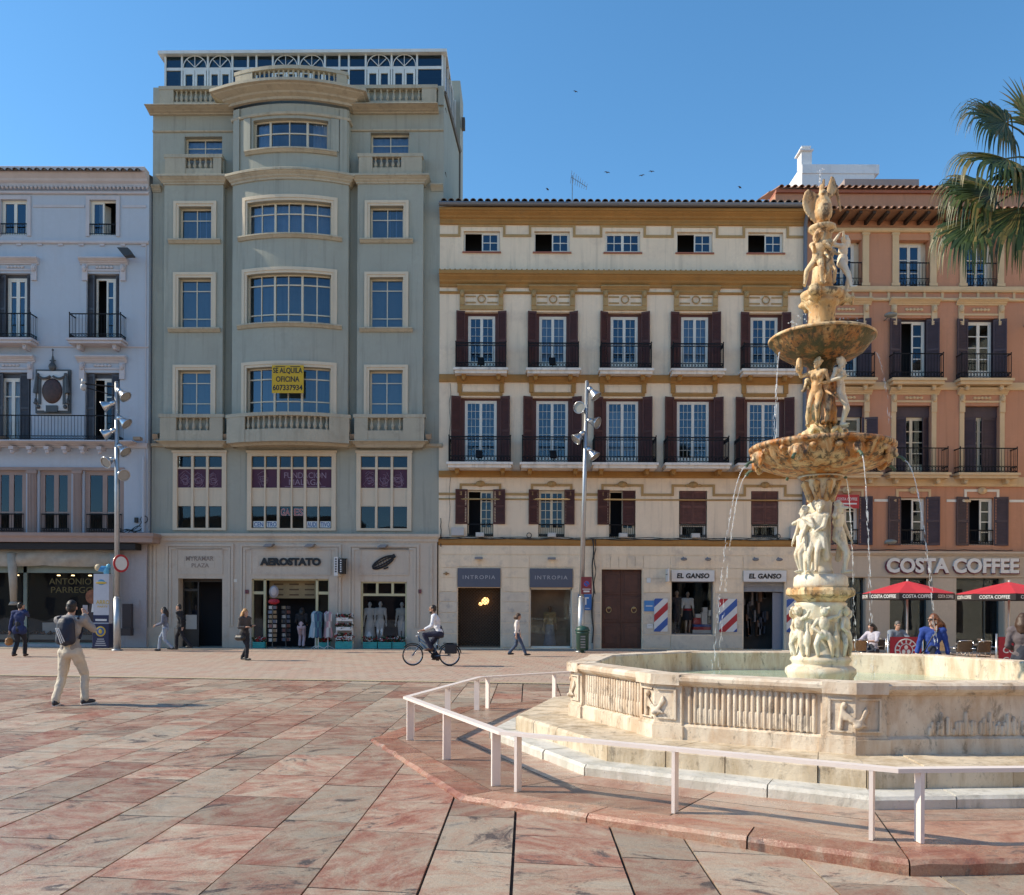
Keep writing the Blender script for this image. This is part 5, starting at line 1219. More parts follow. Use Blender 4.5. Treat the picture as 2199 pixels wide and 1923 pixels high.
for k, c in enumerate(cA):
    w = 1.08; h = aZ_(401) - aZ_(471)
    f, g = frame_mesh(w, h, 2, 1, 1, .06, .03, .07, open_leaf=1 if k == 2 else None); wo = f.build("window", WHITE_FRAME, ar, (aX_(c), .1, aZ_(471))); g.build("pane", GLASS_SKY, wo)
    railing_mesh(1.08, 0, .44, .1, 0, 0).build("railing", BLACK_IRON, wo, (0, -.13, 0))
    if k == 2:
        m = MB(); m.cbox((-.1, .3, h / 2), (.5, .05, h - .1), radians(60)); m.build("open_leaf", WHITE_FRAME, wo)
    h = aZ_(548) - aZ_(684); zb = aZ_(684)
    f, g = frame_mesh(.84, h - .14, 2, 1, 3, .07, .05, .07, open_leaf=0 if k == 2 else None, rows_at=(.72,), sill_panel=.1); wo = f.build("window", WHITE_FRAME, ar, (aX_(c) + .06, .2, zb)); g.build("pane", GLASS_SKY, wo)
    mb = MB(); mb.box(-.72, .62, 0, .06, h - .14, h); mb.box(-.72, -.42, 0, .06, 0, h - .14); mb.box(.42, .62, 0, .06, 0, h - .14); mb.build("frame", MA_SHUT, wo)
    shutter_mesh(.38, h - .05).build("shutter", MA_SHUT, wo, (-.6, -.08, 0), radians(-14)); shutter_mesh(.24, h - .05).build("shutter", MA_SHUT, wo, (.56, -.08, 0), radians(20))
    hood(wo, 1.42, h + .1, h + .62, MA_TRIM, -.2)
    b = iron_balcony(ar, aX_(c) - .08, zb - .02, 2.16, .55, 1.0, .2, 0, .14, MA_TRIM, MA_TRIM)
    h = aZ_(746) - aZ_(884); zb = aZ_(884)
    f, g = frame_mesh(.92, h - .2, 2, 1, 3, .07, .05, .07, open_leaf=0 if k == 2 else None, rows_at=(.74,)); wo = f.build("window", WHITE_FRAME, ar, (aX_(c) - (.0 if k == 2 else .12), .2, zb)); g.build("pane", GLASS_DIM, wo)
    mb = MB(); mb.box(-.72, .72, 0, .06, h - .2, h); mb.box(-.72, -.46, 0, .06, 0, h - .2); mb.box(.46, .72, 0, .06, 0, h - .2); mb.build("frame", MA_SHUT, wo)
    shutter_mesh(.36, h - .05).build("shutter", MA_SHUT, wo, (-.5, -.1, 0), radians(-14)); shutter_mesh(.36, h - .05).build("shutter", MA_SHUT, wo, (.54, -.1, 0), radians(10))
    if k == 1: curtain_mesh(-.44, .44, 0, h - .25, .22, 4, .02).build("curtain", CURT, wo)
    hood(wo, 1.5, h + .12, h + .66, MA_TRIM, -.2)
# long balcony
bw = aX_(247) - x0; xc = (aX_(247) + x0) / 2
mb = MB(); mb.sweep([(x0, 0), (aX_(248), 0), (aX_(248), .01)], CORNICE(.6, aZ_(897), aZ_(886))); mb.sweep([(aX_(248), 0), (x1, 0)], BAND(.12, aZ_(897), aZ_(887)))
bl = mb.build("balcony", MA_TRIM, ar)
railing_mesh(bw, .52, 1.0, .135, 0, .12).build("railing", BLACK_IRON, bl, (xc, 0, aZ_(886)))
x = x0 + .3
while x < aX_(246):
    m = MB(); m.prism_y([(x - .11, aZ_(897) - .002), (x + .11, aZ_(897) - .002), (x + .09, aZ_(897) - .14), (x - .09, aZ_(897) - .14)], -.42, -.01); m.ell((x, -.3, aZ_(897) - .2), (.1, .1, .11), 8); m.build("bracket", MA_TRIM, bl); x += .72
# mezzanine
mb = MB(); mb.box(aX_(-50), aX_(250), -.06, -.003, aZ_(942), aZ_(936)); mb.build("mezzanine_lintel", MA_WOOD, ar)
mb = MB()
for a, b in ((-48, -9), (53, 80), (144, 170)):
    mb.box(aX_(a) + .1, aX_(b) - .1, -.1, -.003, aZ_(1067), aZ_(942)); mb.box(aX_(a) + .06, aX_(b) - .06, -.13, -.003, aZ_(949), aZ_(943))
    for i in range(5): xx = aX_(a) + .16 + i * (aX_(b) - aX_(a) - .32) / 4; mb.box(xx - .02, xx + .02, -.13, -.1, aZ_(1067), aZ_(950))
mb.build_each("pilaster", MA_WOOD, ar)
for k, (a, b) in enumerate(mez):
    w, h = aX_(b) - aX_(a), aZ_(942) - aZ_(1067)
    f, g = frame_mesh(w - .02, h, 2, 1, 1, .09, .06, .08, rows_at=(.3,)); wo = f.build("window", MA_WOOD, ar, ((aX_(a) + aX_(b)) / 2, .06, aZ_(1067))); g.build("pane", GLASS_DIM, wo)
    railing_mesh(w - .2, 0, h * .29, .1, 0, .12).build("grille", BLACK_IRON, wo, (0, -.07, .02))
# shop storey
lo = (x0 + .3, aX_(243), .12, aZ_(1131), .3)
mb = MB(); mb.wall(x0, x1, -.1, gz, -.1, [lo]); mb.quad((x0, -.1, gz), (x1, -.1, gz), (x1, .02, gz), (x0, .02, gz)); mb.quad((x1, -.1, -.1), (x1, .02, -.1), (x1, .02, gz), (x1, -.1, gz)); mb.build("ground_floor_wall", surf("lavender_stone", (.43, .40, .41), .85, .12, 1, .3, (.33, .28, .27, .5), .1), ar)
mb = MB(); mb.sweep([(x0, -.1), (aX_(288), -.1), (aX_(288), 0)], [(0, aZ_(1090)), (.7, aZ_(1088)), (.72, aZ_(1080)), (.78, aZ_(1076)), (.78, aZ_(1070)), (0, aZ_(1068))]); mb.build("shop_canopy", MA_WOOD, ar)
mb = MB(); mb.box(x0, aX_(287), -.72, -.12, aZ_(1102), aZ_(1090) - .003); mb.build("awning_gap_shade", flat("black_gap_shade", (.02, .018, .018), .8), ar)  # solid black fill, painted as the shade in the gap above the awning
mb = MB(); n = 60; vs = []
for i in range(n + 1):
    x = x0 + (aX_(240) - x0) * i / n
    for j in range(9): t = j / 8; vs.append((x, -.35 - .12 * sin(pi * t) - .03 * sin(i * .5 + t * 5), aZ_(1102) - (aZ_(1102) - aZ_(1133)) * t - .05 * sin(pi * (i % 20) / 20) * t))
mb.add(vs, [(i * 9 + j, i * 9 + 9 + j, i * 9 + 10 + j, i * 9 + j + 1) for i in range(n) for j in range(8)])
mb.build("rolled_awning", surf("beige_awning_cloth", (.38, .34, .28), .9, .2, 3), ar, smooth=True)
for px in (37, 240):
    m = MB(); m.cone((aX_(px), -.4, aZ_(1110)), (aX_(px) + .06, -.38, aZ_(1205)), .2, .13, 9); m.cone((aX_(px) + .06, -.38, aZ_(1205)), (aX_(px) + .06, -.38, aZ_(1212)), .13, .2, 9); m.build("gathered_awning_cloth", MATS["beige_awning_cloth"], ar, smooth=True)
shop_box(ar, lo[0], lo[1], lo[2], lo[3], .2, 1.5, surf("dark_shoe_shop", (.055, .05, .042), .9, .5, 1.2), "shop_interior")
m = MB(); 
for px in (-60, 52, 240): m.box(aX_(px) - .07, aX_(px) + .07, 0, .12, lo[2], lo[3])
m.box(lo[0], lo[1], .0, .12, aZ_(1147), aZ_(1133)); m.box(lo[0], lo[1], .0, .12, lo[2], lo[2] + .06)
sf = m.build("shop_front", surf("grey_green_metal", (.22, .27, .24), .5, .1, 2), ar); g = MB(); g.quad((lo[0], .06, lo[2]), (lo[1], .06, lo[2]), (lo[1], .06, lo[3]), (lo[0], .06, lo[3])); g.build("pane", GLASS_DIM, sf)
m = MB(); letters(m, "ANTONIO", .36, (aX_(142), .03, aZ_(1164)), .02, .0, width=1.75); letters(m, "PARREGO", .36, (aX_(146), .03, aZ_(1181)), .02, .0, width=1.75)
m.build("window_lettering", flat("dull_gold_letters", (.12, .09, .03), .5, .3), sf)
m = MB()
for px in (20, 38, 104, 133, 168, 215): m.cone((aX_(px), .6, aZ_(1150)), (aX_(px), .6, aZ_(1152)), .06, .07, 8)
m.build("ceiling_light", flat("lit_shop_bulb", (.9, .7, .4), .5, emit=(1, .72, .35, 2.5)), sf)
rs = random.Random(8); m = MB()
m.box(lo[0], lo[1], .15, 1.5, .3, .5, 2); m.box(aX_(74), aX_(120), .5, .9, .5, 1.0, 3)
x = lo[0] + .2
while x < lo[1] - .3:
    for zz, yy in ((.5, .3), (.5, .62), (1.0, 1.3), (1.5, 1.35)):
        if rs.random() < .8: q = rs.randrange(2); m.ell((x + rs.uniform(-.05, .05), yy, zz + .05), (.13, .07, .06), 6, q); m.ell((x + .08, yy, zz + .1), (.05, .06, .07), 6, q)
    x += .28
m.build("shoe_display", [flat("black_leather", (.02, .02, .02), .35), flat("brown_leather", (.09, .04, .02), .4), flat("display_plinth", (.3, .28, .26), .7), flat("pale_plinth", (.5, .5, .5), .6)], sf)
mb = MB(); mb.box(aX_(270), aX_(284), -.13, -.102, aZ_(1256), aZ_(1200)); mb.build("meter_door", MATS["lavender_stone"], ar)
mb = MB(); mb.tube([(aX_(291), -.16, aZ_(915)), (aX_(291), -.16, aZ_(1066))], .06, 8); mb.build("downpipe", MA_WALL, ar)
mb = MB(); rs = random.Random(2)
for k in range(5): mb.tube([(aX_(250 + 8 * t) + rs.uniform(-.05, .05), -.12 - .02 * k, aZ_(1066 - 2 * t * (k % 3)) + .1 * sin(t + k)) for t in range(6)], .018, 5)
mb.tube([(aX_(292) + .15 * cos(t), -.12, aZ_(1040) + .15 * sin(t)) for t in [2 * pi * q / 10 for q in range(10)]], .02, 5, closed=True); mb.box(aX_(272), aX_(278), -.1, -.003, aZ_(1046), aZ_(1036))
mb.build("cable", MATS["black_cable"], ar)
m = MB(); m.prism_y([(aX_(249), aZ_(510)), (aX_(270), aZ_(510)), (aX_(280), aZ_(524)), (aX_(262), aZ_(526))], -.75, -.45); m.box(aX_(266), aX_(269), -.5, 0, aZ_(516), aZ_(513)); m.build("wall_floodlight", flat("black_floodlight", (.03, .03, .032), .5), ar)
for px in (283, 17): m = MB(); m.box(aX_(px) - .15, aX_(px) + .15, -.45, -.2, aZ_(884), aZ_(878)); m.build("floodlight", MATS["beige_floodlight"], ar)
# oval memorial plaque in its carved frame
pq = thing("memorial_plaque", "marble and dark stone wall plaque with an oval portrait relief above the long balcony", "plaque", (aX_(108.5), YF, aZ_(785)))
MDK = surf("dark_slate_stone", (.06, .065, .07), .5, .2, 4)
m = MB(); m.box(-.72, .72, -.1, -.005, -.9, .9); fr = m.build("slab", MDK, pq)
m = MB(); m.box(-.62, .62, -.15, -.103, -.8, .82); m.box(-.3, -.1, -.19, -.153, -.84, -.6); m.build("marble_panel", surf("white_marble", (.55, .55, .55), .5, .1, 4), pq)
m = MB(); m.ell((0, -.16, .0), (.42, .08, .52), 20); m.build("portrait_oval", surf("bronze_red_relief", (.055, .02, .014), .5, .5, 9, bmp=.8, bsc=14), pq, smooth=True)
m = MB()
for s in (-1, 1):
    m.box(s * .5 - .05, s * .5 + .05, -.2, -.153, -.55, .6); m.cone((s * .6, -.2, .62), (s * .66, -.2, -.1), .06, .11, 8); m.ell((s * .58, -.2, .66), .08, 8); m.ell((s * .56, -.2, -.66), .09, 8); m.ell((s * .66, -.2, -.5), (.1, .06, .06), 8); m.ell((s * .66, -.2, -.42), (.05, .06, .12), 8)
    m.tube([(s * (.05 + .1 * q), -.2, .6 - .1 * sin(pi * q / 5)) for q in range(6)], .05, 6)
m.box(-.24, .24, -.2, -.153, -.86, -.6); m.ell((0, -.15, 1.0), (.16, .12, .17), 10); m.cone((0, -.12, 1.15), (0, -.12, 1.45), .08, .03, 8); m.cone((0, -.12, 1.4), (0, -.12, 1.75), .025, .012, 6); m.ell((0, -.12, 1.7), (.05, .03, .05), 6); m.box(-.12, .12, -.14, -.1, 1.24, 1.28)
m.build("carved_ornament", MDK, pq)
# ---------------------------------------------------------------- figures: joints first, then flesh and clothes round them
def ik(a, b, l1, l2, hint):
    a, b, hint = Vector(a), Vector(b), Vector(hint); d = b - a; L_ = min(d.length, (l1 + l2) * .998); e = d.normalized(); b = a + e * L_
    x = (l1 * l1 - l2 * l2 + L_ * L_) / (2 * L_); hh = sqrt(max(1e-6, l1 * l1 - x * x))
    n = hint - e * hint.dot(e)
    if n.length < 1e-4: n = Vector((0, -1, 0)) - e * (-e.y)
    return a + e * x + n.normalized() * hh, b
def figure(h=1.75, pelvis=None, lean=(0, 0), turn=0, ankles=None, knees=None, wrists=None, elbows=None, head_yaw=0, head_tilt=(0, 0), fat=1.0, hand_dir=None, toes=None):
    """joints of a figure facing -y, feet near z=0; side 0 is at -x, side 1 at +x"""
    J = {}; pv = Vector(pelvis) if pelvis else Vector((0, 0, .525 * h)); R = Matrix.Rotation(turn, 3, 'Z')
    up = Vector((lean[0], -lean[1], 1)).normalized()
    J['pelvis'] = pv; J['waist'] = pv + up * .095 * h; J['chest'] = pv + up * .215 * h; J['neck'] = pv + up * .315 * h
    hd = (up + Vector((head_tilt[0], -head_tilt[1], 0))).normalized(); J['head'] = J['neck'] + hd * .095 * h + Vector((0, -.012 * h, 0)); J['hup'] = hd
    J['hy'] = turn + head_yaw
    for s in (0, 1):
        sg = -1 if s == 0 else 1
        J['hip', s] = pv + R @ Vector((sg * .052 * h, 0, -.012 * h)); J['sho', s] = pv + up * .288 * h + R @ Vector((sg * .108 * h * fat ** .3, 0, 0))
        an = Vector(ankles[s]) if ankles else Vector((sg * .06 * h, 0, .045 * h))
        k, an = ik(J['hip', s], an, .245 * h, .25 * h, knees[s] if knees else (0, -1, 0)); J['kne', s] = k; J['ank', s] = an
        wr = Vector(wrists[s]) if wrists else J['sho', s] + Vector((sg * .04 * h, -.02 * h, -.315 * h))
        e, wr = ik(J['sho', s], wr, .172 * h, .155 * h, elbows[s] if elbows else (sg * .3, 1, -.2)); J['elb', s] = e; J['wri', s] = wr
        J['toe', s] = Vector(toes[s]) if toes else R @ Vector((0, -1, 0))
        J['hand', s] = Vector(hand_dir[s]).normalized() if hand_dir and hand_dir[s] else (wr - e).normalized()
    J['h'] = h; J['fat'] = fat; J['R'] = R; J['up'] = up; return J
def mat_up(up, yaw):
    z = Vector(up).normalized(); f = Vector((sin(yaw), -cos(yaw), 0)); x = (-f).cross(z).normalized(); y = z.cross(x); return Matrix((x, y, z)).transposed()
def put_head(mb, J, face=True):
    h = J['h']; M_ = mat_up(J['hup'], J['hy']); k = h / 1.75 * J.get('hs', 1); c = J['head'] = J['head'] + M_ @ Vector((0, 0, .06 * (k - h / 1.75)))
    mb.cap(J['neck'] - J['up'] * .03 * h, c - M_ @ Vector((0, -.0, .03 * h)), .036 * h, .031 * h, 8)
    mb.ell(c + M_ @ Vector((0, .012, .03)) * k, (.076 * k, .095 * k, .095 * k), 12, 0, M_)
    mb.ell(c + M_ @ Vector((0, -.018, -.045)) * k, (.058 * k, .072 * k, .078 * k), 10, 0, M_)
    if face:
        mb.cap(c + M_ @ Vector((0, -.088, .02)) * k, c + M_ @ Vector((0, -.112, -.022)) * k, .011 * k, .016 * k, 6)
        mb.ell(c + M_ @ Vector((0, -.078, .035)) * k, (.052 * k, .02 * k, .014 * k), 8, 0, M_)
        mb.ell(c + M_ @ Vector((0, -.083, -.062)) * k, (.026 * k, .014 * k, .012 * k), 8, 0, M_); mb.ell(c + M_ @ Vector((0, -.075, -.1)) * k, (.028 * k, .022 * k, .02 * k), 8, 0, M_)
        for s in (-1, 1): mb.ell(c + M_ @ Vector((s * .079, .012, -.005)) * k, (.012 * k, .022 * k, .033 * k), 8, 0, M_)
    return M_
def put_hand(mb, J, s, curl=.5):
    h = J['h']; w = J['wri', s]; d = J['hand', s]; k = h / 1.75
    side = d.cross(Vector((0, 0, 1)))
    if side.length < .2: side = Vector((0, 1, 0)) if True else side
    side.normalize(); nrm = side.cross(d).normalized()
    palm = w + d * .055 * k; M_ = Matrix((side, d, nrm)).transposed()
    mb.ell(palm, (.042 * k, .055 * k, .020 * k), 10, 0, M_)
    for i, ln in enumerate((.062, .074, .070, .054)):
        b = w + d * .10 * k + side * (.030 - .02 * i) * k; m1 = b + (d * .8 - nrm * curl * .6).normalized() * ln * .5 * k; m2 = m1 + (d * (1 - curl) - nrm * (curl + .2)).normalized() * ln * .5 * k
        mb.cap(b - d * .02 * k, m1, .0105 * k, .0098 * k, 6); mb.cap(m1, m2, .0098 * k, .0085 * k, 6)
    t0 = w + d * .03 * k + side * .036 * k; t1 = t0 + (side * .8 + d * .8).normalized() * .038 * k; mb.cap(t0, t1, .014 * k, .011 * k, 6); mb.cap(t1, t1 + (d - nrm * .5).normalized() * .03 * k, .011 * k, .009 * k, 6)
def put_torso(mb, J, e=1.0, lo=0, female=False):
    h, f, R = J['h'], J['fat'] * e, J['R']; u = J['up']; M_ = mat_up(u, atan2(R[1][0], R[0][0]) if True else 0)
    mb.ell(J['waist'], (.083 * h * f, .060 * h * f, .09 * h), 12, 0, M_); mb.ell(J['chest'] + R @ Vector((0, .004 * h, 0)), (.098 * h * f, .066 * h * f, .115 * h), 14, 0, M_)
    mb.cap(J['sho', 0], J['sho', 1], .047 * h * f, .047 * h * f, 10); mb.cap(J['chest'] + u * .06 * h, J['neck'] - u * .01 * h, .06 * h * f, .036 * h * f, 10)
    if female:
        for s in (-1, 1): mb.ell(J['chest'] + R @ Vector((s * .045 * h, -.055 * h * f, 0)) + u * .015 * h, (.04 * h, .037 * h, .04 * h), 8)
    if lo: mb.ell(J['pelvis'] + u * .02 * h, (.093 * h * f, .070 * h * f, .085 * h), 12, 0, M_)
def put_arm(mb, J, s, e=1.0, part=1.0):
    h, f = J['h'], J['fat'] * e; a, b, c = J['sho', s], J['elb', s], J['wri', s]
    mb.cap(a, b, .036 * h * f, .027 * h * f, 9)
    if part > .5: q = b + (c - b) * min(1, (part - .5) * 2); mb.cap(b, q, .028 * h * f, .021 * h * f + (.004 * h if e > 1.05 else 0), 9)
def put_forearm(mb, J, s): h = J['h']; mb.cap(J['elb', s], J['wri', s], .026 * h, .0175 * h, 8)
def put_leg(mb, J, s, e=1.0, flare=0, end=1.0):
    h, f = J['h'], J['fat'] * e; a, b, c = J['hip', s], J['kne', s], J['ank', s]; q = b + (c - b) * end
    mb.cap(a, b, .057 * h * f, .037 * h * f, 10); mb.cap(b, b + (c - b) * .35 * end, .036 * h * f, .036 * h * f, 10); mb.cap(b + (c - b) * .35 * end, q, .036 * h * f, (.023 + flare) * h * f, 10)
def put_pelvis(mb, J, e=1.0):
    h, f = J['h'], J['fat'] * e; M_ = mat_up(J['up'], 0)
    mb.ell(J['pelvis'] + J['up'] * .012 * h, (.094 * h * f, .07 * h * f, .08 * h), 12, 0, M_); mb.ell(J['pelvis'] + Vector((0, .025 * h, -.02 * h)), (.088 * h * f, .06 * h * f, .06 * h), 10)
    mb.cap(J['pelvis'], J['waist'], .078 * h * f, .074 * h * f, 10)
def put_foot(mb, J, s, e=1.0):
    h = J['h']; a = J['ank', s]; t = J['toe', s].normalized(); d = Vector((t.x, t.y, t.z)); low = a - Vector((0, 0, .02 * h))
    if abs(t.z) > .02: low = a + d.cross(d.cross(Vector((0, 0, 1)))).normalized() * .02 * h
    mb.cap(a + Vector((0, 0, .01 * h)), low - d * .012 * h, .024 * h * e, .025 * h * e, 8); mb.cap(low, low + d * .085 * h, .024 * h * e, .019 * h * e, 8); mb.cap(low + d * .06 * h, low + d * .105 * h, .022 * h * e, .014 * h * e, 8)
def marble_figure(J, female=False, hair=True, drape=None):
    mb = MB(); put_torso(mb, J, 1.0, 1, female); put_pelvis(mb, J); put_head(mb, J)
    for s in (0, 1): put_arm(mb, J, s); put_hand(mb, J, s); put_leg(mb, J, s); put_foot(mb, J, s)
    if hair:
        M_ = mat_up(J['hup'], J['hy']); k = J['h'] / 1.75 * J.get('hs', 1); rs = random.Random(int(J['pelvis'].x * 997) + 5)
        for q in range(16):
            a, b = rs.uniform(-.2, pi + .2), rs.uniform(.1, 1.4); v = Vector((cos(a) * sin(b) * .09, sin(a) * sin(b) * .1 + .01, cos(b) * .1 + .03)); mb.ell(J['head'] + M_ @ v * k, .03 * k, 6)
    return mb
# ---------------------------------------------------------------- the marble fountain
def marble(name, c, stain, amt, dark_amt, rough=.55, lowsc=1.0, moss=0.0, sh=0.0):
    m, nt, b = nodes(name); p = pos(nt)
    col = mix(nt, ramp(nt, noise(nt, p, 2.2 * lowsc, 6, .6), [(.3, 0.), (.7, 1.)]), dark(c, .86), tuple(min(.8, x * 1.08) for x in c))
    col = mix(nt, ramp(nt, noise(nt, stretch(nt, p, 4, 4, 1.1), 1.3 * lowsc, 8, .65, .5), [(.44 - sh, 0.), (.62 - sh, amt)]), col, stain)
    col = mix(nt, ramp(nt, noise(nt, stretch(nt, p, 3, 3, 1.6), 3.1 * lowsc, 9, .72, .4), [(.55 - sh, 0.), (.64 - sh, dark_amt)]), col, (.045, .03, .018))
    if moss: col = mix(nt, ramp(nt, noise(nt, p, 5, 8, .7), [(.5 - sh, 0.), (.62 - sh, moss)]), col, (.05, .055, .02))
    pit = ramp(nt, noise(nt, p, 21, 6, .75), [(.62, 0.), (.68, .75)]); col = mix(nt, pit, col, dark(c, .35))
    L(nt, col, b.inputs["Base Color"]); b.inputs["Roughness"].default_value = rough; bump(nt, b, noise(nt, p, 17, 9, .78), .75, .014); return m
M_PALE = marble("cream_marble", (.80, .715, .585), (.64, .44, .24), .6, .45)
M_OCH = marble("ochre_stained_marble", (.74, .58, .34), (.52, .25, .07), .85, .8, .55, 1.0, 0, .03)
M_RUST = marble("rust_stained_bowl", (.62, .44, .24), (.42, .145, .02), 1.0, .9, .45, 1.3, 0, .055)
M_MOSS = marble("dark_mossy_bowl", (.46, .29, .12), (.33, .13, .03), .9, 1.0, .5, 1.6, .9, .07)
M_BASIN = marble("weathered_travertine", (.74, .64, .51), (.52, .37, .24), .85, .5, .75, .8)
M_STEP = marble("worn_step_stone", (.66, .56, .42), (.42, .32, .2), .85, .5, .8, .8)
M_GSTEP = marble("pale_grey_step_marble", (.66, .635, .57), (.44, .42, .35), .75, .3, .6, .6)
m, nt, b = nodes("fountain_water"); p = pos(nt)
L(nt, mix(nt, ramp(nt, noise(nt, p, 1.6, 5), [(.35, 0.), (.65, 1.)]), (.40, .50, .34), (.56, .62, .44)), b.inputs["Base Color"]); b.inputs["Roughness"].default_value = .06
bump(nt, b, noise(nt, p, 11, 5, .65, .5), .9, .05); M_WATER = m
m, nt, b = nodes("falling_water"); b.inputs["Base Color"].default_value = (.86, .9, .95, 1); b.inputs["Roughness"].default_value = .12; b.inputs["Alpha"].default_value = .36; M_JET = m
fo = thing("fountain", "tall tiered marble fountain with statues, two bowls and a ten sided basin", "fountain", (FC.x, FC.y, 0))
def dk(R, k): a = DECA0 + radians(36 * k); return (R * cos(a), R * sin(a))
def sidep(R, k, t): a, b_ = dk(R, k), dk(R, k + 1); return (a[0] + (b_[0] - a[0]) * t, a[1] + (b_[1] - a[1]) * t)
def ring_blocks(mb, R0, R1, z0, z1, cuts, lip=.0, rnd=0):
    rs = random.Random(rnd)
    for k in range(10):
        c = [0] + [x + rs.uniform(-.06, .06) for x in cuts] + [1]
        for t0, t1 in zip(c, c[1:]):
            g = .0022; j = rs.uniform(-.014, .014); jz = rs.uniform(-.004, .004)
            q = [sidep(R0 + j, k, t0 + g), sidep(R0 + j, k, t1 - g), sidep(R1, k, t1), sidep(R1, k, t0)]
            q2 = [sidep(R0 + j - .025, k, t0 + g), sidep(R0 + j - .025, k, t1 - g)]
            mb.add([(*q[0], z0), (*q[1], z0), (*q[0], z1 - .03), (*q[1], z1 - .03), (*q2[0], z1 + jz), (*q2[1], z1 + jz), (*q[2], z1 + jz), (*q[3], z1 + jz), (*q[2], z0), (*q[3], z0)],
                   [(0, 1, 3, 2), (2, 3, 5, 4), (4, 5, 6, 7), (0, 2, 4, 7, 9), (1, 8, 6, 5, 3)])
mb = MB(); ring_blocks(mb, 4.34, 3.5, 0, .135, (.3, .68), rnd=4); mb.build("lower_step", M_GSTEP, fo)
mb = MB(); ring_blocks(mb, 4.0, 3.0, .10, .315, (.22, .55, .8), rnd=9); mb.build("upper_step", M_STEP, fo)
Ro, Ri, zb, zr = 3.3, 3.02, .30, .99
mb = MB()
P_o = [dk(Ro - .06, k) for k in range(10)]
mb.sweep(P_o, [(.05, zb), (.05, .455), (.02, .47), (0, .48), (0, .865), (.03, .875), (.05, .90)], closed=True)
mb.build("basin_wall", M_BASIN, fo)
mb = MB(); mb.sweep(P_o, [(.03, .885), (.075, .90), (.10, .93), (.10, .965), (.07, .988), (.03, .992), (Ri - Ro + .04, .992), (Ri - Ro + .02, .97), (Ri - Ro + .02, .4)], closed=True)
mb.build("basin_rim", M_BASIN, fo)
mb = MB(); mb.add([(*dk(Ri + .05, k), .69) for k in range(10)], [tuple(range(10))]); mb.build("water", M_WATER, fo)
# fluted panels
for k in range(10):
    mb = MB(); n = 22; ang = DECA0 + radians(36 * k + 18); nx, ny = cos(ang), sin(ang)
    for i in range(n):
        t = .17 + .66 * (i + .5) / n; x, y = sidep(Ro - .062, k, t); worn = (k == 0)
        if worn and t < .36: continue
        top = .86 if not worn else .62 + .08 * sin(i * 1.7); r = .022
        rs = random.Random(k * 50 + i)
        if not worn or i % 7: mb.cone((x + nx * .008, y + ny * .008, .50), (x + nx * .008, y + ny * .008, top - rs.uniform(0, .02)), r, r, 8, dome=True)
        x2, y2 = sidep(Ro - .062, k, t + .015)
        if rs.random() < .93: mb.cone((x2 + nx * .004, y2 + ny * .004, .505), (x2 + nx * .004, y2 + ny * .004, .635 if not worn else .6), .019, .019, 8, dome=True)
    mb.build("fluted_panel", M_BASIN, fo, smooth=True)
# corner pilasters with a carved swag
for k in range(10):
    mb = MB(); t = .15
    def bent(off, t, z0, z1): 
        a, b_, c = sidep(Ro + off, k - 1, 1 - t), dk(Ro + off, k), sidep(Ro + off, k, t); d, e, f = sidep(Ro - .2, k, t), dk(Ro - .2, k), sidep(Ro - .2, k - 1, 1 - t)
        mb.prism_z([a, b_, c, d, e, f], z0, z1)
    bent(-.015, .15, .302, .883); bent(.02, .165, .301, .455); bent(.0, .155, .4555, .48); bent(.045, .152, .884, .995)
    po = mb.build("pilaster", M_BASIN, fo)
    fr = MB()
    for side, ta, tb in ((k - 1, .875, .985), (k, .015, .125)):
        a, c = sidep(Ro - .012, side, ta), sidep(Ro - .012, side, tb)
        for z0, z1 in ((.52, .535), (.825, .84)): fr.add([(*a, z0), (*c, z0), (*c, z1), (*a, z1)] + [(*sidep(Ro + .008, side, tt), z) for tt, z in ((ta, z0), (tb, z0), (tb, z1), (ta, z1))], [(4, 5, 6, 7), (0, 1, 5, 4), (1, 2, 6, 5), (2, 3, 7, 6), (3, 0, 4, 7)])
        edge = ta if side == k - 1 else tb; e2 = edge + (.012 if side == k - 1 else -.012)
        fr.add([(*sidep(Ro - .012, side, tt), z) for tt, z in ((edge, .535), (e2, .535), (e2, .825), (edge, .825))] + [(*sidep(Ro + .008, side, tt), z) for tt, z in ((edge, .535), (e2, .535), (e2, .825), (edge, .825))], [(4, 5, 6, 7), (0, 1, 5, 4), (1, 2, 6, 5), (2, 3, 7, 6), (3, 0, 4, 7)])
    fr.build("carved_frame", M_BASIN, po)
    sw = MB(); c = Vector((*dk(Ro - .005, k), .68)); a0 = DECA0 + radians(36 * k); tx = Vector((-sin(a0), cos(a0), 0)); nn = Vector((cos(a0), sin(a0), 0))
    def sp(u, v, o=0): return c + tx * u + Vector((0, 0, v)) + nn * (o - abs(u) * .32)
    for q in range(7): u = q / 6; sw.cap(sp(-.11 + .13 * u * u, .09 - .13 * u, .005), sp(-.12 + .22 * u, -.02 - .08 * sin(pi * u * .5), .01), .012, .014, 6)
    for q in range(4): u = q / 3; sw.cap(sp(.03, -.09, .01), sp(.10 + .02 * u, .08 - .05 * u, 0), .014, .012, 6)
    sw.ell(sp(-.1, .1, .01), .03, 8); sw.cap(sp(-.115, .08, .005), sp(-.13, -.12, .0), .02, .028, 6); sw.ell(sp(.02, -.1, .01), (.05, .03, .03), 8)
    sw.body("carved_swag", M_BASIN, .012, po, it=1)
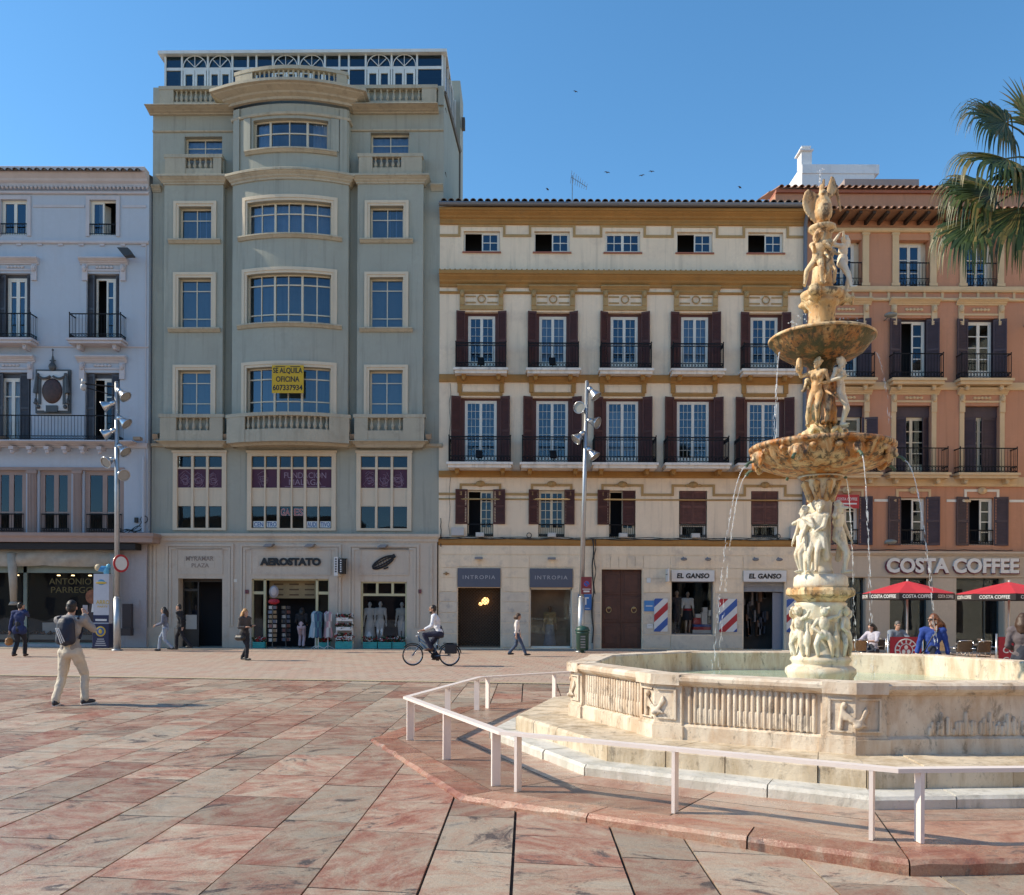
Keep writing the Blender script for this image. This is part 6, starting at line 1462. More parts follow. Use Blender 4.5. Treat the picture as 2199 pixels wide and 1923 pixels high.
# column from the water up
mb = MB(); mb.lathe([(.40, .5), (.41, .8), (.445, .86), (.44, .91), (.40, .945), (.36, .955), (.355, .985), (.385, 1.02), (.37, 1.06), (.325, 1.09), (.31, 1.12), (.29, 1.2), (.285, 1.4), (.30, 1.6), (.315, 1.72), (.33, 1.76), (.30, 1.78)], n=40)
mb.build("pedestal", M_PALE, fo, smooth=True)
rel = MB(); rs = random.Random(21)
for q in range(6):       # crouching relief figures round the drum
    a = radians(258 + 60 * q); c, t = Vector((cos(a), sin(a), 0)), Vector((-sin(a), cos(a), 0))
    def rp(u, z, o): return c * (.29 + o) + t * u + Vector((0, 0, z))
    rel.ell(rp(.0, 1.66, .05), (.055, .055, .062), 8); rel.ell(rp(0, 1.5, .03), (.075, .06, .1), 10); rel.ell(rp(0, 1.36, .03), (.08, .07, .07), 8)
    rel.cap(rp(-.05, 1.36, .04), rp(-.1, 1.24, .08), .045, .035, 8); rel.cap(rp(-.1, 1.24, .08), rp(-.07, 1.1, .05), .035, .025, 8); rel.cap(rp(.05, 1.36, .04), rp(.09, 1.22, .07), .045, .035, 8); rel.cap(rp(.09, 1.22, .07), rp(.1, 1.1, .05), .035, .025, 8)
    rel.cap(rp(-.07, 1.56, .03), rp(-.14, 1.45, .05), .03, .025, 8); rel.cap(rp(-.14, 1.45, .05), rp(-.04, 1.38, .09), .025, .02, 8); rel.cap(rp(.07, 1.57, .03), rp(.17, 1.6, .04), .03, .022, 8); rel.cap(rp(.17, 1.6, .04), rp(.2, 1.66, .03), .022, .02, 8)
    for u in range(7): rel.ell(rp(rs.uniform(-.06, .06), 1.69 + rs.uniform(-.02, .03), .05 + rs.uniform(0, .03)), .022, 6)
    rel.ell(rp(.15, 1.3, .02), (.05, .05, .12), 8); rel.cap(rp(.16, 1.1, .02), rp(.15, 1.5, .02), .03, .02, 6)
rel.body("relief_figures", M_PALE, .0105, fo, it=1)
mb = MB(); mb.lathe([(.30, 1.77), (.33, 1.80), (.36, 1.83), (.43, 1.86), (.455, 1.875), (.455, 1.93), (.43, 1.965), (.2, 1.97)], n=8); mb.build("cap_slab", M_OCH, fo)
mb = MB(); mb.lathe([(.33, 1.96), (.345, 2.0), (.335, 2.1), (.29, 2.14), (.15, 2.15)], n=24)
mb.lathe([(.17, 2.14), (.15, 2.2), (.13, 2.32), (.15, 2.38), (.12, 2.42), (.125, 2.9), (.14, 3.1), (.115, 3.14), (.15, 3.2), (.2, 3.3), (.2, 3.38), (.3, 3.42)], n=24); mb.build("shaft", M_PALE, fo, smooth=True)
lf = MB()
for q in range(8):
    a = radians(10 + 45 * q); d = Vector((cos(a), sin(a), 0))
    for u in range(5): lf.ell(d * (.14 + .018 * u) + Vector((0, 0, 3.12 + .05 * u)), (.05, .05, .04), 6)
    lf.ell(d * .235 + Vector((0, 0, 3.33)), .035, 6)
lf.body("leaf_capital", M_OCH, .014, fo, it=1)
def put_statue(J, r, ang, z, face_out=True, female=False, mat=M_PALE, extra=None, vox=.0095, name="statue"):
    J['hs'] = J.get('hs', 1.18); mb = marble_figure(J, female)
    if extra: extra(mb, J)
    a = radians(ang); return mb.body(name, mat, vox, fo, (r * cos(a), r * sin(a), z), a + pi / 2 if face_out else a - pi / 2, it=1)
def drape(mb, J):
    h = J['h']
    for q in range(9): u = q / 8 * 2 - 1; mb.cap(J['pelvis'] + Vector((u * .1 * h, -.05 * h, .05 * h)), J['pelvis'] + Vector((u * .09 * h + .03 * h, -.075 * h, -.12 * h - .05 * h * abs(u))), .018 * h, .022 * h, 6)
    mb.cap(J['pelvis'] + Vector((.1 * h, 0, .04 * h)), J['pelvis'] + Vector((.12 * h, .05 * h, -.3 * h)), .03 * h, .05 * h, 7)
h = .92
put_statue(figure(h, lean=(.05, -.02), ankles=[(-.09, -.03, .05), (.02, -.1, .05)], wrists=[(-.16, -.12, .46), (.05, -.16, .55)], head_yaw=.5, head_tilt=(.15, .1), fat=1.08), .235, 238, 2.14, extra=drape)
put_statue(figure(h, lean=(-.06, 0), ankles=[(-.03, -.1, .05), (.09, -.03, .05)], wrists=[(-.02, -.12, .85), (.16, -.1, .45)], head_yaw=.7, head_tilt=(.1, .0), fat=1.08), .235, 318, 2.14, extra=drape)
put_statue(figure(h, lean=(.05, 0), ankles=[(-.08, 0, .05), (.05, -.1, .05)], wrists=[(-.2, -.02, .5), (.12, -.1, .75)], head_yaw=-.4, fat=1.08), .2, 100, 2.14, extra=drape)
put_statue(figure(.86, lean=(.06, 0), ankles=[(-.07, 0, .05), (.05, -.08, .05)], wrists=[(-.2, -.02, .42), (.12, -.1, .68)], head_yaw=-.9, head_tilt=(-.2, 0), fat=1.08), .27, 202, 2.14, extra=drape)
# great bowl
def flute(r, z, t):
    if 3.46 < z < 3.74 and r > .45: return r * (1 - .05 * abs(sin(t * 14)))
    return r
mb = MB(); mb.lathe([(.25, 3.38), (.28, 3.43), (.42, 3.455), (.58, 3.49), (.74, 3.55), (.85, 3.63), (.885, 3.72), (.895, 3.755), (.915, 3.765), (.92, 3.80), (.9, 3.82), (.86, 3.815), (.8, 3.74), (.5, 3.68), (.1, 3.68)], n=112, mod=flute); bowl = mb.build("great_bowl", M_RUST, fo, smooth=True)
mb = MB(); mb.lathe([(.86, 3.79), (.02, 3.79)], n=32, caps=False); mb.build("bowl_water", M_WATER, bowl)
for q in range(8):
    a = radians(277 + 45 * q); d = Vector((cos(a), sin(a), 0)); t = Vector((-sin(a), cos(a), 0)); k = MB()
    def kp(u, z, o): return d * (.84 + o) + t * u + Vector((0, 0, z))
    k.ell(kp(0, 3.65, .02), (.085, .085, .085), 10); k.ell(kp(0, 3.61, .08), (.04, .05, .035), 8); k.ell(kp(-.035, 3.68, .085), .022, 6); k.ell(kp(.035, 3.68, .085), .022, 6)
    rs = random.Random(q)
    for u in range(14): g_ = 2 * pi * u / 14; k.ell(kp(.1 * cos(g_), 3.65 + .1 * sin(g_), .0 + rs.uniform(-.01, .02)), .034, 6)
    k.ell(kp(-.19, 3.7, -.0), (.06, .06, .04), 6); k.ell(kp(.19, 3.7, 0), (.06, .06, .04), 6)
    mo = k.body("lion_mask", M_RUST, .014, bowl, it=1)
    s_ = MB(); s_.tube([kp(0, 3.6, .08), kp(0, 3.575, .15), kp(0, 3.53, .19)], [.018, .018, .024], 7); s_.build("spout", flat("green_bronze", (.07, .11, .07), .6), mo)
# middle figures, on rocks in the great bowl
mb = MB(); rs = random.Random(12)
for q in range(20): a = rs.uniform(0, 6.28); r = rs.uniform(.08, .26); mb.ell((r * cos(a), r * sin(a), 3.86 + rs.uniform(0, .16)), (rs.uniform(.06, .12),) * 3, 7)
for q in range(6): a = radians(240 + 50 * q); mb.tube([(.3 * cos(a + .25 * cos(u)), .3 * sin(a + .25 * cos(u)), 3.93 + .08 * sin(u)) for u in [s * .7 for s in range(9)]], .035, 6, closed=True)
mb.cone((0, 0, 3.7), (0, 0, 4.1), .22, .16, 12); mb.body("rock_mound", M_OCH, .016, fo, it=1)
mb = MB(); mb.lathe([(.15, 4.0), (.13, 4.3), (.12, 4.7), (.15, 4.85), (.2, 4.9), (.26, 4.94)], n=20); mb.build("upper_shaft", M_MOSS, fo, smooth=True)
h = .87; zf = 4.02
put_statue(figure(h, lean=(.06, .04), ankles=[(-.1, .0, .05), (.03, -.06, .05)], wrists=[(-.2, -.06, .76), (.1, -.1, .54)], elbows=[(-1, .4, 0), (.5, 1, 0)], head_yaw=-.5, fat=1.0), .25, 236, zf, female=True, extra=lambda m_, J: m_.cap(J['wri', 0], J['wri', 0] + Vector((0, 0, .12)), .05, .04, 7), mat=M_OCH)
put_statue(figure(h * 1.03, lean=(-.1, .02), ankles=[(-.05, -.05, .05), (.08, .02, .05)], wrists=[(-.14, -.1, .62), (.08, .03, .84)], head_yaw=.5, head_tilt=(.1, .1), fat=1.0), .25, 314, zf, female=True, mat=M_PALE)
def robe(mb, J):
    h = J['h']
    for q in range(11): a = 2 * pi * q / 11; mb.cap(J['waist'] + Vector((.07 * h * cos(a), .06 * h * sin(a), 0)), Vector((.13 * h * cos(a), .11 * h * sin(a), .12 * h)), .035 * h, .03 * h, 6)
put_statue(figure(h * .84, ankles=[(-.05, 0, .05), (.05, -.03, .05)], wrists=[(-.03, -.14, .42), (.04, -.13, .42)], head_yaw=.3, head_tilt=(.1, .15)), .21, 275, zf - .02, female=True, extra=robe, mat=M_RUST)
put_statue(figure(h, lean=(.04, 0), ankles=[(-.08, 0, .05), (.06, -.05, .05)], wrists=[(-.2, 0, .5), (.12, -.1, .6)]), .2, 95, zf, female=True, mat=M_OCH)
mb = MB(); mb.lathe([(.16, 4.88), (.26, 4.92), (.42, 4.97), (.54, 5.05), (.615, 5.14), (.64, 5.19), (.665, 5.2), (.668, 5.235), (.645, 5.245), (.61, 5.235), (.5, 5.15), (.1, 5.12)], n=64, mod=lambda r, z, t: r * (1 + (.012 * sin(t * 9) + .008 * sin(t * 23 + 1)) * (4.9 < z < 5.18)))
ub = mb.build("upper_bowl", M_MOSS, fo, smooth=True); mb = MB(); mb.lathe([(.645, 5.2), (.672, 5.205), (.676, 5.23), (.65, 5.25), (.61, 5.245)], n=64, caps=False); mb.build("bowl_rim", M_OCH, ub, smooth=True)
mb = MB(); mb.lathe([(.6, 5.215), (.02, 5.215)], n=28, caps=False); mb.build("bowl_water", M_WATER, ub)
# top: shaft, putti, eagle
mb = MB(); mb.lathe([(.22, 5.14), (.21, 5.25), (.18, 5.34), (.165, 5.5), (.17, 5.62), (.2, 5.66), (.22, 5.7), (.19, 5.72), (.26, 5.76), (.27, 5.82), (.2, 5.84)], n=28)
mb.lathe([(.15, 5.82), (.13, 6.0), (.11, 6.2), (.105, 6.5), (.12, 6.56), (.11, 6.6), (.15, 6.63), (.175, 6.66), (.17, 6.69), (.1, 6.71)], n=28); mb.build("top_shaft", M_OCH, fo, smooth=True)
mb = MB(); rs = random.Random(31)
for q in range(3):
    a = radians(232 + 120 * q + (12 if q == 1 else 0)); d = Vector((cos(a), sin(a), 0)); mb.cap(d * .12 + Vector((0, 0, 5.68)), d * .27 + Vector((0, 0, 5.80)), .07, .085, 8); mb.ell(d * .31 + Vector((0, 0, 5.77)), (.085, .085, .06), 8)
    for u in range(6): mb.ell(d * rs.uniform(.2, .36) + Vector((rs.uniform(-.06, .06), rs.uniform(-.06, .06), 5.74 + rs.uniform(-.06, .05))), .035, 6)
mb.body("scroll_bracket", M_OCH, .014, fo, it=1)
h = .70
put_statue(dict(figure(h, lean=(.1, .12), pelvis=(0, 0, .36), ankles=[(-.14, -.08, .05), (.07, -.06, .05)], knees=[(-.6, -1, .3), (.3, -1, 0)], wrists=[(.0, -.16, .5), (.14, -.14, .48)], head_yaw=-.5, head_tilt=(-.1, .15), fat=1.3), hs=1.5), .22, 236, 5.82, mat=M_OCH, name="putto")
put_statue(dict(figure(h, lean=(.16, .02), pelvis=(0.02, 0, .37), ankles=[(-.02, -.12, .04), (.14, -.02, .05)], knees=[(0, -1, .3), (.6, -1, .2)], wrists=[(-.12, .02, .68), (-.1, -.04, .76)], head_yaw=.5, head_tilt=(.25, .2), fat=1.3), hs=1.5), .25, 326, 5.80, mat=M_PALE, name="putto")
put_statue(dict(figure(h * .8, lean=(-.05, .05), ankles=[(-.06, 0, .05), (.05, -.04, .05)], wrists=[(-.08, -.14, .32), (.05, -.16, .36)], head_yaw=.2, head_tilt=(.1, .2), fat=1.25), hs=1.5), .2, 276, 5.84, mat=M_OCH, name="putto")
eg = MB(); rs = random.Random(40)
eg.ell((0, 0, 6.93), (.13, .11, .19), 10); eg.ell((0, -.06, 6.87), (.115, .1, .15), 10); eg.ell((.0, -.03, 7.1), (.06, .07, .07), 8); eg.cap((.0, -.03, 7.06), (.0, -.02, 6.98), .06, .09, 8); eg.cap((-.02, -.08, 7.11), (-.05, -.12, 7.08), .022, .01, 6)
for s in (-1, 1): eg.cap((s * .05, -.02, 6.82), (s * .06, -.04, 6.72), .035, .03, 6)
for q in range(9): eg.cap((rs.uniform(-.05, .05), -.02 + rs.uniform(-.03, .03), 6.84), (rs.uniform(-.07, .09), rs.uniform(-.06, .04), 6.71), .03, .022, 6)
for q in range(12):     # lower wing, hanging in a round fan
    u = q / 11; b0 = Vector((-.06 - .02 * u, 0, 7.08 - .12 * u)); mid = Vector((-.19 - .06 * sin(pi * u) + .07 * u * u, -.02, 7.15 - .33 * u)); tip = Vector((-.235 - .05 * sin(pi * u) + .17 * u * u, -.03, 7.12 - .42 * u))
    eg.cap(b0, mid, .032, .028, 6); eg.cap(mid, tip, .026, .016, 6)
for q in range(12):     # raised wing
    u = q / 11; b0 = Vector((.06, .01, 7.04 + .02 * u)); mid = Vector((.10 + .09 * u, .02, 7.24 - .05 * u)); tip = Vector((.13 + .12 * u, .03, 7.36 - .44 * u * u)); eg.cap(b0, mid, .034, .03, 6); eg.cap(mid, tip, .028, .016, 6)
eg.cap((.0, .03, 7.1), (.03, .03, 7.32), .03, .02, 6); eg.cap((-.01, .03, 7.1), (-.0, .04, 7.25), .035, .025, 6)
eg.body("eagle", M_OCH, .012, fo, it=1)
# falling water
def jet(ang, r0, z0, z1, v, seed, n=60, breakup=.35, rad=.007):
    rs = random.Random(seed); a = radians(ang); d = Vector((cos(a), sin(a), 0)); T = sqrt(2 * (z0 - z1) / 9.81); mb = MB()
    P_ = lambda t, j=0: d * (r0 + v * t) + Vector((rs.uniform(-j, j), rs.uniform(-j, j), z0 - 4.9 * t * t))
    k = int(n * breakup)
    if k > 1: mb.tube([P_(T * i / n, .002) for i in range(k + 1)], [rad * rs.uniform(.75, 1.1) * (1 - .4 * i / k) for i in range(k + 1)], 6)
    for q in range(int(n * 1.9)):                   # long thin shreds, spreading as they fall
        t = T * (breakup * .8 + (1 - breakup * .8) * rs.random()); s = t / T; p0 = P_(t, .004 + .022 * s * s); ln = rs.uniform(.02, .09); vel = (d * v + Vector((0, 0, -9.81 * t))).normalized()
        r_ = rs.uniform(.0015, .0048); mb.tube([p0, p0 + vel * ln * .5, p0 + vel * ln], [r_ * .5, r_, r_ * .3], 5)
    mb.build("water_stream", M_JET, fo, smooth=True)
for k, (a, v) in enumerate(((277, .35), (322, .55), (52, .7), (142, .55), (187, .6))): jet(a, 1.02, 3.53, .69, v, k, 60, .45 if k in (1, 2) else .25, .009)
jet(195, .62, 5.0, 3.82, .15, 11, 40, .7, .011); jet(340, .63, 5.0, 3.82, .45, 13, 20, .05, .005)
mb = MB(); rs = random.Random(77)
mb.tube([(-.02 + rs.uniform(-.008, .008), .03, 7.28 + .022 * i) for i in range(9)], [.012, .016, .013, .017, .012, .014, .01, .012, .006], 6)
for q in range(16): mb.ell((-.02 + rs.uniform(-.05, .05), .03 + rs.uniform(-.04, .04), 7.25 + rs.uniform(0, .24)), rs.uniform(.004, .009), 5)
for q in range(110):
    s = rs.choice((-1, 1)); r = rs.uniform(.2, .46); a = rs.uniform(-.7, .7) + (pi if s < 0 else 0); mb.ell((r * cos(a), r * sin(a) * .8, 5.25 + rs.uniform(0, .34) * (1.1 - r)), rs.uniform(.004, .011), 5)
mb.build("water_spray", M_JET, fo, smooth=True)
# low rail round the terrace
ra = thing("low_railing", "low pinkish white flat bar railing running round the fountain terrace", "railing", (FC.x, FC.y, TZ))
M_RAIL = surf("pinkish_white_paint", (.80, .71, .655), .45, .06, 4, .1, bmp=.05)
mb = MB(); zt_ = .5; mb.sweep([dk(5.38, k) for k in range(10)], [(-.045, zt_), (.045, zt_), (.045, zt_ + .03), (-.045, zt_ + .03), (-.045, zt_)], closed=True); mb.build("top_rail", M_RAIL, ra)
for k in range(10):
    an = DECA0 + radians(36 * k + 18)
    for t in (.05, .5, .95):
        x, y = sidep(5.38, k, t); m_ = MB(); m_.cbox((0, 0, zt_ / 2), (.085, .028, zt_ - .002), an); m_.build("post", M_RAIL, ra, (x, y, 0))
# ---------------------------------------------------------------- signs and lettering
def sign(name, label, cat, mb, mats, loc, rz=0, group=None):
    o = mb.build(name, mats, None, loc, rz); return tag(o, label, cat, group)
def Bw(px, py, d): return br_.matrix_basis @ Vector((bX(px, d), d, bZ(py, d)))
BRZ = radians(-1)
INK = flat("black_sign_paint", (.012, .012, .014), .5); WPAINT = flat("white_sign_paint", (.68, .68, .66), .5); RED = flat("signal_red", (.42, .02, .03), .5); BLUE = flat("signal_blue", (.03, .10, .36), .5)
m = MB(); vs, fs = text("AEROSTATO", .4, .05, .022, 0, 1.0, 2.52); 
m.add([(x, y, z * 1.0) for x, y, z in vs], fs)
sign("shop_letters", "black stencil letters above the widest shop opening of the grey green house", "shop sign", m, [INK, MB_STONE], Bw(582, 1124.5, gy - .012), BRZ)
m = MB(); c30 = Matrix.Rotation(radians(-28), 3, 'Y')
def rot_ring(a, b, r, mm=0):
    pts = [c30 @ Vector((a * cos(t), -.03, b * sin(t))) for t in [2 * pi * q / 28 for q in range(28)]]; m.tube(pts, r, 5, mm, True)
rot_ring(.48, .17, .04); rot_ring(.47, .07, .03)
for q in range(7): t = -.36 + .12 * q; m.cone(c30 @ Vector((t, -.03, -.12)), c30 @ Vector((t + .05, -.03, .12)), .014, .014, 5)
m.cbox(tuple(c30 @ Vector((.5, -.03, .02))), (.14, .04, .16), 0, 0, Matrix.Rotation(-.5, 3, 'Y')); m.cbox((.12, -.03, -.24), (.2, .04, .06), 0, 0, Matrix.Rotation(-.3, 3, 'Y'))
sign("airship_emblem", "black airship emblem on the stone panel above the display window with white mannequins", "emblem", m, INK, Bw(768.5, 1125, gy - .012), BRZ)
m = MB(); m.box(-.62, .62, -.012, 0, -.27, .16, 1); letters(m, "MYRAMAR", .26, (0, -.013, .13), .01, .002, width=1.15); letters(m, "PLAZA", .24, (.02, -.013, -.15), .01, .002, width=.72)
sign("carved_nameplate", "faint carved nameplate above the dark doorway of the grey green house", "nameplate", m, [surf("worn_carved_letters", (.26, .21, .18), .9), MB_STONE], Bw(399, 1125, gy - .012), BRZ)
m = MB(); m.box(-.17, -.02, -.75, -.02, -.4, .36, 1); m.box(.03, .17, -.75, -.02, -.3, .3, 0); m.box(-.2, .2, -.05, 0, .30, .34, 0)
for q in range(6): m.box(-.13, -.06, -.755, -.751, .24 - q * .1, .3 - q * .1, 0); m.box(.07, .13, -.755, -.751, .2 - q * .09, .25 - q * .09, 1)
sign("hanging_sign", "narrow black and white hanging sign on the pillar between shop opening and display window", "hanging sign", m, [INK, WPAINT], Bw(686, 1134, gy), BRZ)
m = MB(); YEL = flat("yellow_cardboard", (.56, .36, .02), .7)
m.box(-.64, .64, -.02, 0, -.56, .56, 0); letters(m, "SE ALQUILA", .3, (0, -.022, .33), .006, .006, width=1.18, m=1); letters(m, "OFICINA", .3, (0, -.022, .0), .006, .006, width=.95, m=1); letters(m, "607337934", .3, (0, -.022, -.34), .006, .006, width=1.2, m=1)
m.box(-.5, -.1, -.024, -.0205, .49, .52, 1); m.box(.1, .5, -.024, -.0205, .49, .52, 1)
p_ = at(576, 759.5, YF - .98 - .03); sign("to_let_sign", "yellow hand lettered office to let board hanging in the bowed window", "notice board", m, [YEL, INK], p_, BRZ)
def Cw(px, py, d): return Vector((cX(px), YF + d, cZ(py)))
SLATE = flat("slate_blue_board", (.085, .095, .13), .5); PALE = flat("pale_letters", (.40, .40, .42), .5)
for i, (px, lab) in enumerate(((960.5, "slate blue sign board above the shop closed by a diamond grille"), (1104.5, "slate blue sign board above the window with the draped figure"))):
    m = MB(); m.box(-.88, .88, -.05, 0, -.39, .39, 0); letters(m, "INTROPIA", .22, (0, -.052, .02), .012, .001, spacing=1.3, width=1.34, m=1); sign("shop_sign", lab, "shop sign", m, [SLATE, PALE], Cw(px, 1158, -.09), group="slate blue shop signs")
for i, (px, lab) in enumerate(((1387, "white board with brushed black lettering above the window with two dressed mannequins"), (1530.5, "white board with brushed black lettering above the half raised roller shutter"))):
    m = MB(); m.box(-.88, .88, -.06, 0, -.23, .23, 0); letters(m, "EL GANSO", .27, (0, -.062, .0), .01, .012, shear=.12, spacing=1.05, width=1.34, m=1); sign("shop_sign", lab, "shop sign", m, [WPAINT, INK], Cw(px, 1152.5, -.1), group="white shop boards")
def stripes(w, h, lab, px, py, first):
    m = MB(); m.box(-w / 2, w / 2, -.03, 0, -h / 2, h / 2, 0); n = 7; st = .31; k = .95
    for q in range(-4, 9):
        c_ = (1, 0, 2, 0)[(q + first) % 4]
        if not c_: continue
        z0 = -h / 2 - .3 + q * st - .25; poly = [(-w / 2, z0), (w / 2, z0 + w * k), (w / 2, z0 + w * k + st), (-w / 2, z0 + st)]
        out = []                                       # clip to the panel height
        for lim, sg in ((-h / 2, 1), (h / 2, -1)):
            src = poly if not out else out; res = []
            for a, b in zip(src, src[1:] + src[:1]):
                ia, ib = sg * (a[1] - lim) >= 0, sg * (b[1] - lim) >= 0
                if ia: res.append(a)
                if ia != ib: t = (lim - a[1]) / (b[1] - a[1]); res.append((a[0] + (b[0] - a[0]) * t, lim))
            out = res
            if len(out) < 3: break
        if len(out) >= 3: m.prism_y(out, -.034, -.0301, c_)
    sign("striped_panel", lab, "striped panel", m, [WPAINT, RED, BLUE], Cw(px, py, -.1), group="red white and blue barber striped panels")
stripes(.56, 1.36, "narrow barber striped panel beside the small blue plaque", 1323.5, 1231, 1)
stripes(.74, 1.36, "wide barber striped panel between the mannequin window and the roller shutter", 1457.5, 1231, 3)
stripes(.74, 1.36, "barber striped panel partly hidden behind the fountain column", 1592, 1231, 1)
m = MB(); m.box(-.2, .2, -.02, 0, -.22, .22, 0); m.box(-.14, .14, -.023, -.0201, -.02, .02, 1); sign("blue_plaque", "small bright blue plaque left of the narrow striped panel", "plaque", m, [flat("bright_blue_enamel", (.05, .22, .52), .4), WPAINT], Cw(1300, 1213, -.1))
m = MB(); m.box(-.12, .12, -.02, 0, -.1, .1, 0); m.box(-.07, .07, -.023, -.0201, .01, .03, 1); sign("door_plate", "small white plate on the wall under the blue plaque", "plate", m, [WPAINT, PALE], Cw(1302, 1253, -.1))
m = MB(); m.box(-.08, .08, -.02, 0, -.1, .1); sign("number_plate", "tiny white house number plate right of the brown double door", "house number", m, [WPAINT], Cw(1299, 1162, -.1))
m = MB(); m.box(-.03, .03, -.55, -.02, -.26, .26, 0); m.box(-.035, .035, -.5, -.1, .02, .05, 1); sign("projecting_sign", "white sign projecting from the wall left of the mannequin window", "projecting sign", m, [WPAINT, INK], Cw(1334, 1152, -.1))
m = MB(); m.box(-.27, .27, -.03, 0, -.33, .33, 0); letters(m, "T", .42, (.03, -.032, .05), .004, .01, m=1); m.box(-.2, .2, -.034, -.0305, -.26, -.24, 1); sign("hotel_plate", "blue plate with a white letter on the wall behind the lamp post", "plate", m, [flat("plate_blue", (.04, .16, .42), .4), WPAINT], Cw(1172, 1206, -.1))
m = MB(); letters(m, "COSTA COFFEE", .8, (0, 0, 0), .1, .03, width=5.45); vs2 = [(x * 1.012, y + .012, z * 1.05 - .03) for x, y, z in m.v]; f2 = list(m.f); m.add(vs2, f2, 1)
sign("cafe_letters", "large white capital letters with dark red edges on the cafe fascia", "shop sign", m, [WPAINT, flat("dark_red_edge", (.14, .02, .05), .5)], Vector((dX(1903.7), YF - .1, dZ(1132.5))))
m = MB(); m.box(-.5, .5, -.02, 0, -.28, .28, 0); letters(m, "COSTA COFFEE", .16, (0, -.022, .1), .005, .002, width=.84, m=1); m.box(-.4, .4, -.024, -.0205, -.12, -.06, 1); sign("banner_sign", "small red banner hung on a shutter of the pink house behind the fountain", "banner", m, [RED, WPAINT], Vector((dX(1689), YF - .35, dZ(1007))))
for px, py, lab in ((895, 1150, "small brass plate beside the diamond grille shop"),):
    m = MB(); m.ell((0, -.06, 0), (.05, .05, .08), 8); m.box(-.12, .12, -.03, 0, -.02, .02); sign("wall_fitting", lab, "fitting", m, flat("old_brass", (.35, .2, .08), .5), Cw(px, py, -.09))
# TV aerial on the cream house roof
an = thing("tv_aerial", "thin television aerial standing on the cream house roof", "aerial", (cX(1147.5), YF + 1.2, cZ(412) + .62))
m = MB(); m.cone((0, 0, -.8), (0, 0, 1.22), .022, .018, 6); m.build("mast", GALV, an)
m = MB(); b0, b1 = Vector((-.05, 0, 1.15)), Vector((.62, .1, .78)); m.cone(b0, b1, .014, .014, 5)
for q in range(8): t = q / 7; c = b0 + (b1 - b0) * t; l = .2 - .1 * t; m.cone(c + Vector((.02, -l, l * .9)), c - Vector((.02, -l, l * .9)), .008, .008, 4)
m.cone((.02, 0, 1.2), (-.06, -.2, 1.0), .01, .01, 4); m.build("antenna_bars", GALV, an)
# ---------------------------------------------------------------- lamp posts
def spot(parent, z, side, tilt, yaw=0):
    m = MB(); R_ = Matrix.Rotation(yaw, 3, 'Z'); d = R_ @ Vector((side * cos(tilt), -.25, -sin(tilt))).normalized(); a = Vector((side * .16, -.05, z + .06)); q = d.to_track_quat('Z', 'Y')
    m.cone((side * .05, 0, z), a, .035, .035, 6); m.cone(a - d * .14, a + d * .06, .095, .1, 12)
    prof = [(.1, .06), (.12, .1), (.19, .26), (.215, .32), (.215, .34)]; vs = []
    n = 16
    for r, t in prof:
        for i in range(n): g_ = 2 * pi * i / n; vs.append(a + q @ Vector((r * cos(g_), r * sin(g_), t)))
    m.add(vs, [(k * n + i, k * n + (i + 1) % n, (k + 1) * n + (i + 1) % n, (k + 1) * n + i) for k in range(len(prof) - 1) for i in range(n)]); m.tube([a + q @ Vector((.22 * cos(t), .22 * sin(t), .34)) for t in [2 * pi * i / 16 for i in range(16)]], .018, 5, closed=True)
    s = m.build("spotlight", CHROME, parent, smooth=True)
    g = MB(); g.add([a + q @ Vector((.2 * cos(2 * pi * i / 16), .2 * sin(2 * pi * i / 16), .325)) for i in range(16)], [tuple(range(16))]); g.build("lens", flat("dull_lens", (.32, .31, .28), .15), s); return s
def lamp_post(label, X, Y, h, lean, spots, base_h):
    t = thing("lamp_post", label, "lamp post", (X, Y, 0), group="tall steel posts carrying spotlights"); t.rotation_euler = (0, lean, 0)
    m = MB(); m.cone((0, 0, base_h), (0, 0, h), .095, .075, 16); m.cone((0, 0, h), (0, 0, h + .04), .085, .03, 12); m.build("pole", GALV, t, smooth=True)
    m = MB(); m.cone((0, 0, 0), (0, 0, base_h), .13, .125, 16); m.cone((0, 0, 0), (0, 0, .05), .2, .2, 16); m.cone((0, 0, base_h), (0, 0, base_h + .06), .125, .095, 16); m.build("base", GALV, t, smooth=True)
    for z, s, tl, yw in spots: spot(t, z, s, tl, yw)
    return t
Y1 = 33.2; X1, z_ = at(234.5, 1306, Y1)[0], 0
zz = lambda py, Y, px: at(px, py, Y)[2]
lp1 = lamp_post("tall steel post with many spotlights in front of the lavender house", X1, Y1, zz(766, Y1, 231), radians(-.35), [(zz(788, Y1, 231), 1, .75, 0), (zz(842, Y1, 231), 1, .7, .2), (zz(898, Y1, 231), 1, .75, 0), (zz(952, Y1, 231), 1, .3, -.5), (zz(812, Y1, 231), -1, .45, 0), (zz(867, Y1, 231), -1, .5, 0), (zz(924, Y1, 231), -1, .5, .9)], 2.0)
m = MB(); h1_ = zz(770, Y1, 231); m.cone((0, 0, h1_ - .1), (-1.15, -.1, h1_ - .0), .03, .03, 6); m.cone((0, 0, h1_ - .45), (-1.1, -.1, h1_ - .15), .02, .02, 6); m.build("camera_arm", BLACK_IRON, lp1)
m = MB(); m.ell((-1.22, -.1, h1_ - .12), (.12, .12, .15), 10); m.cone((-1.22, -.1, h1_ + .0), (-1.22, -.1, h1_ + .18), .09, .07, 8); m.build("camera", flat("pale_camera_case", (.4, .41, .42), .4), lp1, smooth=True)
Y2 = 33.4; p2b, p2t = at(1161, 1306, Y2), at(1174.5, 764, Y2)
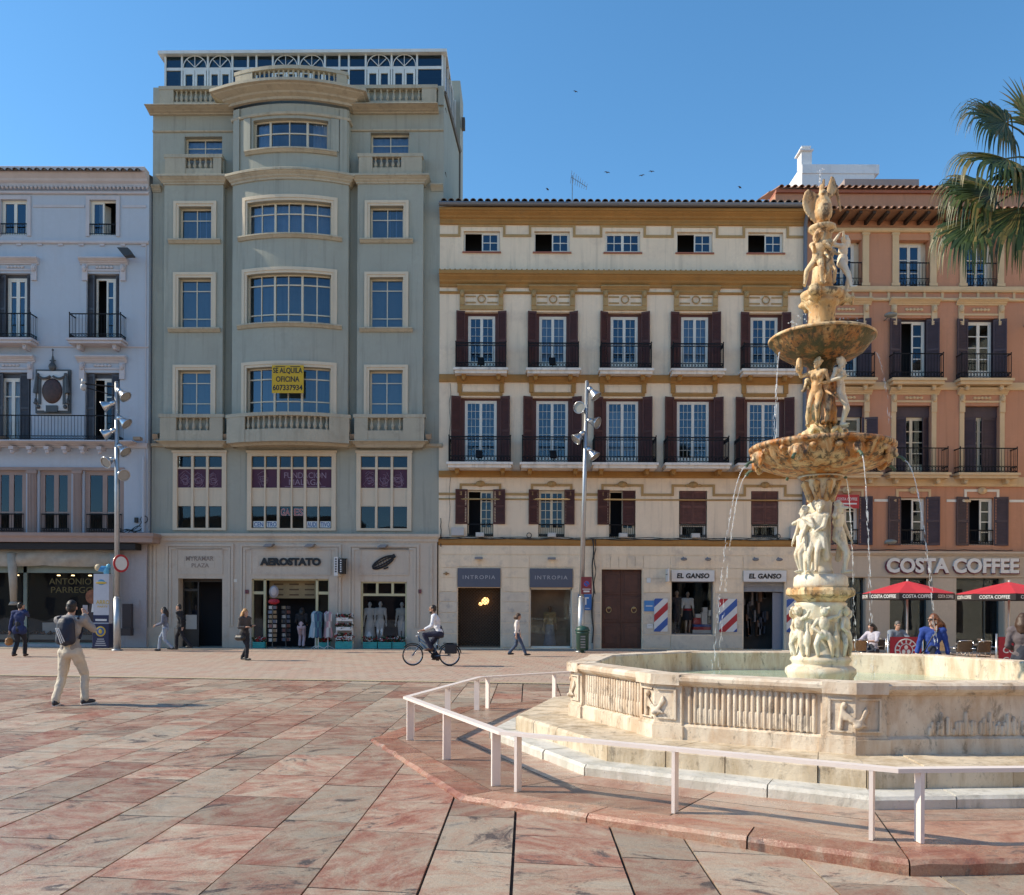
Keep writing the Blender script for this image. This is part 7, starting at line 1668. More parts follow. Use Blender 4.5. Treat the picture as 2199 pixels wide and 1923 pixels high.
lp2 = lamp_post("tall steel post with five spotlights in front of the cream house", p2b.x, Y2, p2t.z, atan2(p2t.x - p2b.x, p2t.z), [(zz(785, Y2, 1174), 1, .9, 0), (zz(846, Y2, 1172), 1, .35, -.3), (zz(905, Y2, 1170), 1, .9, 0), (zz(822, Y2, 1174), -1, .1, .9), (zz(873, Y2, 1171), -1, .8, 0)], 2.1)
m = MB(); R_ = .34; pts = [(R_ * cos(t), R_ * sin(t)) for t in [2 * pi * q / 28 for q in range(28)]]
m.prism_y(pts, -.03, 0, 0); m.prism_y([(x * .76, z * .76) for x, z in pts], -.034, -.0301, 1); m.prism_y(pts, .001, .01, 2)
p_ = at(241.5, 1128, Y1 - .22); tag(m.build("road_sign", [RED, WPAINT, GALV], None, p_, radians(62)), "round red ringed road sign on the post before the lavender house", "road sign")
m = MB(); m.box(-.39, .39, -.03, 0, -.63, .63, 0); pts = [(.2 * cos(t), .2 * sin(t) + .12) for t in [2 * pi * q / 24 for q in range(24)]]
m.prism_y([(x * 1.2, (z - .12) * 1.2 + .12) for x, z in pts], -.034, -.0301, 1); m.prism_y([(x, z) for x, z in pts], -.038, -.0341, 2); m.cbox((0, -.04, .12), (.05, .004, .44), 0, 1, Matrix.Rotation(-.78, 3, 'Y')); m.box(-.22, .22, -.034, -.0301, -.5, -.38, 3); m.box(-.3, .3, -.034, -.0301, -.3, -.25, 3); m.box(-.06, .06, .0, .1, -.5, .5, 4); m.v = [(x * .52, y, z * .52) for x, y, z in m.v]
tag(m.build("no_parking_sign", [flat("maroon_sign", (.20, .03, .035), .5), RED, BLUE, WPAINT, GALV], None, at(1173.5, 1172, Y2 - .2)), "maroon no parking board on the lamp post before the cream house", "road sign")
lb = thing("litter_bin", "dark green slotted litter bin at the foot of the lamp post before the cream house", "litter bin", (p2b.x + .06, Y2 - .3, 0))
m = MB(); m.lathe([(.2, .1), (.23, .12), (.24, .72), (.26, .74), (.26, .8), (.2, .82)], n=16); m.cone((.0, 0, 0), (0, 0, .1), .06, .06, 8); m.build("drum", flat("bin_green", (.02, .07, .055), .45), lb, smooth=True)
m = MB()
for q in range(5): m.box(-.09, .09, -.245, -.238, .2 + q * .1, .25 + q * .1)
m.build("slot_plate", flat("bin_grey", (.25, .26, .26), .5), lb)
m = MB(); m.lathe([(.27, .82), (.28, .86), (.22, .98), (.08, 1.03), (.01, 1.035)], n=16); m.build("hood", flat("bin_green", (.02, .07, .055), .45), lb, smooth=True)
# rotating advertising totem and standing portrait board at the shoe shop
tt = thing("advertising_totem", "white and navy advertising totem beside the lamp post at the shoe shop", "totem", (at(206, 1300, 33.9).x, 33.9, 0))
m = MB(); m.box(-.32, .32, -.2, .2, .08, 1.02); m.build("base_box", flat("navy_totem", (.012, .018, .07), .4), tt, bevel=.02)
m = MB(); m.box(-.3, .3, -.16, .16, 1.02, 2.95); bx = m.build("upper_panel", flat("totem_white", (.55, .56, .6), .5), tt)
m = MB(); m.ell((0, -.165, 2.62), (.15, .012, .11), 12, 0); m.ell((0, -.175, 2.6), (.22, .01, .05), 12, 1); m.box(-.3, .3, -.166, -.161, 1.06, 1.35, 2); letters(m, "ARRO", .22, (.06, -.162, 1.85), .004, .004, m=1, width=.52); letters(m, "PARTY", .1, (.06, -.162, 1.68), .004, .002, m=1, width=.4); m.box(-.22, .22, -.1665, -.1655, 1.12, 1.2, 3)
m.build("printed_face", [flat("logo_blue", (.08, .3, .5), .5), flat("logo_yellow", (.6, .4, .06), .5), flat("navy_totem", (.012, .018, .07), .4), WPAINT], bx)
m = MB(); m.ell((0, -.205, .72), (.2, .01, .2), 16, 0); m.ell((0, -.212, .72), (.15, .01, .15), 16, 1); m.ell((0, -.22, .72), (.07, .01, .09), 10, 0)
for q in range(4): m.box(-.22 + .03 * q, .22 - .03 * q, -.206, -.2015, .16 + q * .08, .2 + q * .08, 2)
m.build("round_emblem", [flat("emblem_yellow", (.62, .42, .04), .5), flat("emblem_blue", (.05, .13, .32), .5), PALE], tt)
m = MB(); m.ell((-.03, 0, 3.15), (.3, .06, .12), 12, 0); m.ell((.12, 0, 3.05), (.12, .07, .2), 10, 1); m.ell((-.2, 0, 3.2), (.14, .07, .14), 10, 2); m.ell((.2, .0, 3.25), (.1, .06, .1), 8, 1)
m.build("topper", [flat("topper_blue", (.05, .25, .5), .4), flat("topper_cyan", (.12, .4, .55), .4), flat("topper_cream", (.5, .4, .25), .5)], tt, smooth=True)
pb = thing("portrait_board", "standing cutout board of a man in a dark suit beside the totem", "display board", (at(186, 1300, 34.6).x, 34.6, .01))
m = MB(); m.prism_y([(-.2, .95), (.24, .95), (.3, 1.3), (.22, 1.72), (.05, 1.8), (-.12, 1.76), (-.24, 1.4)], -.03, 0); m.box(-.05, .05, 0, .3, 0, .04); m.box(-.03, .03, 0, .03, 0, .96); m.build("suit_panel", flat("printed_dark_suit", (.03, .018, .022), .5), pb)
m = MB(); m.prism_y([(-.06, 1.45), (.06, 1.45), (.02, 1.78), (-.02, 1.78)], -.035, -.031); m.build("shirt_print", WPAINT, pb)
m = MB(); m.prism_y([(.24 * cos(t) - .05, .28 * sin(t) + 2.06) for t in [2 * pi * q / 20 for q in range(20)]], -.03, 0); m.build("face_print", surf("printed_brown_portrait", (.22, .075, .03), .5, .5, 8), pb)
m = MB(); m.box(-.18, .18, -.2, 0, .3, 1.3); m.box(-.2, .2, -.3, .0, 0, .3, 0); tag(m.build("meter_box", flat("dark_cabinet", (.05, .04, .045), .5), None, (at(242, 1300, 35).x, 35.7, .5)), "dark cabinet fixed to the wall right of the left lamp post", "cabinet")
# ---------------------------------------------------------------- cafe terrace
def parasol(label, X, Y, ztop, rad, zval, rot):
    t = thing("parasol", label, "parasol", (X, Y, 0), 0, "red and black cafe parasols")
    m = MB(); m.cone((0, 0, .08), (0, 0, ztop + .05), .03, .03, 10); m.build("pole", flat("pale_aluminium", (.62, .6, .58), .4, .3), t, smooth=True)
    m = MB(); m.lathe([(.3, 0), (.3, .06), (.06, .09), (.05, .3)], n=16); m.build("base", flat("dark_parasol_base", (.06, .06, .06), .6), t)
    n = 8; m = MB(); z1 = zval + .16; cs = [(rad * cos(rot + 2 * pi * q / n), rad * sin(rot + 2 * pi * q / n)) for q in range(n)]
    for q in range(n):
        a, b_ = cs[q], cs[(q + 1) % n]; mid = ((a[0] + b_[0]) / 2, (a[1] + b_[1]) / 2); sg = 5; rows = []
        for i in range(sg + 1):
            u = i / sg; rows.append([(a[0] * u, a[1] * u, ztop - (ztop - z1) * u ** 1.06), (mid[0] * u * .985, mid[1] * u * .985, ztop - (ztop - z1) * u ** 1.06 - .03 * u + .0), (b_[0] * u, b_[1] * u, ztop - (ztop - z1) * u ** 1.06)])
        for i in range(sg):
            for j in range(2): m.quad(rows[i + 1][j], rows[i + 1][j + 1], rows[i][j + 1], rows[i][j]) if i else m.add([rows[1][j], rows[1][j + 1], rows[0][1]], [(0, 1, 2)])
    m.build("canopy", flat("red_parasol_cloth", (.52, .03, .045), .7), t)
    m = MB(); wl = MB()
    for q in range(n):
        a, b_ = cs[q], cs[(q + 1) % n]; m.quad((a[0], a[1], z1 - .012), (b_[0], b_[1], z1 - .012), (b_[0] * 1.0, b_[1] * 1.0, z1 - .20), (a[0] * 1.0, a[1] * 1.0, z1 - .20)); m.cone((0, 0, ztop - .04), (a[0] * .98, a[1] * .98, z1 - .02), .012, .008, 5)
        c = Vector(((a[0] + b_[0]) / 2, (a[1] + b_[1]) / 2, z1 - .105)); tx = Vector((b_[0] - a[0], b_[1] - a[1], 0)).normalized(); nn = Vector((tx.y, -tx.x, 0))
        letters(wl, "COSTA COFFEE", .14, None, .003, .003, width=.82, fn=lambda x, y, z: c + tx * x + Vector((0, 0, z)) + nn * (-y + .006))
    va = m.build("valance", flat("black_parasol_cloth", (.025, .02, .022), .8), t); wl.build("valance_lettering", WPAINT, va); return t
Yu = 26.8; pu = at(1815.5, 1163, Yu); parasol("red parasol with a black valance standing left of the cafe letters' end", pu.x, Yu, pu.z, 1.32, at(1815, 1196, Yu - 1).z - .02, radians(11))["label"] = "red parasol with black valance behind the woman in the blue top"
Yu2 = 26.3; pu = at(2019, 1165, Yu2); parasol("red parasol with black valance above the barrier with white lettering", pu.x, Yu2, pu.z, 1.45, at(2019, 1199, Yu2 - 1).z, radians(22))
def barrier(label, x0p, x1p, ytop, Y, kind):
    a, b_ = at(x0p, ytop, Y), at(x1p, ytop, Y); t = thing("cafe_barrier", label, "barrier", (a.x, Y, 0), 0, "red cloth cafe barriers"); w = b_.x - a.x
    for x in (0, w): m = MB(); m.cone((x, 0, 0), (x, 0, a.z + .08), .025, .025, 8); m.cone((x, 0, 0), (x, 0, .03), .16, .16, 12); m.build("post", CHROME, t, smooth=True)
    m = MB(); m.box(.05, w - .03, -.008, .008, .18, a.z); bn = m.build("banner", flat("deep_red_banner", (.36, .012, .03), .6), t)
    m = MB(); c = (.95, -.012, a.z - .36)
    if kind: letters(m, "COSTA", .22, (.52, -.012, a.z - .34), .004, .004, width=.72); letters(m, "COFFEE", .22, (.56, -.012, a.z - .6), .004, .004, width=.8)
    else:
        cx_ = w * .52; zc = a.z - .35; m.tube([(cx_ + .29 * cos(s), -.012, zc + .29 * sin(s)) for s in [2 * pi * q / 30 for q in range(30)]], .018, 5, closed=True); m.tube([(cx_ + .17 * cos(s), -.012, zc + .17 * sin(s)) for s in [2 * pi * q / 24 for q in range(24)]], .012, 5, closed=True)
        for q in range(12): s = 2 * pi * q / 12; m.cbox((cx_ + .23 * cos(s), -.012, zc + .23 * sin(s)), (.035, .008, .085), 0, 0, Matrix.Rotation(pi / 2 - s, 3, 'Y'))
        for q in range(3): s = pi / 2 + 2 * pi * q / 3; m.ell((cx_ + .075 * cos(s), -.012, zc + .075 * sin(s)), (.05, .008, .06), 8)
    m.build("emblem" if not kind else "lettering", WPAINT, bn); return t
barrier("red cloth barrier with a round white emblem in front of the seated man", 1777, 1846, 1275, 23.0, 0)
barrier("red cloth barrier with white lettering beside the woman in grey", 1994, 2070, 1275, 22.6, 1)
# bistro chairs and tables
TUBE = flat("polished_chair_tube", (.6, .6, .6), .25, .9); WICK = surf("tan_wicker", (.36, .21, .09), .8, .35, 30, bmp=.5, bsc=160); WICKD = surf("brown_wicker", (.17, .11, .06), .8, .35, 30, bmp=.5, bsc=160)
def chair_proto(label, X, Y, rz, wick):
    t = thing("bistro_chair", label, "chair", (X, Y, 0), rz, "metal framed wicker cafe chairs")
    for s in (-1, 1):
        m = MB(); m.tube([(s * .22, -.2, 0), (s * .22, -.2, .44), (s * .22, -.2, .62), (s * .23, -.1, .66), (s * .23, .2, .66)], .013, 6); m.build("front_leg", TUBE, t, smooth=True)
        m = MB(); m.tube([(s * .22, .24, 0), (s * .21, .2, .44), (s * .2, .26, .84)], .013, 6); m.build("rear_leg", TUBE, t, smooth=True)
    m = MB(); m.box(-.21, .21, -.2, .2, .43, .455); m.build("seat", wick, t)
    m = MB(); n = 8; vs = []
    for i in range(n + 1):
        u = i / n * 2 - 1; y = .26 - .05 * u * u; vs += [(u * .21, y - .03, .56), (u * .20, y + .02, .84), (u * .21, y - .015, .56), (u * .20, y + .035, .84)]
    m.add(vs, [(4 * i + a, 4 * i + b_, 4 * i + 4 + b_, 4 * i + 4 + a) for i in range(n) for a, b_ in ((0, 1), (3, 2), (1, 3), (2, 0))]); m.build("backrest", wick, t)
    m = MB(); m.tube([(-.2, .26, .84), (-.12, .3, .87), (.12, .3, .87), (.2, .26, .84)], .013, 6); m.build("top_tube", TUBE, t, smooth=True); return t
def chp(px, Y): return at(px, 1300, Y).x
ch = chair_proto("tan wicker chair turned its back at the fountain, left of the seated woman", chp(1713, 24), 24.0, pi, WICK)
k_ = kids(ch)
def chair_copy(label, px, Y, rz, wick):
    c = copy_tree(ch, None, (chp(px, Y), Y, 0), rz); c["label"] = label
    for q in kids(c):
        if q.name.split(".")[0] in ("seat", "backrest") and wick is not WICK: q.data = q.data.copy(); q.data.materials[0] = wick
    return c
chair_copy("wicker chair under the seated woman with a white top", 1747, 24.6, radians(-60), WICKD)
chair_copy("wicker chair under the seated man behind the red barrier", 1794, 25.2, 0, WICKD)
chair_copy("brown wicker chair just right of the woman in blue, nearest to her", 1900, 24.2, radians(100), WICKD)
chair_copy("brown wicker chair seen from behind, second to the right of the woman in blue", 1922, 23.6, pi, WICKD)
chair_copy("brown wicker chair seen from behind, third to the right of the woman in blue", 1957, 23.4, pi + .2, WICKD)
chair_copy("dark wicker chair beside the barrier with white lettering", 1982, 24.6, radians(80), WICKD)
chair_copy("dark wicker chair half hidden behind the fountain pedestal", 1672, 24.8, radians(150), WICKD)
def cafe_table(label, px, Y):
    t = thing("cafe_table", label, "table", (chp(px, Y), Y, 0), 0, "round cafe tables"); m = MB(); m.lathe([(.33, .71), (.34, .72), (.34, .74), (.01, .742)], n=24); m.build("tabletop", flat("table_steel", (.4, .4, .4), .35, .7), t)
    m = MB(); m.cone((0, 0, .03), (0, 0, .71), .03, .03, 8); m.build("stem", TUBE, t); m = MB(); m.lathe([(.24, 0), (.24, .02), (.04, .05)], n=16); m.build("foot", flat("dark_table_foot", (.05, .05, .05), .5), t)
cafe_table("round steel table left of the seated woman behind the fountain", 1718, 24.9); cafe_table("round steel table in front of the seated man", 1800, 24.55); cafe_table("round steel table among the brown wicker chairs", 1938, 24.5)
# ---------------------------------------------------------------- shop displays
FLW = [flat("red_blossom", (.38, .03, .04), .7), flat("white_blossom", (.6, .58, .55), .7), flat("dark_leaf", (.03, .055, .02), .7)]; TURQ = surf("turquoise_crate", (.04, .33, .32), .6, .2, 4)
def flowers(m, x0, x1, y0, y1, z, n, seed):
    rs = random.Random(seed)
    for q in range(n):
        c = Vector((rs.uniform(x0, x1), rs.uniform(y0, y1), z + rs.uniform(0, .16))); k = rs.choice((0, 0, 1, 2, 2, 2))
        for u in range(3): e = Vector((rs.uniform(-1, 1), rs.uniform(-1, 1), rs.uniform(-.4, 1))).normalized() * .06; f_ = Vector((rs.uniform(-1, 1), rs.uniform(-1, 1), rs.uniform(-1, 1))).normalized() * .045; m.add([c, c + e + f_, c + e * 1.5, c + e - f_], [(0, 1, 2, 3)], k)
def crate(label, px0, px1, Y, h, seed, group="turquoise flower crates at the shop front"):
    x0_, x1_ = at(px0, 1297, Y).x, at(px1, 1297, Y).x; w = x1_ - x0_; t = thing("flower_crate", label, "flower crate", ((x0_ + x1_) / 2, Y, .016), BRZ, group); m = MB()
    for z in range(3): m.box(-w / 2, w / 2, -.12, -.1, .02 + z * h / 3, h / 3 * (z + .85)); m.box(-w / 2, w / 2, .1, .12, .02 + z * h / 3, h / 3 * (z + .85))
    m.box(-w / 2, -w / 2 + .02, -.1, .1, 0, h); m.box(w / 2 - .02, w / 2, -.1, .1, 0, h); m.box(-w / 2 + .02, w / 2 - .02, -.1, .1, 0, h * .8); m.build("crate", TURQ, t)
    m = MB(); flowers(m, -w / 2, w / 2, -.1, .1, h, 60, seed); m.build("flowers", FLW, t)
Yc = 35.55
crate("turquoise flower crate under the left pane of the widest shop opening", 507, 531, Yc, .26, 1); crate("turquoise flower crate under the right pane of the widest shop opening", 638, 660, Yc, .26, 2)
crate("turquoise flower crate at the left of the display window foot", 727, 755, Yc, .28, 3); crate("turquoise flower crate at the middle of the display window foot", 757, 784, Yc, .28, 4); crate("turquoise flower crate at the right of the display window foot", 786, 811, Yc, .28, 5)
fs_ = thing("flower_stand", "white three tier flower stand against the pillar beside the shop opening", "flower stand", (at(688, 1300, 35.3).x, 35.3, .016), BRZ)
m = MB()
for s in (-1, 1): m.cone((s * .34, 0, 0), (s * .3, .18, 1.45), .02, .02, 6); m.cone((s * .34, .3, 0), (s * .3, .2, 1.45), .02, .02, 6)
for q, z in enumerate((.36, .74, 1.12)): m.box(-.33, .33, .0 + q * .05, .24 + q * .02, z, z + .03); m.box(-.33, .33, -.01 + q * .05, .0 + q * .05, z, z + .14)
m.build("rack", WPAINT, fs_); m = MB()
for q, z in enumerate((.5, .88, 1.26)): flowers(m, -.34, .34, .0 + q * .05, .2 + q * .03, z - .06, 90, 20 + q)
m.build("flowers", FLW, fs_)
m = MB(); m.box(-.34, .34, -.05, .2, 0, .3); m.build("crate", TURQ, fs_); m = MB(); flowers(m, -.33, .33, -.04, .16, .28, 60, 60); m.build("crate_flowers", FLW, fs_)
CARD = [flat("card_" + n, c, .5) for n, c in (("pale", (.45, .43, .4)), ("blue", (.12, .15, .21)), ("red", (.2, .09, .08)), ("ochre", (.26, .2, .13)), ("dark", (.06, .06, .07)))]
def card_rack(label, px, Y, h, seed):
    t = thing("card_rack", label, "card rack", (at(px, 1297, Y).x, Y, .016), 0, "postcard racks at the shop door"); rs = random.Random(seed); m = MB(); m.cone((0, 0, 0), (0, 0, h), .02, .02, 6); m.cone((0, 0, 0), (0, 0, .03), .25, .25, 12); m.build("stand", flat("rack_grey", (.2, .2, .2), .5, .5), t)
    m = MB(); z = .25
    while z < h - .1:
        for q in range(6): a = 2 * pi * q / 6 + .3; m.cbox((.16 * cos(a), .16 * sin(a), z + .08), (.03, .13, .13), a, rs.randrange(5))
        z += .19
    m.build("cards", CARD, t)
card_rack("tall postcard rack just inside the left pane of the widest shop opening", 545, 35.7, 1.75, 1); card_rack("slimmer postcard rack deeper in the widest shop opening", 572, 36.3, 1.7, 2)
m = MB(); m.ell((0, 0, .25), (.2, .05, .26), 14, 0); m.ell((0, -.03, .27), (.13, .04, .18), 12, 1); m.ell((0, 0, -.15), (.24, .12, .12), 12, 2); m.ell((.12, -.08, -.18), (.14, .1, .04), 10, 2)
tag(m.build("hanging_souvenir", [flat("souvenir_grey", (.25, .24, .26), .6), flat("souvenir_pale", (.45, .42, .42), .6), RED], None, at(548, 1197, 35.65)), "round badge and red cap hanging at the top of the shop opening", "souvenir")
def garment(label, px, Y, cols, seed, w=.26):
    t = thing("garment_stand", label, "clothes stand", (at(px, 1297, Y).x, Y, .016), 0, "clothes on stands at the shop door"); m = MB(); m.cone((0, 0, 0), (0, 0, 1.5), .018, .018, 6)
    for a in range(3): m.cone((0, 0, .12), (.25 * cos(a * 2.1), .25 * sin(a * 2.1), 0), .014, .014, 5)
    m.build("stand", WPAINT, t); m = MB(); rs = random.Random(seed); n = 20; rows = [(1.5, .05, .05), (1.42, .17, .08), (1.1, .15, .09), (.85, w * .8, .1), (.45, w, .12)]
    vs = [(rx * cos(2 * pi * i / n) * (1 + .1 * sin(i * 2.6 + seed)), ry * sin(2 * pi * i / n) * (1 + .15 * sin(i * 3.1)), z + .03 * sin(i * 1.7)) for z, rx, ry in rows for i in range(n)]
    for k in range(4): m.add([], [])
    m.add(vs, []); 
    for k in range(4):
        for i in range(n): m.f.append((k * n + i, k * n + (i + 1) % n, (k + 1) * n + (i + 1) % n, (k + 1) * n + i)); m.m.append((i // 2 + k) % len(cols))
    m.build("garment", cols, t, smooth=True)
garment("pale blue dress on a stand in the doorway of the widest shop", 631, 35.45, [flat("pale_blue_cloth", (.33, .42, .48), .9), flat("white_cloth", (.55, .56, .56), .9), flat("pale_blue_cloth", (.33, .42, .48), .9)], 1)
garment("pink and white scarves on a stand beside the flower stand", 656, 35.4, [flat("pink_cloth", (.45, .28, .32), .9), flat("white_cloth", (.55, .56, .56), .9), flat("grey_cloth", (.25, .26, .28), .9)], 2, .2)
garment("navy patterned cloth on a low stand before the shop door", 637, 35.2, [flat("navy_cloth", (.04, .07, .14), .9), flat("teal_cloth", (.06, .16, .2), .9)], 3, .16)
def mannequin(label, px, Y, z, h, parts, rz=0, J=None, group=None):
    J = J or figure(h, ankles=[(-.07, 0, .07), (.07, -.03, .07)], wrists=[(-.25 * h / 1.75, -.06, .86 * h / 1.75), (.25 * h / 1.75, -.04, .86 * h / 1.75)], fat=.92)
    t = thing("mannequin", label, "mannequin", (at(px, 1290, Y).x, Y, z), rz, group); m = MB(); put_head(m, J, True)
    for s in (0, 1): put_hand(m, J, s); put_arm(m, J, s, .85); put_foot(m, J, s); put_leg(m, J, s, .8)
    put_torso(m, J, .9, 1); m.body("body", parts[0], .02, t, it=1)
    for nm, fn, mt in parts[1:]: q = MB(); fn(q, J); q.body(nm, mt, .018, t, it=2)
    return t
PWHITE = flat("white_mannequin", (.58, .6, .6), .5); CW = surf("white_linen", (.56, .59, .6), .9, .1, 5, bmp=.5, bsc=18)
def top_f(q, J): put_torso(q, J, 1.08, 1); [put_arm(q, J, s, 1.15, .6) for s in (0, 1)]
def trou_f(q, J): put_pelvis(q, J, 1.05); [put_leg(q, J, s, 1.12, .012) for s in (0, 1)]
def skirt_f(q, J): h = J['h']; q.lathe([(.09 * h, .56 * h), (.1 * h, .5 * h), (.12 * h, .3 * h), (.16 * h, .07 * h)], n=18)
def short_f(q, J): h = J['h']; q.lathe([(.095 * h, .57 * h), (.11 * h, .5 * h), (.12 * h, .32 * h)], n=18)
zB = .2
mannequin("white mannequin in a long pale dress at the left of the display window", 740, 36.25, zB, 1.72, [PWHITE, ("dress", skirt_f, CW), ("top", top_f, CW)], group="white mannequins in the display window")
mannequin("white mannequin in a white shirt and trousers in the middle of the display window", 761, 36.2, zB, 1.74, [PWHITE, ("shirt", top_f, CW), ("trousers", trou_f, CW)], group="white mannequins in the display window")
mannequin("white mannequin in a pale blouse and skirt at the right of the display window", 804, 36.25, zB, 1.72, [PWHITE, ("blouse", top_f, flat("pale_grey_blouse", (.46, .5, .5), .9)), ("trousers", trou_f, CW)], group="white mannequins in the display window")
DKS = flat("dark_suit_cloth", (.03, .03, .04), .8); SKIN = flat("mannequin_skin", (.42, .3, .22), .5)
mannequin("dark suited mannequin at the left of the window under the white board", 1354, 36.5, cZ(1270) + .04, 1.78, [SKIN, ("jacket", top_f, DKS), ("trousers", trou_f, DKS)])
mannequin("mannequin with a white top, red belt and dark skirt in the same window", 1375.5, 36.4, cZ(1270) + .04, 1.74, [SKIN, ("blouse", top_f, WPAINT), ("skirt", short_f, DKS), ("belt", lambda q, J: q.lathe([(.092 * J['h'], .6 * J['h']), (.1 * J['h'], .575 * J['h']), (.1 * J['h'], .54 * J['h'])], n=16), RED)])
mannequin("draped mannequin in a gold top and long pale skirt under the second slate board", 1100, 36.5, .02, 1.78, [flat("tan_mannequin", (.3, .18, .1), .5), ("top", top_f, flat("gold_cloth", (.42, .3, .14), .7)), ("skirt", skirt_f, surf("pale_denim", (.26, .29, .34), .9, .2, 6))])
rs = random.Random(4)
GB = thing("gift_display", "stack of white, red and blue boxes beside the mannequins in the window", "display", (at(1405, 1268, 36.35).x, 36.35, cZ(1270) + .05))
cols = [WPAINT, RED, BLUE, flat("box_navy", (.03, .04, .08), .6)]
for i, (x, w, z, h_, c) in enumerate(((-.42, .9, 0, .14, 0), (-.4, .86, .145, .12, 1), (-.38, .82, .27, .1, 2), (-.38, .3, .38, .26, 1), (-.05, .24, .38, .5, 0), (.2, .26, .38, .34, 3), (.0, .2, .885, .2, 0), (.24, .2, .73, .24, 0), (-.3, .22, .65, .16, 0))):
    m = MB(); m.box(x, x + w, -.12, .12, z, z + h_); m.build("box", cols[c], GB, bevel=.006)
# ---------------------------------------------------------------- fan palm at the right edge
pt = thing("fan_palm", "fan palm with drooping green fronds hanging before the pink house", "palm tree", (at(2128, 1300, 17).x, 17, 0))
PC = at(2118, 345, 17) - Vector((at(2128, 1300, 17).x, 17, 0))
m = MB(); m.lathe([(.28, 0), (.22, .4), (.19, 2), (.17, PC.z - .9), (.24, PC.z - .4), (.2, PC.z)], c=(0, 0, 0), n=16, mod=lambda r, z, t: r * (1 + .04 * sin(z * 40))); m.build("trunk", surf("palm_trunk_bark", (.19, .14, .1), .9, .35, 5, bmp=.6, bsc=25), pt)
m_, nt, b = nodes("palm_leaf"); p = pos(nt); at_n = N(nt, "ShaderNodeAttribute", attribute_name="rnd"); sp_ = N(nt, "ShaderNodeSeparateColor"); L(nt, at_n.outputs["Color"], sp_.inputs[0])
c = mix(nt, sp_.outputs[0], (.02, .042, .012), (.075, .105, .025)); c = mix(nt, ramp(nt, sp_.outputs[1], [(.62, 0.), (.95, .75)]), c, (.24, .17, .05)); L(nt, c, b.inputs["Base Color"]); b.inputs["Roughness"].default_value = .48
tl = N(nt, "ShaderNodeBsdfTranslucent"); L(nt, c, tl.inputs[0]); ms = N(nt, "ShaderNodeMixShader"); ms.inputs[0].default_value = .22; L(nt, b.outputs[0], ms.inputs[1]); L(nt, tl.outputs[0], ms.inputs[2]); L(nt, ms.outputs[0], nt.nodes["Material Output"].inputs[0]); M_PALM = m_
def frond(hub, axis, nrm, rad, droop, spread, seed, n=46):
    rs = random.Random(seed); hub, axis = Vector(hub), Vector(axis).normalized(); nrm = Vector(nrm); nrm = (nrm - axis * nrm.dot(axis)).normalized(); side = axis.cross(nrm); m = MB(); own = []
    for i in range(n):
        a = -spread + 2 * spread * (i + .5) / n + rs.uniform(-.02, .02); d = axis * cos(a) + side * sin(a); L_ = rad * (1 - .18 * (abs(a) / spread) ** 2) * rs.uniform(.85, 1.1); w = rad * .021 * (1 + .25 * rs.random())
        across = (side * cos(a) - axis * sin(a)); pts = []; q = hub.copy(); dd = d.copy(); k = 8; brk = rs.uniform(.46, .62)
        for j in range(k + 1):
            t = j / k; ww = w * (min(1, t * 3.2) * (1 - max(0, t - .45) / .56) + .06); up_ = nrm * (.35 * ww * (1 if i % 2 else -1) if t < .5 else 0); pts.append((q - across * ww + up_, q + across * ww - up_)); 
            if t > brk - .1: dd = (dd + Vector((rs.uniform(-.05, .05), rs.uniform(-.05, .05), -droop * (1.5 if t > brk else .35)))).normalized()
            else: dd = (dd + Vector((0, 0, -.05 * droop))).normalized()
            q = q + dd * L_ / k
        r3 = (rs.random(), rs.random()); vs = [v for pr in pts for v in pr]; m.add(vs, [(2 * j, 2 * j + 1, 2 * j + 3, 2 * j + 2) for j in range(k)])
        own += [i * 10 + (1 if j > k * .6 else 0) for j in range(k)]
    bend = hub.lerp(PC * 1.0, .5) + Vector((0, 0, .12)); n0 = len(m.f); m.tube([hub, hub.lerp(bend, .5) + Vector((0, 0, .04)), bend, PC], [.014, .018, .022, .03], 5); own += [-1] * (len(m.f) - n0)
    o = m.build("frond", M_PALM, pt); with_rnd(o, own); return o
def hubp(px, py, Y=17): return at(px, py, Y) - Vector((pt.location.x, 17, 0))
frond(hubp(2012, 246, 16.6), (-1, -.15, .35), (-.2, -.8, .6), 1.3, .55, 1.9, 1, 60)
frond(hubp(2014, 318, 16.4), (-.9, -.3, -.1), (-.2, -.7, .7), 1.4, .55, 1.5, 2, 56)
frond(hubp(1995, 385, 16.8), (-1, .05, .25), (0, -.75, .7), 1.6, .75, 1.35, 3, 50)
frond(hubp(1962, 372, 17.2), (-.8, -.2, -.2), (-.2, -.8, .5), 1.2, .75, 1.6, 33, 42)
frond(hubp(1958, 440, 16.5), (-.6, -.2, -.45), (-.4, -.8, .4), 1.4, .95, 1.05, 4, 44)
frond(hubp(2042, 416, 16.3), (-.25, -.3, -.8), (-.2, -.95, 0), 1.5, .55, 1.3, 5, 60)
frond(hubp(2060, 330, 16.2), (-.1, -.6, -.6), (-.2, -.6, .6), 1.3, .5, 1.6, 6)
frond(hubp(2062, 235, 17.2), (-.35, .1, .9), (-.5, -.8, .2), .95, .05, .42, 7, 9)
frond(hubp(2090, 260, 17.4), (.3, .3, .9), (0, -.8, .3), 1.2, .3, 1.5, 8); frond(hubp(2150, 330, 17.3), (1, .2, .2), (0, -.5, .8), 1.3, .5, 1.7, 9); frond(hubp(2150, 400, 17), (.7, -.3, -.5), (0, -.5, .8), 1.3, .5, 1.6, 10); frond(hubp(2110, 420, 17.8), (-.1, .8, -.4), (0, .5, .8), 1.3, .5, 1.6, 12)
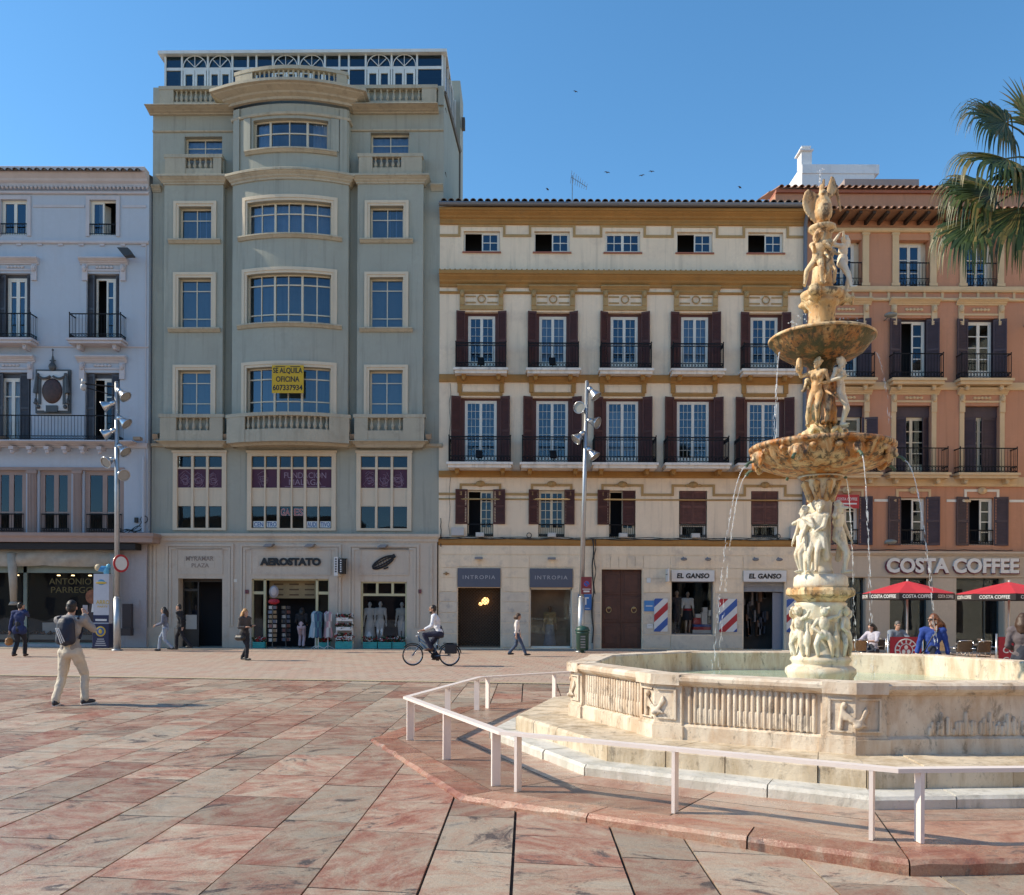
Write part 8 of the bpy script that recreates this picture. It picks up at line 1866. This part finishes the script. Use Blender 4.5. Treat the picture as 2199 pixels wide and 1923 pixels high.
# ---------------------------------------------------------------- people
def cloth(name, c, bsc=16, b=.45): return surf(name, c, .9, .12, 6, bmp=b, bsc=bsc)
SK = surf("skin", (.50, .29, .20), .5, .06, 12, bmp=0); SKT = surf("tanned_skin", (.36, .19, .12), .5, .06, 12, bmp=0)
PUPIL = flat("dark_eye", (.02, .015, .012), .2)
def person(label, loc, rz, J, skin, hair, top, bottom, shoe, vox=.016, sleeve=1.0, hair_fn=None, eyes=True, extra=(), coat=0, tight=1.0):
    t = thing("person", label, "person", loc, rz); h = J['h']; k = h / 1.75
    m = MB(); M_ = put_head(m, J)
    for s in (0, 1):
        put_hand(m, J, s); put_arm(m, J, s, .86); put_leg(m, J, s, .8); put_foot(m, J, s, .85)
    put_torso(m, J, .86, 1); m.body("body", skin, vox * .75, t, it=1)
    m = MB(); put_torso(m, J, 1.06, 1 if coat >= 0 else 0)
    for s in (0, 1): put_arm(m, J, s, 1.18, sleeve)
    if coat > 0:
        for s in (0, 1): m.cap(J['pelvis'] + (J['hip', s] - J['pelvis']) * .6, J['hip', s].lerp(J['kne', s], coat), .085 * h, .085 * h, 10)
    m.body("top", top, vox, t, it=3, folds=.034)
    m = MB(); put_pelvis(m, J, .98 * tight)
    for s in (0, 1): put_leg(m, J, s, 1.1 * tight, .010 * tight, .97)
    m.body("trousers", bottom, vox, t, it=3, folds=.03)
    for s in (0, 1): m = MB(); put_foot(m, J, s, 1.16); m.body("shoe", shoe, vox * .7, t, it=1)
    m = MB(); c = J['head']
    if hair_fn: hair_fn(m, J, M_, c, k)
    else:
        m.ell(c + M_ @ Vector((0, .022, .045)) * k, (.084 * k, .098 * k, .092 * k), 12, 0, M_); m.ell(c + M_ @ Vector((0, .05, -.01)) * k, (.074 * k, .065 * k, .08 * k), 10, 0, M_)
    m.body("hair", hair, vox * .7, t, it=1, folds=.018)
    if eyes:
        m = MB()
        for s in (-1, 1): m.ell(c + M_ @ Vector((s * .033, -.088, .016)) * k, (.013 * k, .008 * k, .008 * k), 6, 0, M_)
        m.build("eyes", PUPIL, t)
    return t
def long_hair(len_, wild=.0, back=.05):
    def fn(m, J, M_, c, k):
        rs = random.Random(3); m.ell(c + M_ @ Vector((0, .02, .045)) * k, (.088 * k, .1 * k, .095 * k), 12, 0, M_)
        for q in range(14):
            a = pi * (q / 13) ; s = Vector((.075 * cos(a), .03 + .075 * sin(a), .03)); e = s + Vector((.02 * cos(a) + rs.uniform(-wild, wild), back * sin(a) + rs.uniform(0, wild), -len_ * rs.uniform(.8, 1.05)))
            mid = (s + e) / 2 + Vector((.02 * cos(a), .03 * sin(a), 0)); m.cap(c + M_ @ s * k, c + M_ @ mid * k, .035 * k, .038 * k, 6); m.cap(c + M_ @ mid * k, c + M_ @ e * k, .038 * k, .02 * k, 6)
    return fn
def spot_at(px, py): x, y = gnd(px, py); return x, y, 0
DARKHAIR = surf("dark_hair", (.018, .013, .011), .5, .3, 60, bmp=.4, bsc=200); BROWNHAIR = surf("brown_hair", (.06, .03, .016), .5, .3, 60, bmp=.4, bsc=200); BLONDE = surf("blonde_hair", (.42, .22, .07), .45, .3, 60, bmp=.4, bsc=200); AUBURN = surf("auburn_curls", (.19, .065, .022), .5, .4, 40, bmp=.5, bsc=120); GREYHAIR = surf("greying_hair", (.12, .11, .10), .5, .3, 60, bmp=.4, bsc=200)
BLACKSHOE = flat("black_shoe", (.015, .015, .017), .4); BROWNSHOE = flat("brown_shoe", (.07, .03, .018), .4)
# the man taking a picture, seen from behind
loc = spot_at(140, 1411); J1 = figure(1.77, lean=(0, .03), ankles=[(-.20, -.10, .08), (.17, .16, .08)], knees=[(-.2, -1, 0), (.1, -1, 0)], wrists=[(-.12, -.26, 1.52), (.12, -.24, 1.55)], elbows=[(-.62, .1, -1), (.62, .1, -1)], toes=[(-.5, -1, 0), (.25, -1, 0)], hand_dir=[(.3, -.3, 1), (-.3, -.3, 1)], fat=1.04, head_tilt=(0, .05), head_yaw=.25)
p1 = person("man in a grey hoodie and cream trousers raising a phone, seen from behind", loc, pi, J1, SK, DARKHAIR, cloth("grey_hoodie", (.30, .285, .275)), cloth("cream_trousers", (.60, .53, .42), 12), flat("dark_trainer", (.02, .02, .026), .5), .014)
m = MB(); c = J1['neck']; m.ell(c + Vector((0, .07, -.03)), (.12, .07, .09), 10); m.cap(c + Vector((-.08, -.02, -.01)), c + Vector((.08, -.02, -.01)), .055, .055, 8); m.body("hood", MATS["grey_hoodie"], .014, p1)
for s in (0, 1): m = MB(); a = J1['ank', s]; d = J1['toe', s].normalized(); m.cbox(tuple(a + d * .085 - Vector((0, 0, .072))), (.09, .27, .022), atan2(d.x, -d.y) ); m.build("shoe_sole", WPAINT, p1)
bk = thing("backpack", "navy backpack with three white stripes worn by the man in the hoodie", "backpack", loc, pi); ch_ = J1['chest']
m = MB(); m.cap(ch_ + Vector((-.06, .15, .12)), ch_ + Vector((.06, .15, .12)), .07, .07, 10); m.cap(ch_ + Vector((-.085, .17, -.2)), ch_ + Vector((.085, .17, -.2)), .085, .085, 10); m.cap(ch_ + Vector((-.07, .16, .08)), ch_ + Vector((-.085, .17, -.2)), .08, .085, 8); m.cap(ch_ + Vector((.07, .16, .08)), ch_ + Vector((.085, .17, -.2)), .08, .085, 8); m.ell(ch_ + Vector((0, .18, -.06)), (.13, .09, .25), 12); m.body("pack", surf("navy_nylon", (.012, .016, .035), .55, .2, 6, bmp=.2, bsc=30), .014, bk)
m = MB()
for q in range(3): m.cap(ch_ + Vector((.07 + .028 * q, .262 - .008 * q, .0)), ch_ + Vector((-.03 + .028 * q, .268, -.22 - .02 * q)), .009, .009, 5)
m.build("stripes", WPAINT, bk); m = MB()
for s in (0, 1):
    sh = J1['sho', s]; m.tube([sh + Vector((-.02 if s else .02, .1, .04)), sh + Vector((-.045 if s else .045, .0, .075)), sh + Vector((-.05 if s else .05, -.08, -.02)), sh + Vector((-.03 if s else .03, -.06, -.2)), sh + Vector((0, .08, -.3))], .022, 6)
m.build("straps", MATS["navy_nylon"], bk)
m = MB(); m.cbox((-.1, -.31, 1.63), (.08, .012, .15), 0, 0); tag(m.build("phone", flat("pale_phone", (.5, .5, .52), .3), None, loc, pi), "pale phone held up beside the head of the man in the hoodie", "phone")
# man in a blue jacket walking away
loc = spot_at(38, 1315); J = figure(1.8, lean=(-.02, .04), ankles=[(-.07, -.22, .09), (.07, .2, .11)], wrists=[(-.11, -.1, 1.56), (.29, .05, .84)], elbows=[(-.35, -.5, -1), (1, 1, 0)], hand_dir=[(.2, 0, 1), (0, 0, -1)], fat=1.02)
person("man in a blue jacket walking away by the shoe shop with a tan bag", loc, pi, J, SK, DARKHAIR, cloth("navy_jacket", (.022, .035, .11)), cloth("black_trousers", (.02, .02, .026)), BROWNSHOE, coat=.12)
m = MB(); m.cap((.29, .0, .55), (.29, .14, .55), .09, .09, 8); m.cap((.29, .0, .47), (.29, .14, .47), .1, .1, 8); m.tube([(.29, -.02, .64), (.29, .02, .74), (.29, .1, .74), (.29, .15, .64)], .01, 5); tag(m.body("handbag", surf("tan_leather", (.34, .16, .05), .5, .2, 8), .014, None, loc, pi), "tan leather bag in the hand of the man in the blue jacket", "bag")
# the couple passing the doorway
loc = spot_at(331, 1304); J = figure(1.66, lean=(.0, .08), ankles=[(-.05, -.24, .09), (.05, .26, .14)], wrists=[(-.16, -.34, 1.02), (.15, -.3, .98)], elbows=[(-.4, 1, -.4), (.4, 1, -.4)], fat=.95)
person("woman in pale jeans and a dark waistcoat walking left by the dark doorway", loc, radians(-82), J, SK, DARKHAIR, cloth("blue_grey_top", (.14, .16, .22)), cloth("pale_jeans", (.27, .32, .40), 14), BLACKSHOE, hair_fn=long_hair(.3))
x_, y_, _ = spot_at(352, 1302); loc = (x_, y_ + .5, 0); J = figure(1.78, lean=(0, .1), ankles=[(-.06, -.2, .08), (.06, .42, .16)], wrists=[(-.2, -.12, .95), (.2, .12, .92)])
person("man in a black suit walking left just behind the woman in pale jeans", loc, radians(-90), J, SK, DARKHAIR, cloth("black_jacket", (.018, .018, .022)), MATS["black_trousers"], BLACKSHOE, coat=.15)
# woman with blonde hair
loc = spot_at(489, 1322); J = figure(1.62, lean=(0, .03), ankles=[(-.05, -.14, .08), (.05, .14, .09)], wrists=[(-.14, -.22, 1.06), (.16, -.2, 1.1)], elbows=[(-.4, 1, -.3), (.4, 1, -.3)], fat=1.0)
person("blonde woman in black trousers and a grey top crossing the square", loc, radians(62), J, SK, BLONDE, cloth("charcoal_top", (.07, .062, .06)), MATS["black_trousers"], BLACKSHOE, hair_fn=long_hair(.3, .02, .06), sleeve=.9)
m = MB(); m.cap((-.2, .1, .72), (-.18, -.1, .72), .1, .1, 8); m.tube([(-.2, .1, .8), (-.12, .1, 1.1), (.05, .06, 1.35)], .008, 4); tag(m.body("shoulder_bag", flat("black_leather_bag", (.02, .018, .018), .4), .014, None, loc, radians(62)), "black shoulder bag at the hip of the blonde woman", "bag")
# girl with a white top
loc = spot_at(1034, 1314); J = figure(1.50, lean=(0, .03), ankles=[(-.05, -.32, .09), (.05, .27, .12)], wrists=[(-.17, .02, .66), (.2, -.12, .72)], head_tilt=(0, .15), fat=.95)
person("girl in a white top and blue jeans walking right past the grille shop", loc, radians(88), J, SK, BROWNHAIR, cloth("white_blouse", (.66, .62, .60)), cloth("blue_jeans", (.05, .075, .13), 14), BLACKSHOE, hair_fn=long_hair(.16, .01), sleeve=.75)
m = MB(); m.cbox((.21, -.12, .55), (.02, .2, .28), .2); tag(m.build("paper_bag", WPAINT, None, loc, radians(88), bevel=.005), "small white paper bag in the hand of the girl in jeans", "bag")
# person in the shop door
loc = (at(603, 1296, 35.9).x, 35.9, .016); J = figure(1.66, ankles=[(-.08, 0, .08), (.09, -.06, .08)], wrists=[(-.18, -.2, 1.0), (.18, -.22, 1.0)], head_tilt=(0, .25), lean=(0, .06))
person("person in a black top and pale pink trousers browsing inside the shop", loc, pi, J, SK, DARKHAIR, cloth("black_top", (.015, .015, .018)), cloth("pale_pink_trousers", (.50, .36, .38)), BLACKSHOE, hair_fn=long_hair(.25))
# woman in the blue top behind the basin
Yw = 16.2; loc = (at(1866, 1300, Yw).x, Yw, 0); J = figure(1.60, lean=(.02, .02), ankles=[(-.09, -.2, .08), (.08, .18, .1)], wrists=[(-.27, -.16, .78), (.27, .08, .76)], elbows=[(-.6, 1, 0), (.6, 1, 0)], fat=.9, head_yaw=-.75)
pw = person("woman in a bright blue top with auburn curls walking behind the basin", loc, radians(-32), J, SK, AUBURN, cloth("bright_blue_top", (.02, .055, .26), 20), cloth("dark_jeans", (.03, .035, .05)), BLACKSHOE, .014, sleeve=.82, hair_fn=lambda m, J, M_, c, k: (long_hair(.24, .06, .13)(m, J, M_, c, k), [m.ell(c + M_ @ Vector((.07 * cos(q * 1.9) , .06 + .05 * sin(q * 2.3), -.02 - .017 * q)) * k, .05 * k, 7) for q in range(12)]))
m = MB(); M_ = mat_up(J['hup'], J['hy']); c = J['head']
for s in (-1, 1): m.ell(c + M_ @ Vector((s * .033, -.092, .018)), (.03, .014, .021), 8, 0, M_); m.cone(c + M_ @ Vector((s * .06, -.08, .022)), c + M_ @ Vector((s * .082, .01, .015)), .005, .005, 4)
m.build("sunglasses", INK, pw)
m = MB(); m.tube([J['sho', 1] + Vector((-.03, -.03, .06)), J['chest'] + Vector((0, -.14, .0)), J['waist'] + Vector((-.1, -.13, -.02)), J['pelvis'] + Vector((-.2, -.05, .02))], .011, 5); m.cap(J['pelvis'] + Vector((-.22, -.08, -.06)), J['pelvis'] + Vector((-.22, .08, -.06)), .07, .07, 8); tag(m.build("crossbody_bag", MATS["black_leather_bag"], None, loc, radians(-32), smooth=True), "black crossbody bag on the woman in the bright blue top", "bag")
# woman in grey at the right edge
Yw = 15.6; loc = (at(2046, 1300, Yw).x, Yw, 0); J = figure(1.62, ankles=[(-.08, 0, .08), (.08, -.05, .08)], wrists=[(-.16, -.25, 1.0), (.18, -.2, 1.0)], fat=1.05)
person("woman in a grey top with long brown hair beside the lettered red barrier", loc, radians(150), J, SK, BROWNHAIR, cloth("taupe_top", (.12, .10, .105)), MATS["dark_jeans"], BLACKSHOE, hair_fn=long_hair(.28))
# two people sitting at the cafe
def seated(h): return dict(pelvis=(0, .02, .54), ankles=[(-.1, -.42, .08), (.1, -.38, .08)], knees=[(-.2, -1, .6), (.2, -1, .6)])
loc = (chp(1747, 24.6), 24.6, 0); J = figure(1.62, lean=(0, .08), wrists=[(-.12, -.42, .8), (.12, -.4, .8)], elbows=[(-1, .6, -.5), (1, .6, -.5)], head_tilt=(0, .3), **seated(1.62))
person("seated woman in a white top with dark hair bent over her table", loc, radians(-60), J, SK, DARKHAIR, cloth("lilac_white_top", (.46, .44, .50)), MATS["dark_jeans"], BLACKSHOE, hair_fn=long_hair(.26, .01), sleeve=.6)
loc = (chp(1794, 25.2), 25.2, 0); J = figure(1.72, lean=(0, .06), wrists=[(-.14, -.42, .82), (.14, -.4, .82)], elbows=[(-1, .6, -.5), (1, .6, -.5)], head_tilt=(0, .2), **seated(1.72))
person("seated grey haired man in a pale blue shirt behind the red barrier", loc, 0, J, SK, GREYHAIR, cloth("pale_blue_shirt", (.20, .23, .27)), MATS["dark_jeans"], BLACKSHOE, sleeve=.6)
# cyclist and bicycle
xb, yb = gnd(863, 1333); RB = radians(-90)
bi = thing("bicycle", "blue city bicycle with a black rear pannier ridden to the left", "bicycle", (xb, yb, 0), RB)
TYRE = flat("black_rubber", (.015, .015, .015), .7); BFR = flat("steel_blue_paint", (.04, .085, .16), .35, .2)
def ringx(c, R_, r, n=36): return [(0 + c[0], c[1] + R_ * cos(2 * pi * q / n), c[2] + R_ * sin(2 * pi * q / n)) for q in range(n)]
WR = .31
for yc in (-.54, .53):
    m = MB(); m.tube(ringx((0, yc, WR), WR - .02, 0), .02, 6, closed=True); w_ = m.build("wheel", TYRE, bi, smooth=True)
    m = MB(); m.tube(ringx((0, yc, WR), WR - .045, 0), .010, 5, closed=True); m.cone((-.04, yc, WR), (.04, yc, WR), .025, .025, 8)
    for q in range(18): a = 2 * pi * q / 18; m.cone(((.02 if q % 2 else -.02), yc, WR), (0, yc + (WR - .045) * cos(a), WR + (WR - .045) * sin(a)), .003, .003, 4)
    m.build("rim_and_spokes", CHROME, w_)
m = MB(); bb, st_, hd_ = Vector((0, .08, .29)), Vector((0, .2, .78)), Vector((0, -.36, .80))
for a, b_, r in ((bb, st_, .018), (bb, hd_ + Vector((0, .02, -.12)), .024), (st_ + Vector((0, -.08, -.32)), hd_ + Vector((0, .01, -.02)), .02), (hd_ + Vector((0, .03, -.16)), hd_ + Vector((0, -.02, .1)), .022), (hd_ + Vector((.05, .02, -.2)), Vector((.05, -.54, WR)), .014), (hd_ + Vector((-.05, .02, -.2)), Vector((-.05, -.54, WR)), .014), (bb + Vector((.04, 0, 0)), Vector((.05, .53, WR)), .012), (bb + Vector((-.04, 0, 0)), Vector((-.05, .53, WR)), .012), (st_ + Vector((.03, -.04, -.14)), Vector((.05, .53, WR)), .01), (st_ + Vector((-.03, -.04, -.14)), Vector((-.05, .53, WR)), .01)): m.cone(a, b_, r, r, 8)
m.build("frame", BFR, bi, smooth=True)
m = MB(); m.tube([(-.28, -.2, 1.0), (-.2, -.3, 1.02), (0, -.38, .98), (.2, -.3, 1.02), (.28, -.2, 1.0)], .013, 6); m.cone((0, -.37, .88), (0, -.38, .99), .014, .014, 6); m.build("handlebar", CHROME, bi, smooth=True)
m = MB(); m.cap((0, .12, .86), (0, .3, .87), .03, .07, 8); m.cap((-.04, .3, .87), (.04, .3, .87), .06, .06, 8); m.cone((0, .2, .76), (0, .21, .86), .014, .014, 6); m.body("saddle", flat("black_saddle", (.02, .02, .02), .5), .012, bi)
m = MB(); m.box(-.07, .07, .34, .74, .655, .67); m.cone((.06, .53, WR), (.06, .62, .66), .007, .007, 5); m.cone((-.06, .53, WR), (-.06, .62, .66), .007, .007, 5); m.build("rear_rack", BLACK_IRON, bi)
m = MB()
for s in (-1, 1): m.box(s * .085 - (.05 if s < 0 else -.0), s * .085 + (.05 if s > 0 else 0), .40, .74, .36, .64)
m.build("pannier", flat("black_pannier", (.02, .02, .024), .7), bi, bevel=.03)
m = MB(); m.tube([(0, .53 + .34 * cos(t), WR + .34 * sin(t)) for t in [radians(10 + 13 * q) for q in range(12)]], .018, 5); m.tube([(0, -.54 + .34 * cos(t), WR + .34 * sin(t)) for t in [radians(30 + 12 * q) for q in range(10)]], .016, 5); m.cone((.045, .08, .29), (.05, .08, .29), .09, .09, 16); m.build("mudguard", BLACK_IRON, bi)
m = MB(); m.cone((.06, .08, .29), (.06, -.02, .42), .012, .012, 6); m.cone((-.06, .08, .29), (-.06, .18, .16), .012, .012, 6); m.box(.05, .16, -.06, .03, .415, .435); m.box(-.16, -.05, .13, .22, .145, .165); m.build("pedals", BLACK_IRON, bi)
m = MB(); m.ell((0, -.43, .86), .035, 8); m.build("headlight", CHROME, bi)
J = figure(1.74, pelvis=(0, .23, .955), lean=(0, .30), ankles=[(-.11, .19, .25), (.11, .0, .52)], knees=[(-.1, -1, .2), (.1, -1, .3)], wrists=[(-.25, -.22, 1.04), (.25, -.22, 1.04)], elbows=[(-.5, .4, -1), (.5, .4, -1)], hand_dir=[(0, -1, -.1), (0, -1, -.1)], toes=[(0, -1, -.15), (0, -1, -.1)], head_tilt=(0, -.15))
cy = person("bearded man in a white shirt riding the blue bicycle", (xb, yb, 0), RB, J, SKT, DARKHAIR, cloth("white_shirt", (.66, .68, .74), 14), cloth("navy_trousers", (.018, .022, .05)), BROWNSHOE, .014, sleeve=.85)
m = MB(); M_ = mat_up(J['hup'], J['hy']); c = J['head']; m.ell(c + M_ @ Vector((0, -.05, -.08)), (.058, .055, .05), 10, 0, M_); m.body("beard", DARKHAIR, .01, cy, it=1)
# ---------------------------------------------------------------- birds over the roofs
for px, py, Y, a in ((1215, 346, 48, .3), (1284, 352, 50, -.4), (1481, 376, 47, .8), (1304, 344, 52, .1), (1152, 184, 60, .5), (1096, 380, 50, 1.1)):
    m = MB(); m.ell((0, 0, 0), (.03, .08, .025), 8)
    for s in (-1, 1): m.add([(0, -.05, .02), (s * .09, -.02, .05), (s * .2, .05, .02), (s * .09, .05, .035), (0, .06, .015)], [(0, 1, 3, 4), (1, 2, 3)])
    tag(m.build("bird", flat("dark_bird", (.03, .03, .035), .8), None, at(px, py, Y), a), "tiny dark bird flying over the roofs", "bird", "birds in the sky")
# ---------------------------------------------------------------- the far side of the square, seen only in the window glass, and a house added for bounce light
def across(label, cx, cy, w, h, c, seed, rz=0):
    t = thing("opposite_house", label, "building", (cx, cy, 0), rz); m = MB(); hs = []; nx = int(w / 3.1); nz = int(h / 3.7)
    for i in range(nx):
        for j in range(nz): xc = -w / 2 + w * (i + .5) / nx; hs.append((xc - .6, xc + .6, .4 + j * 3.7, 2.9 + j * 3.7))
    m.wall(-w / 2, w / 2, -.1, h, 0, hs); m.v = [(-x, -y, z) for x, y, z in m.v]; shell(m, -w / 2, w / 2, h, -9); m.build("wall", surf("far_plaster_%d" % seed, c, .9, .15, .5, .3), t)
    m = MB(); m.box(-w / 2 + .05, w / 2 - .05, -.6, -.5, 0, h - .3); m.build("dark_windows", DARK_ROOM, t); m = MB(); m.box(-w / 2 - .1, w / 2 + .1, -9.3, .5, h + .003, h + .4); m.build("roof", MC_TILE, t)
across("ochre house across the square, seen only as a reflection in the glass", -52, -44, 55, 13.5, (.30, .20, .10), 1); across("brick red house across the square, seen only as a reflection in the glass", 0, -44, 46, 12, (.24, .12, .08), 2); across("grey house across the square, seen only as a reflection in the glass", 52, -44, 55, 14.5, (.28, .26, .22), 3)
across("sunlit cream house added on the east side to bounce warm light, seen only in reflection", 26, -5, 76, 17, (.74, .60, .42), 4, radians(90))  # added out of view so its wall bounces warm light onto the fronts
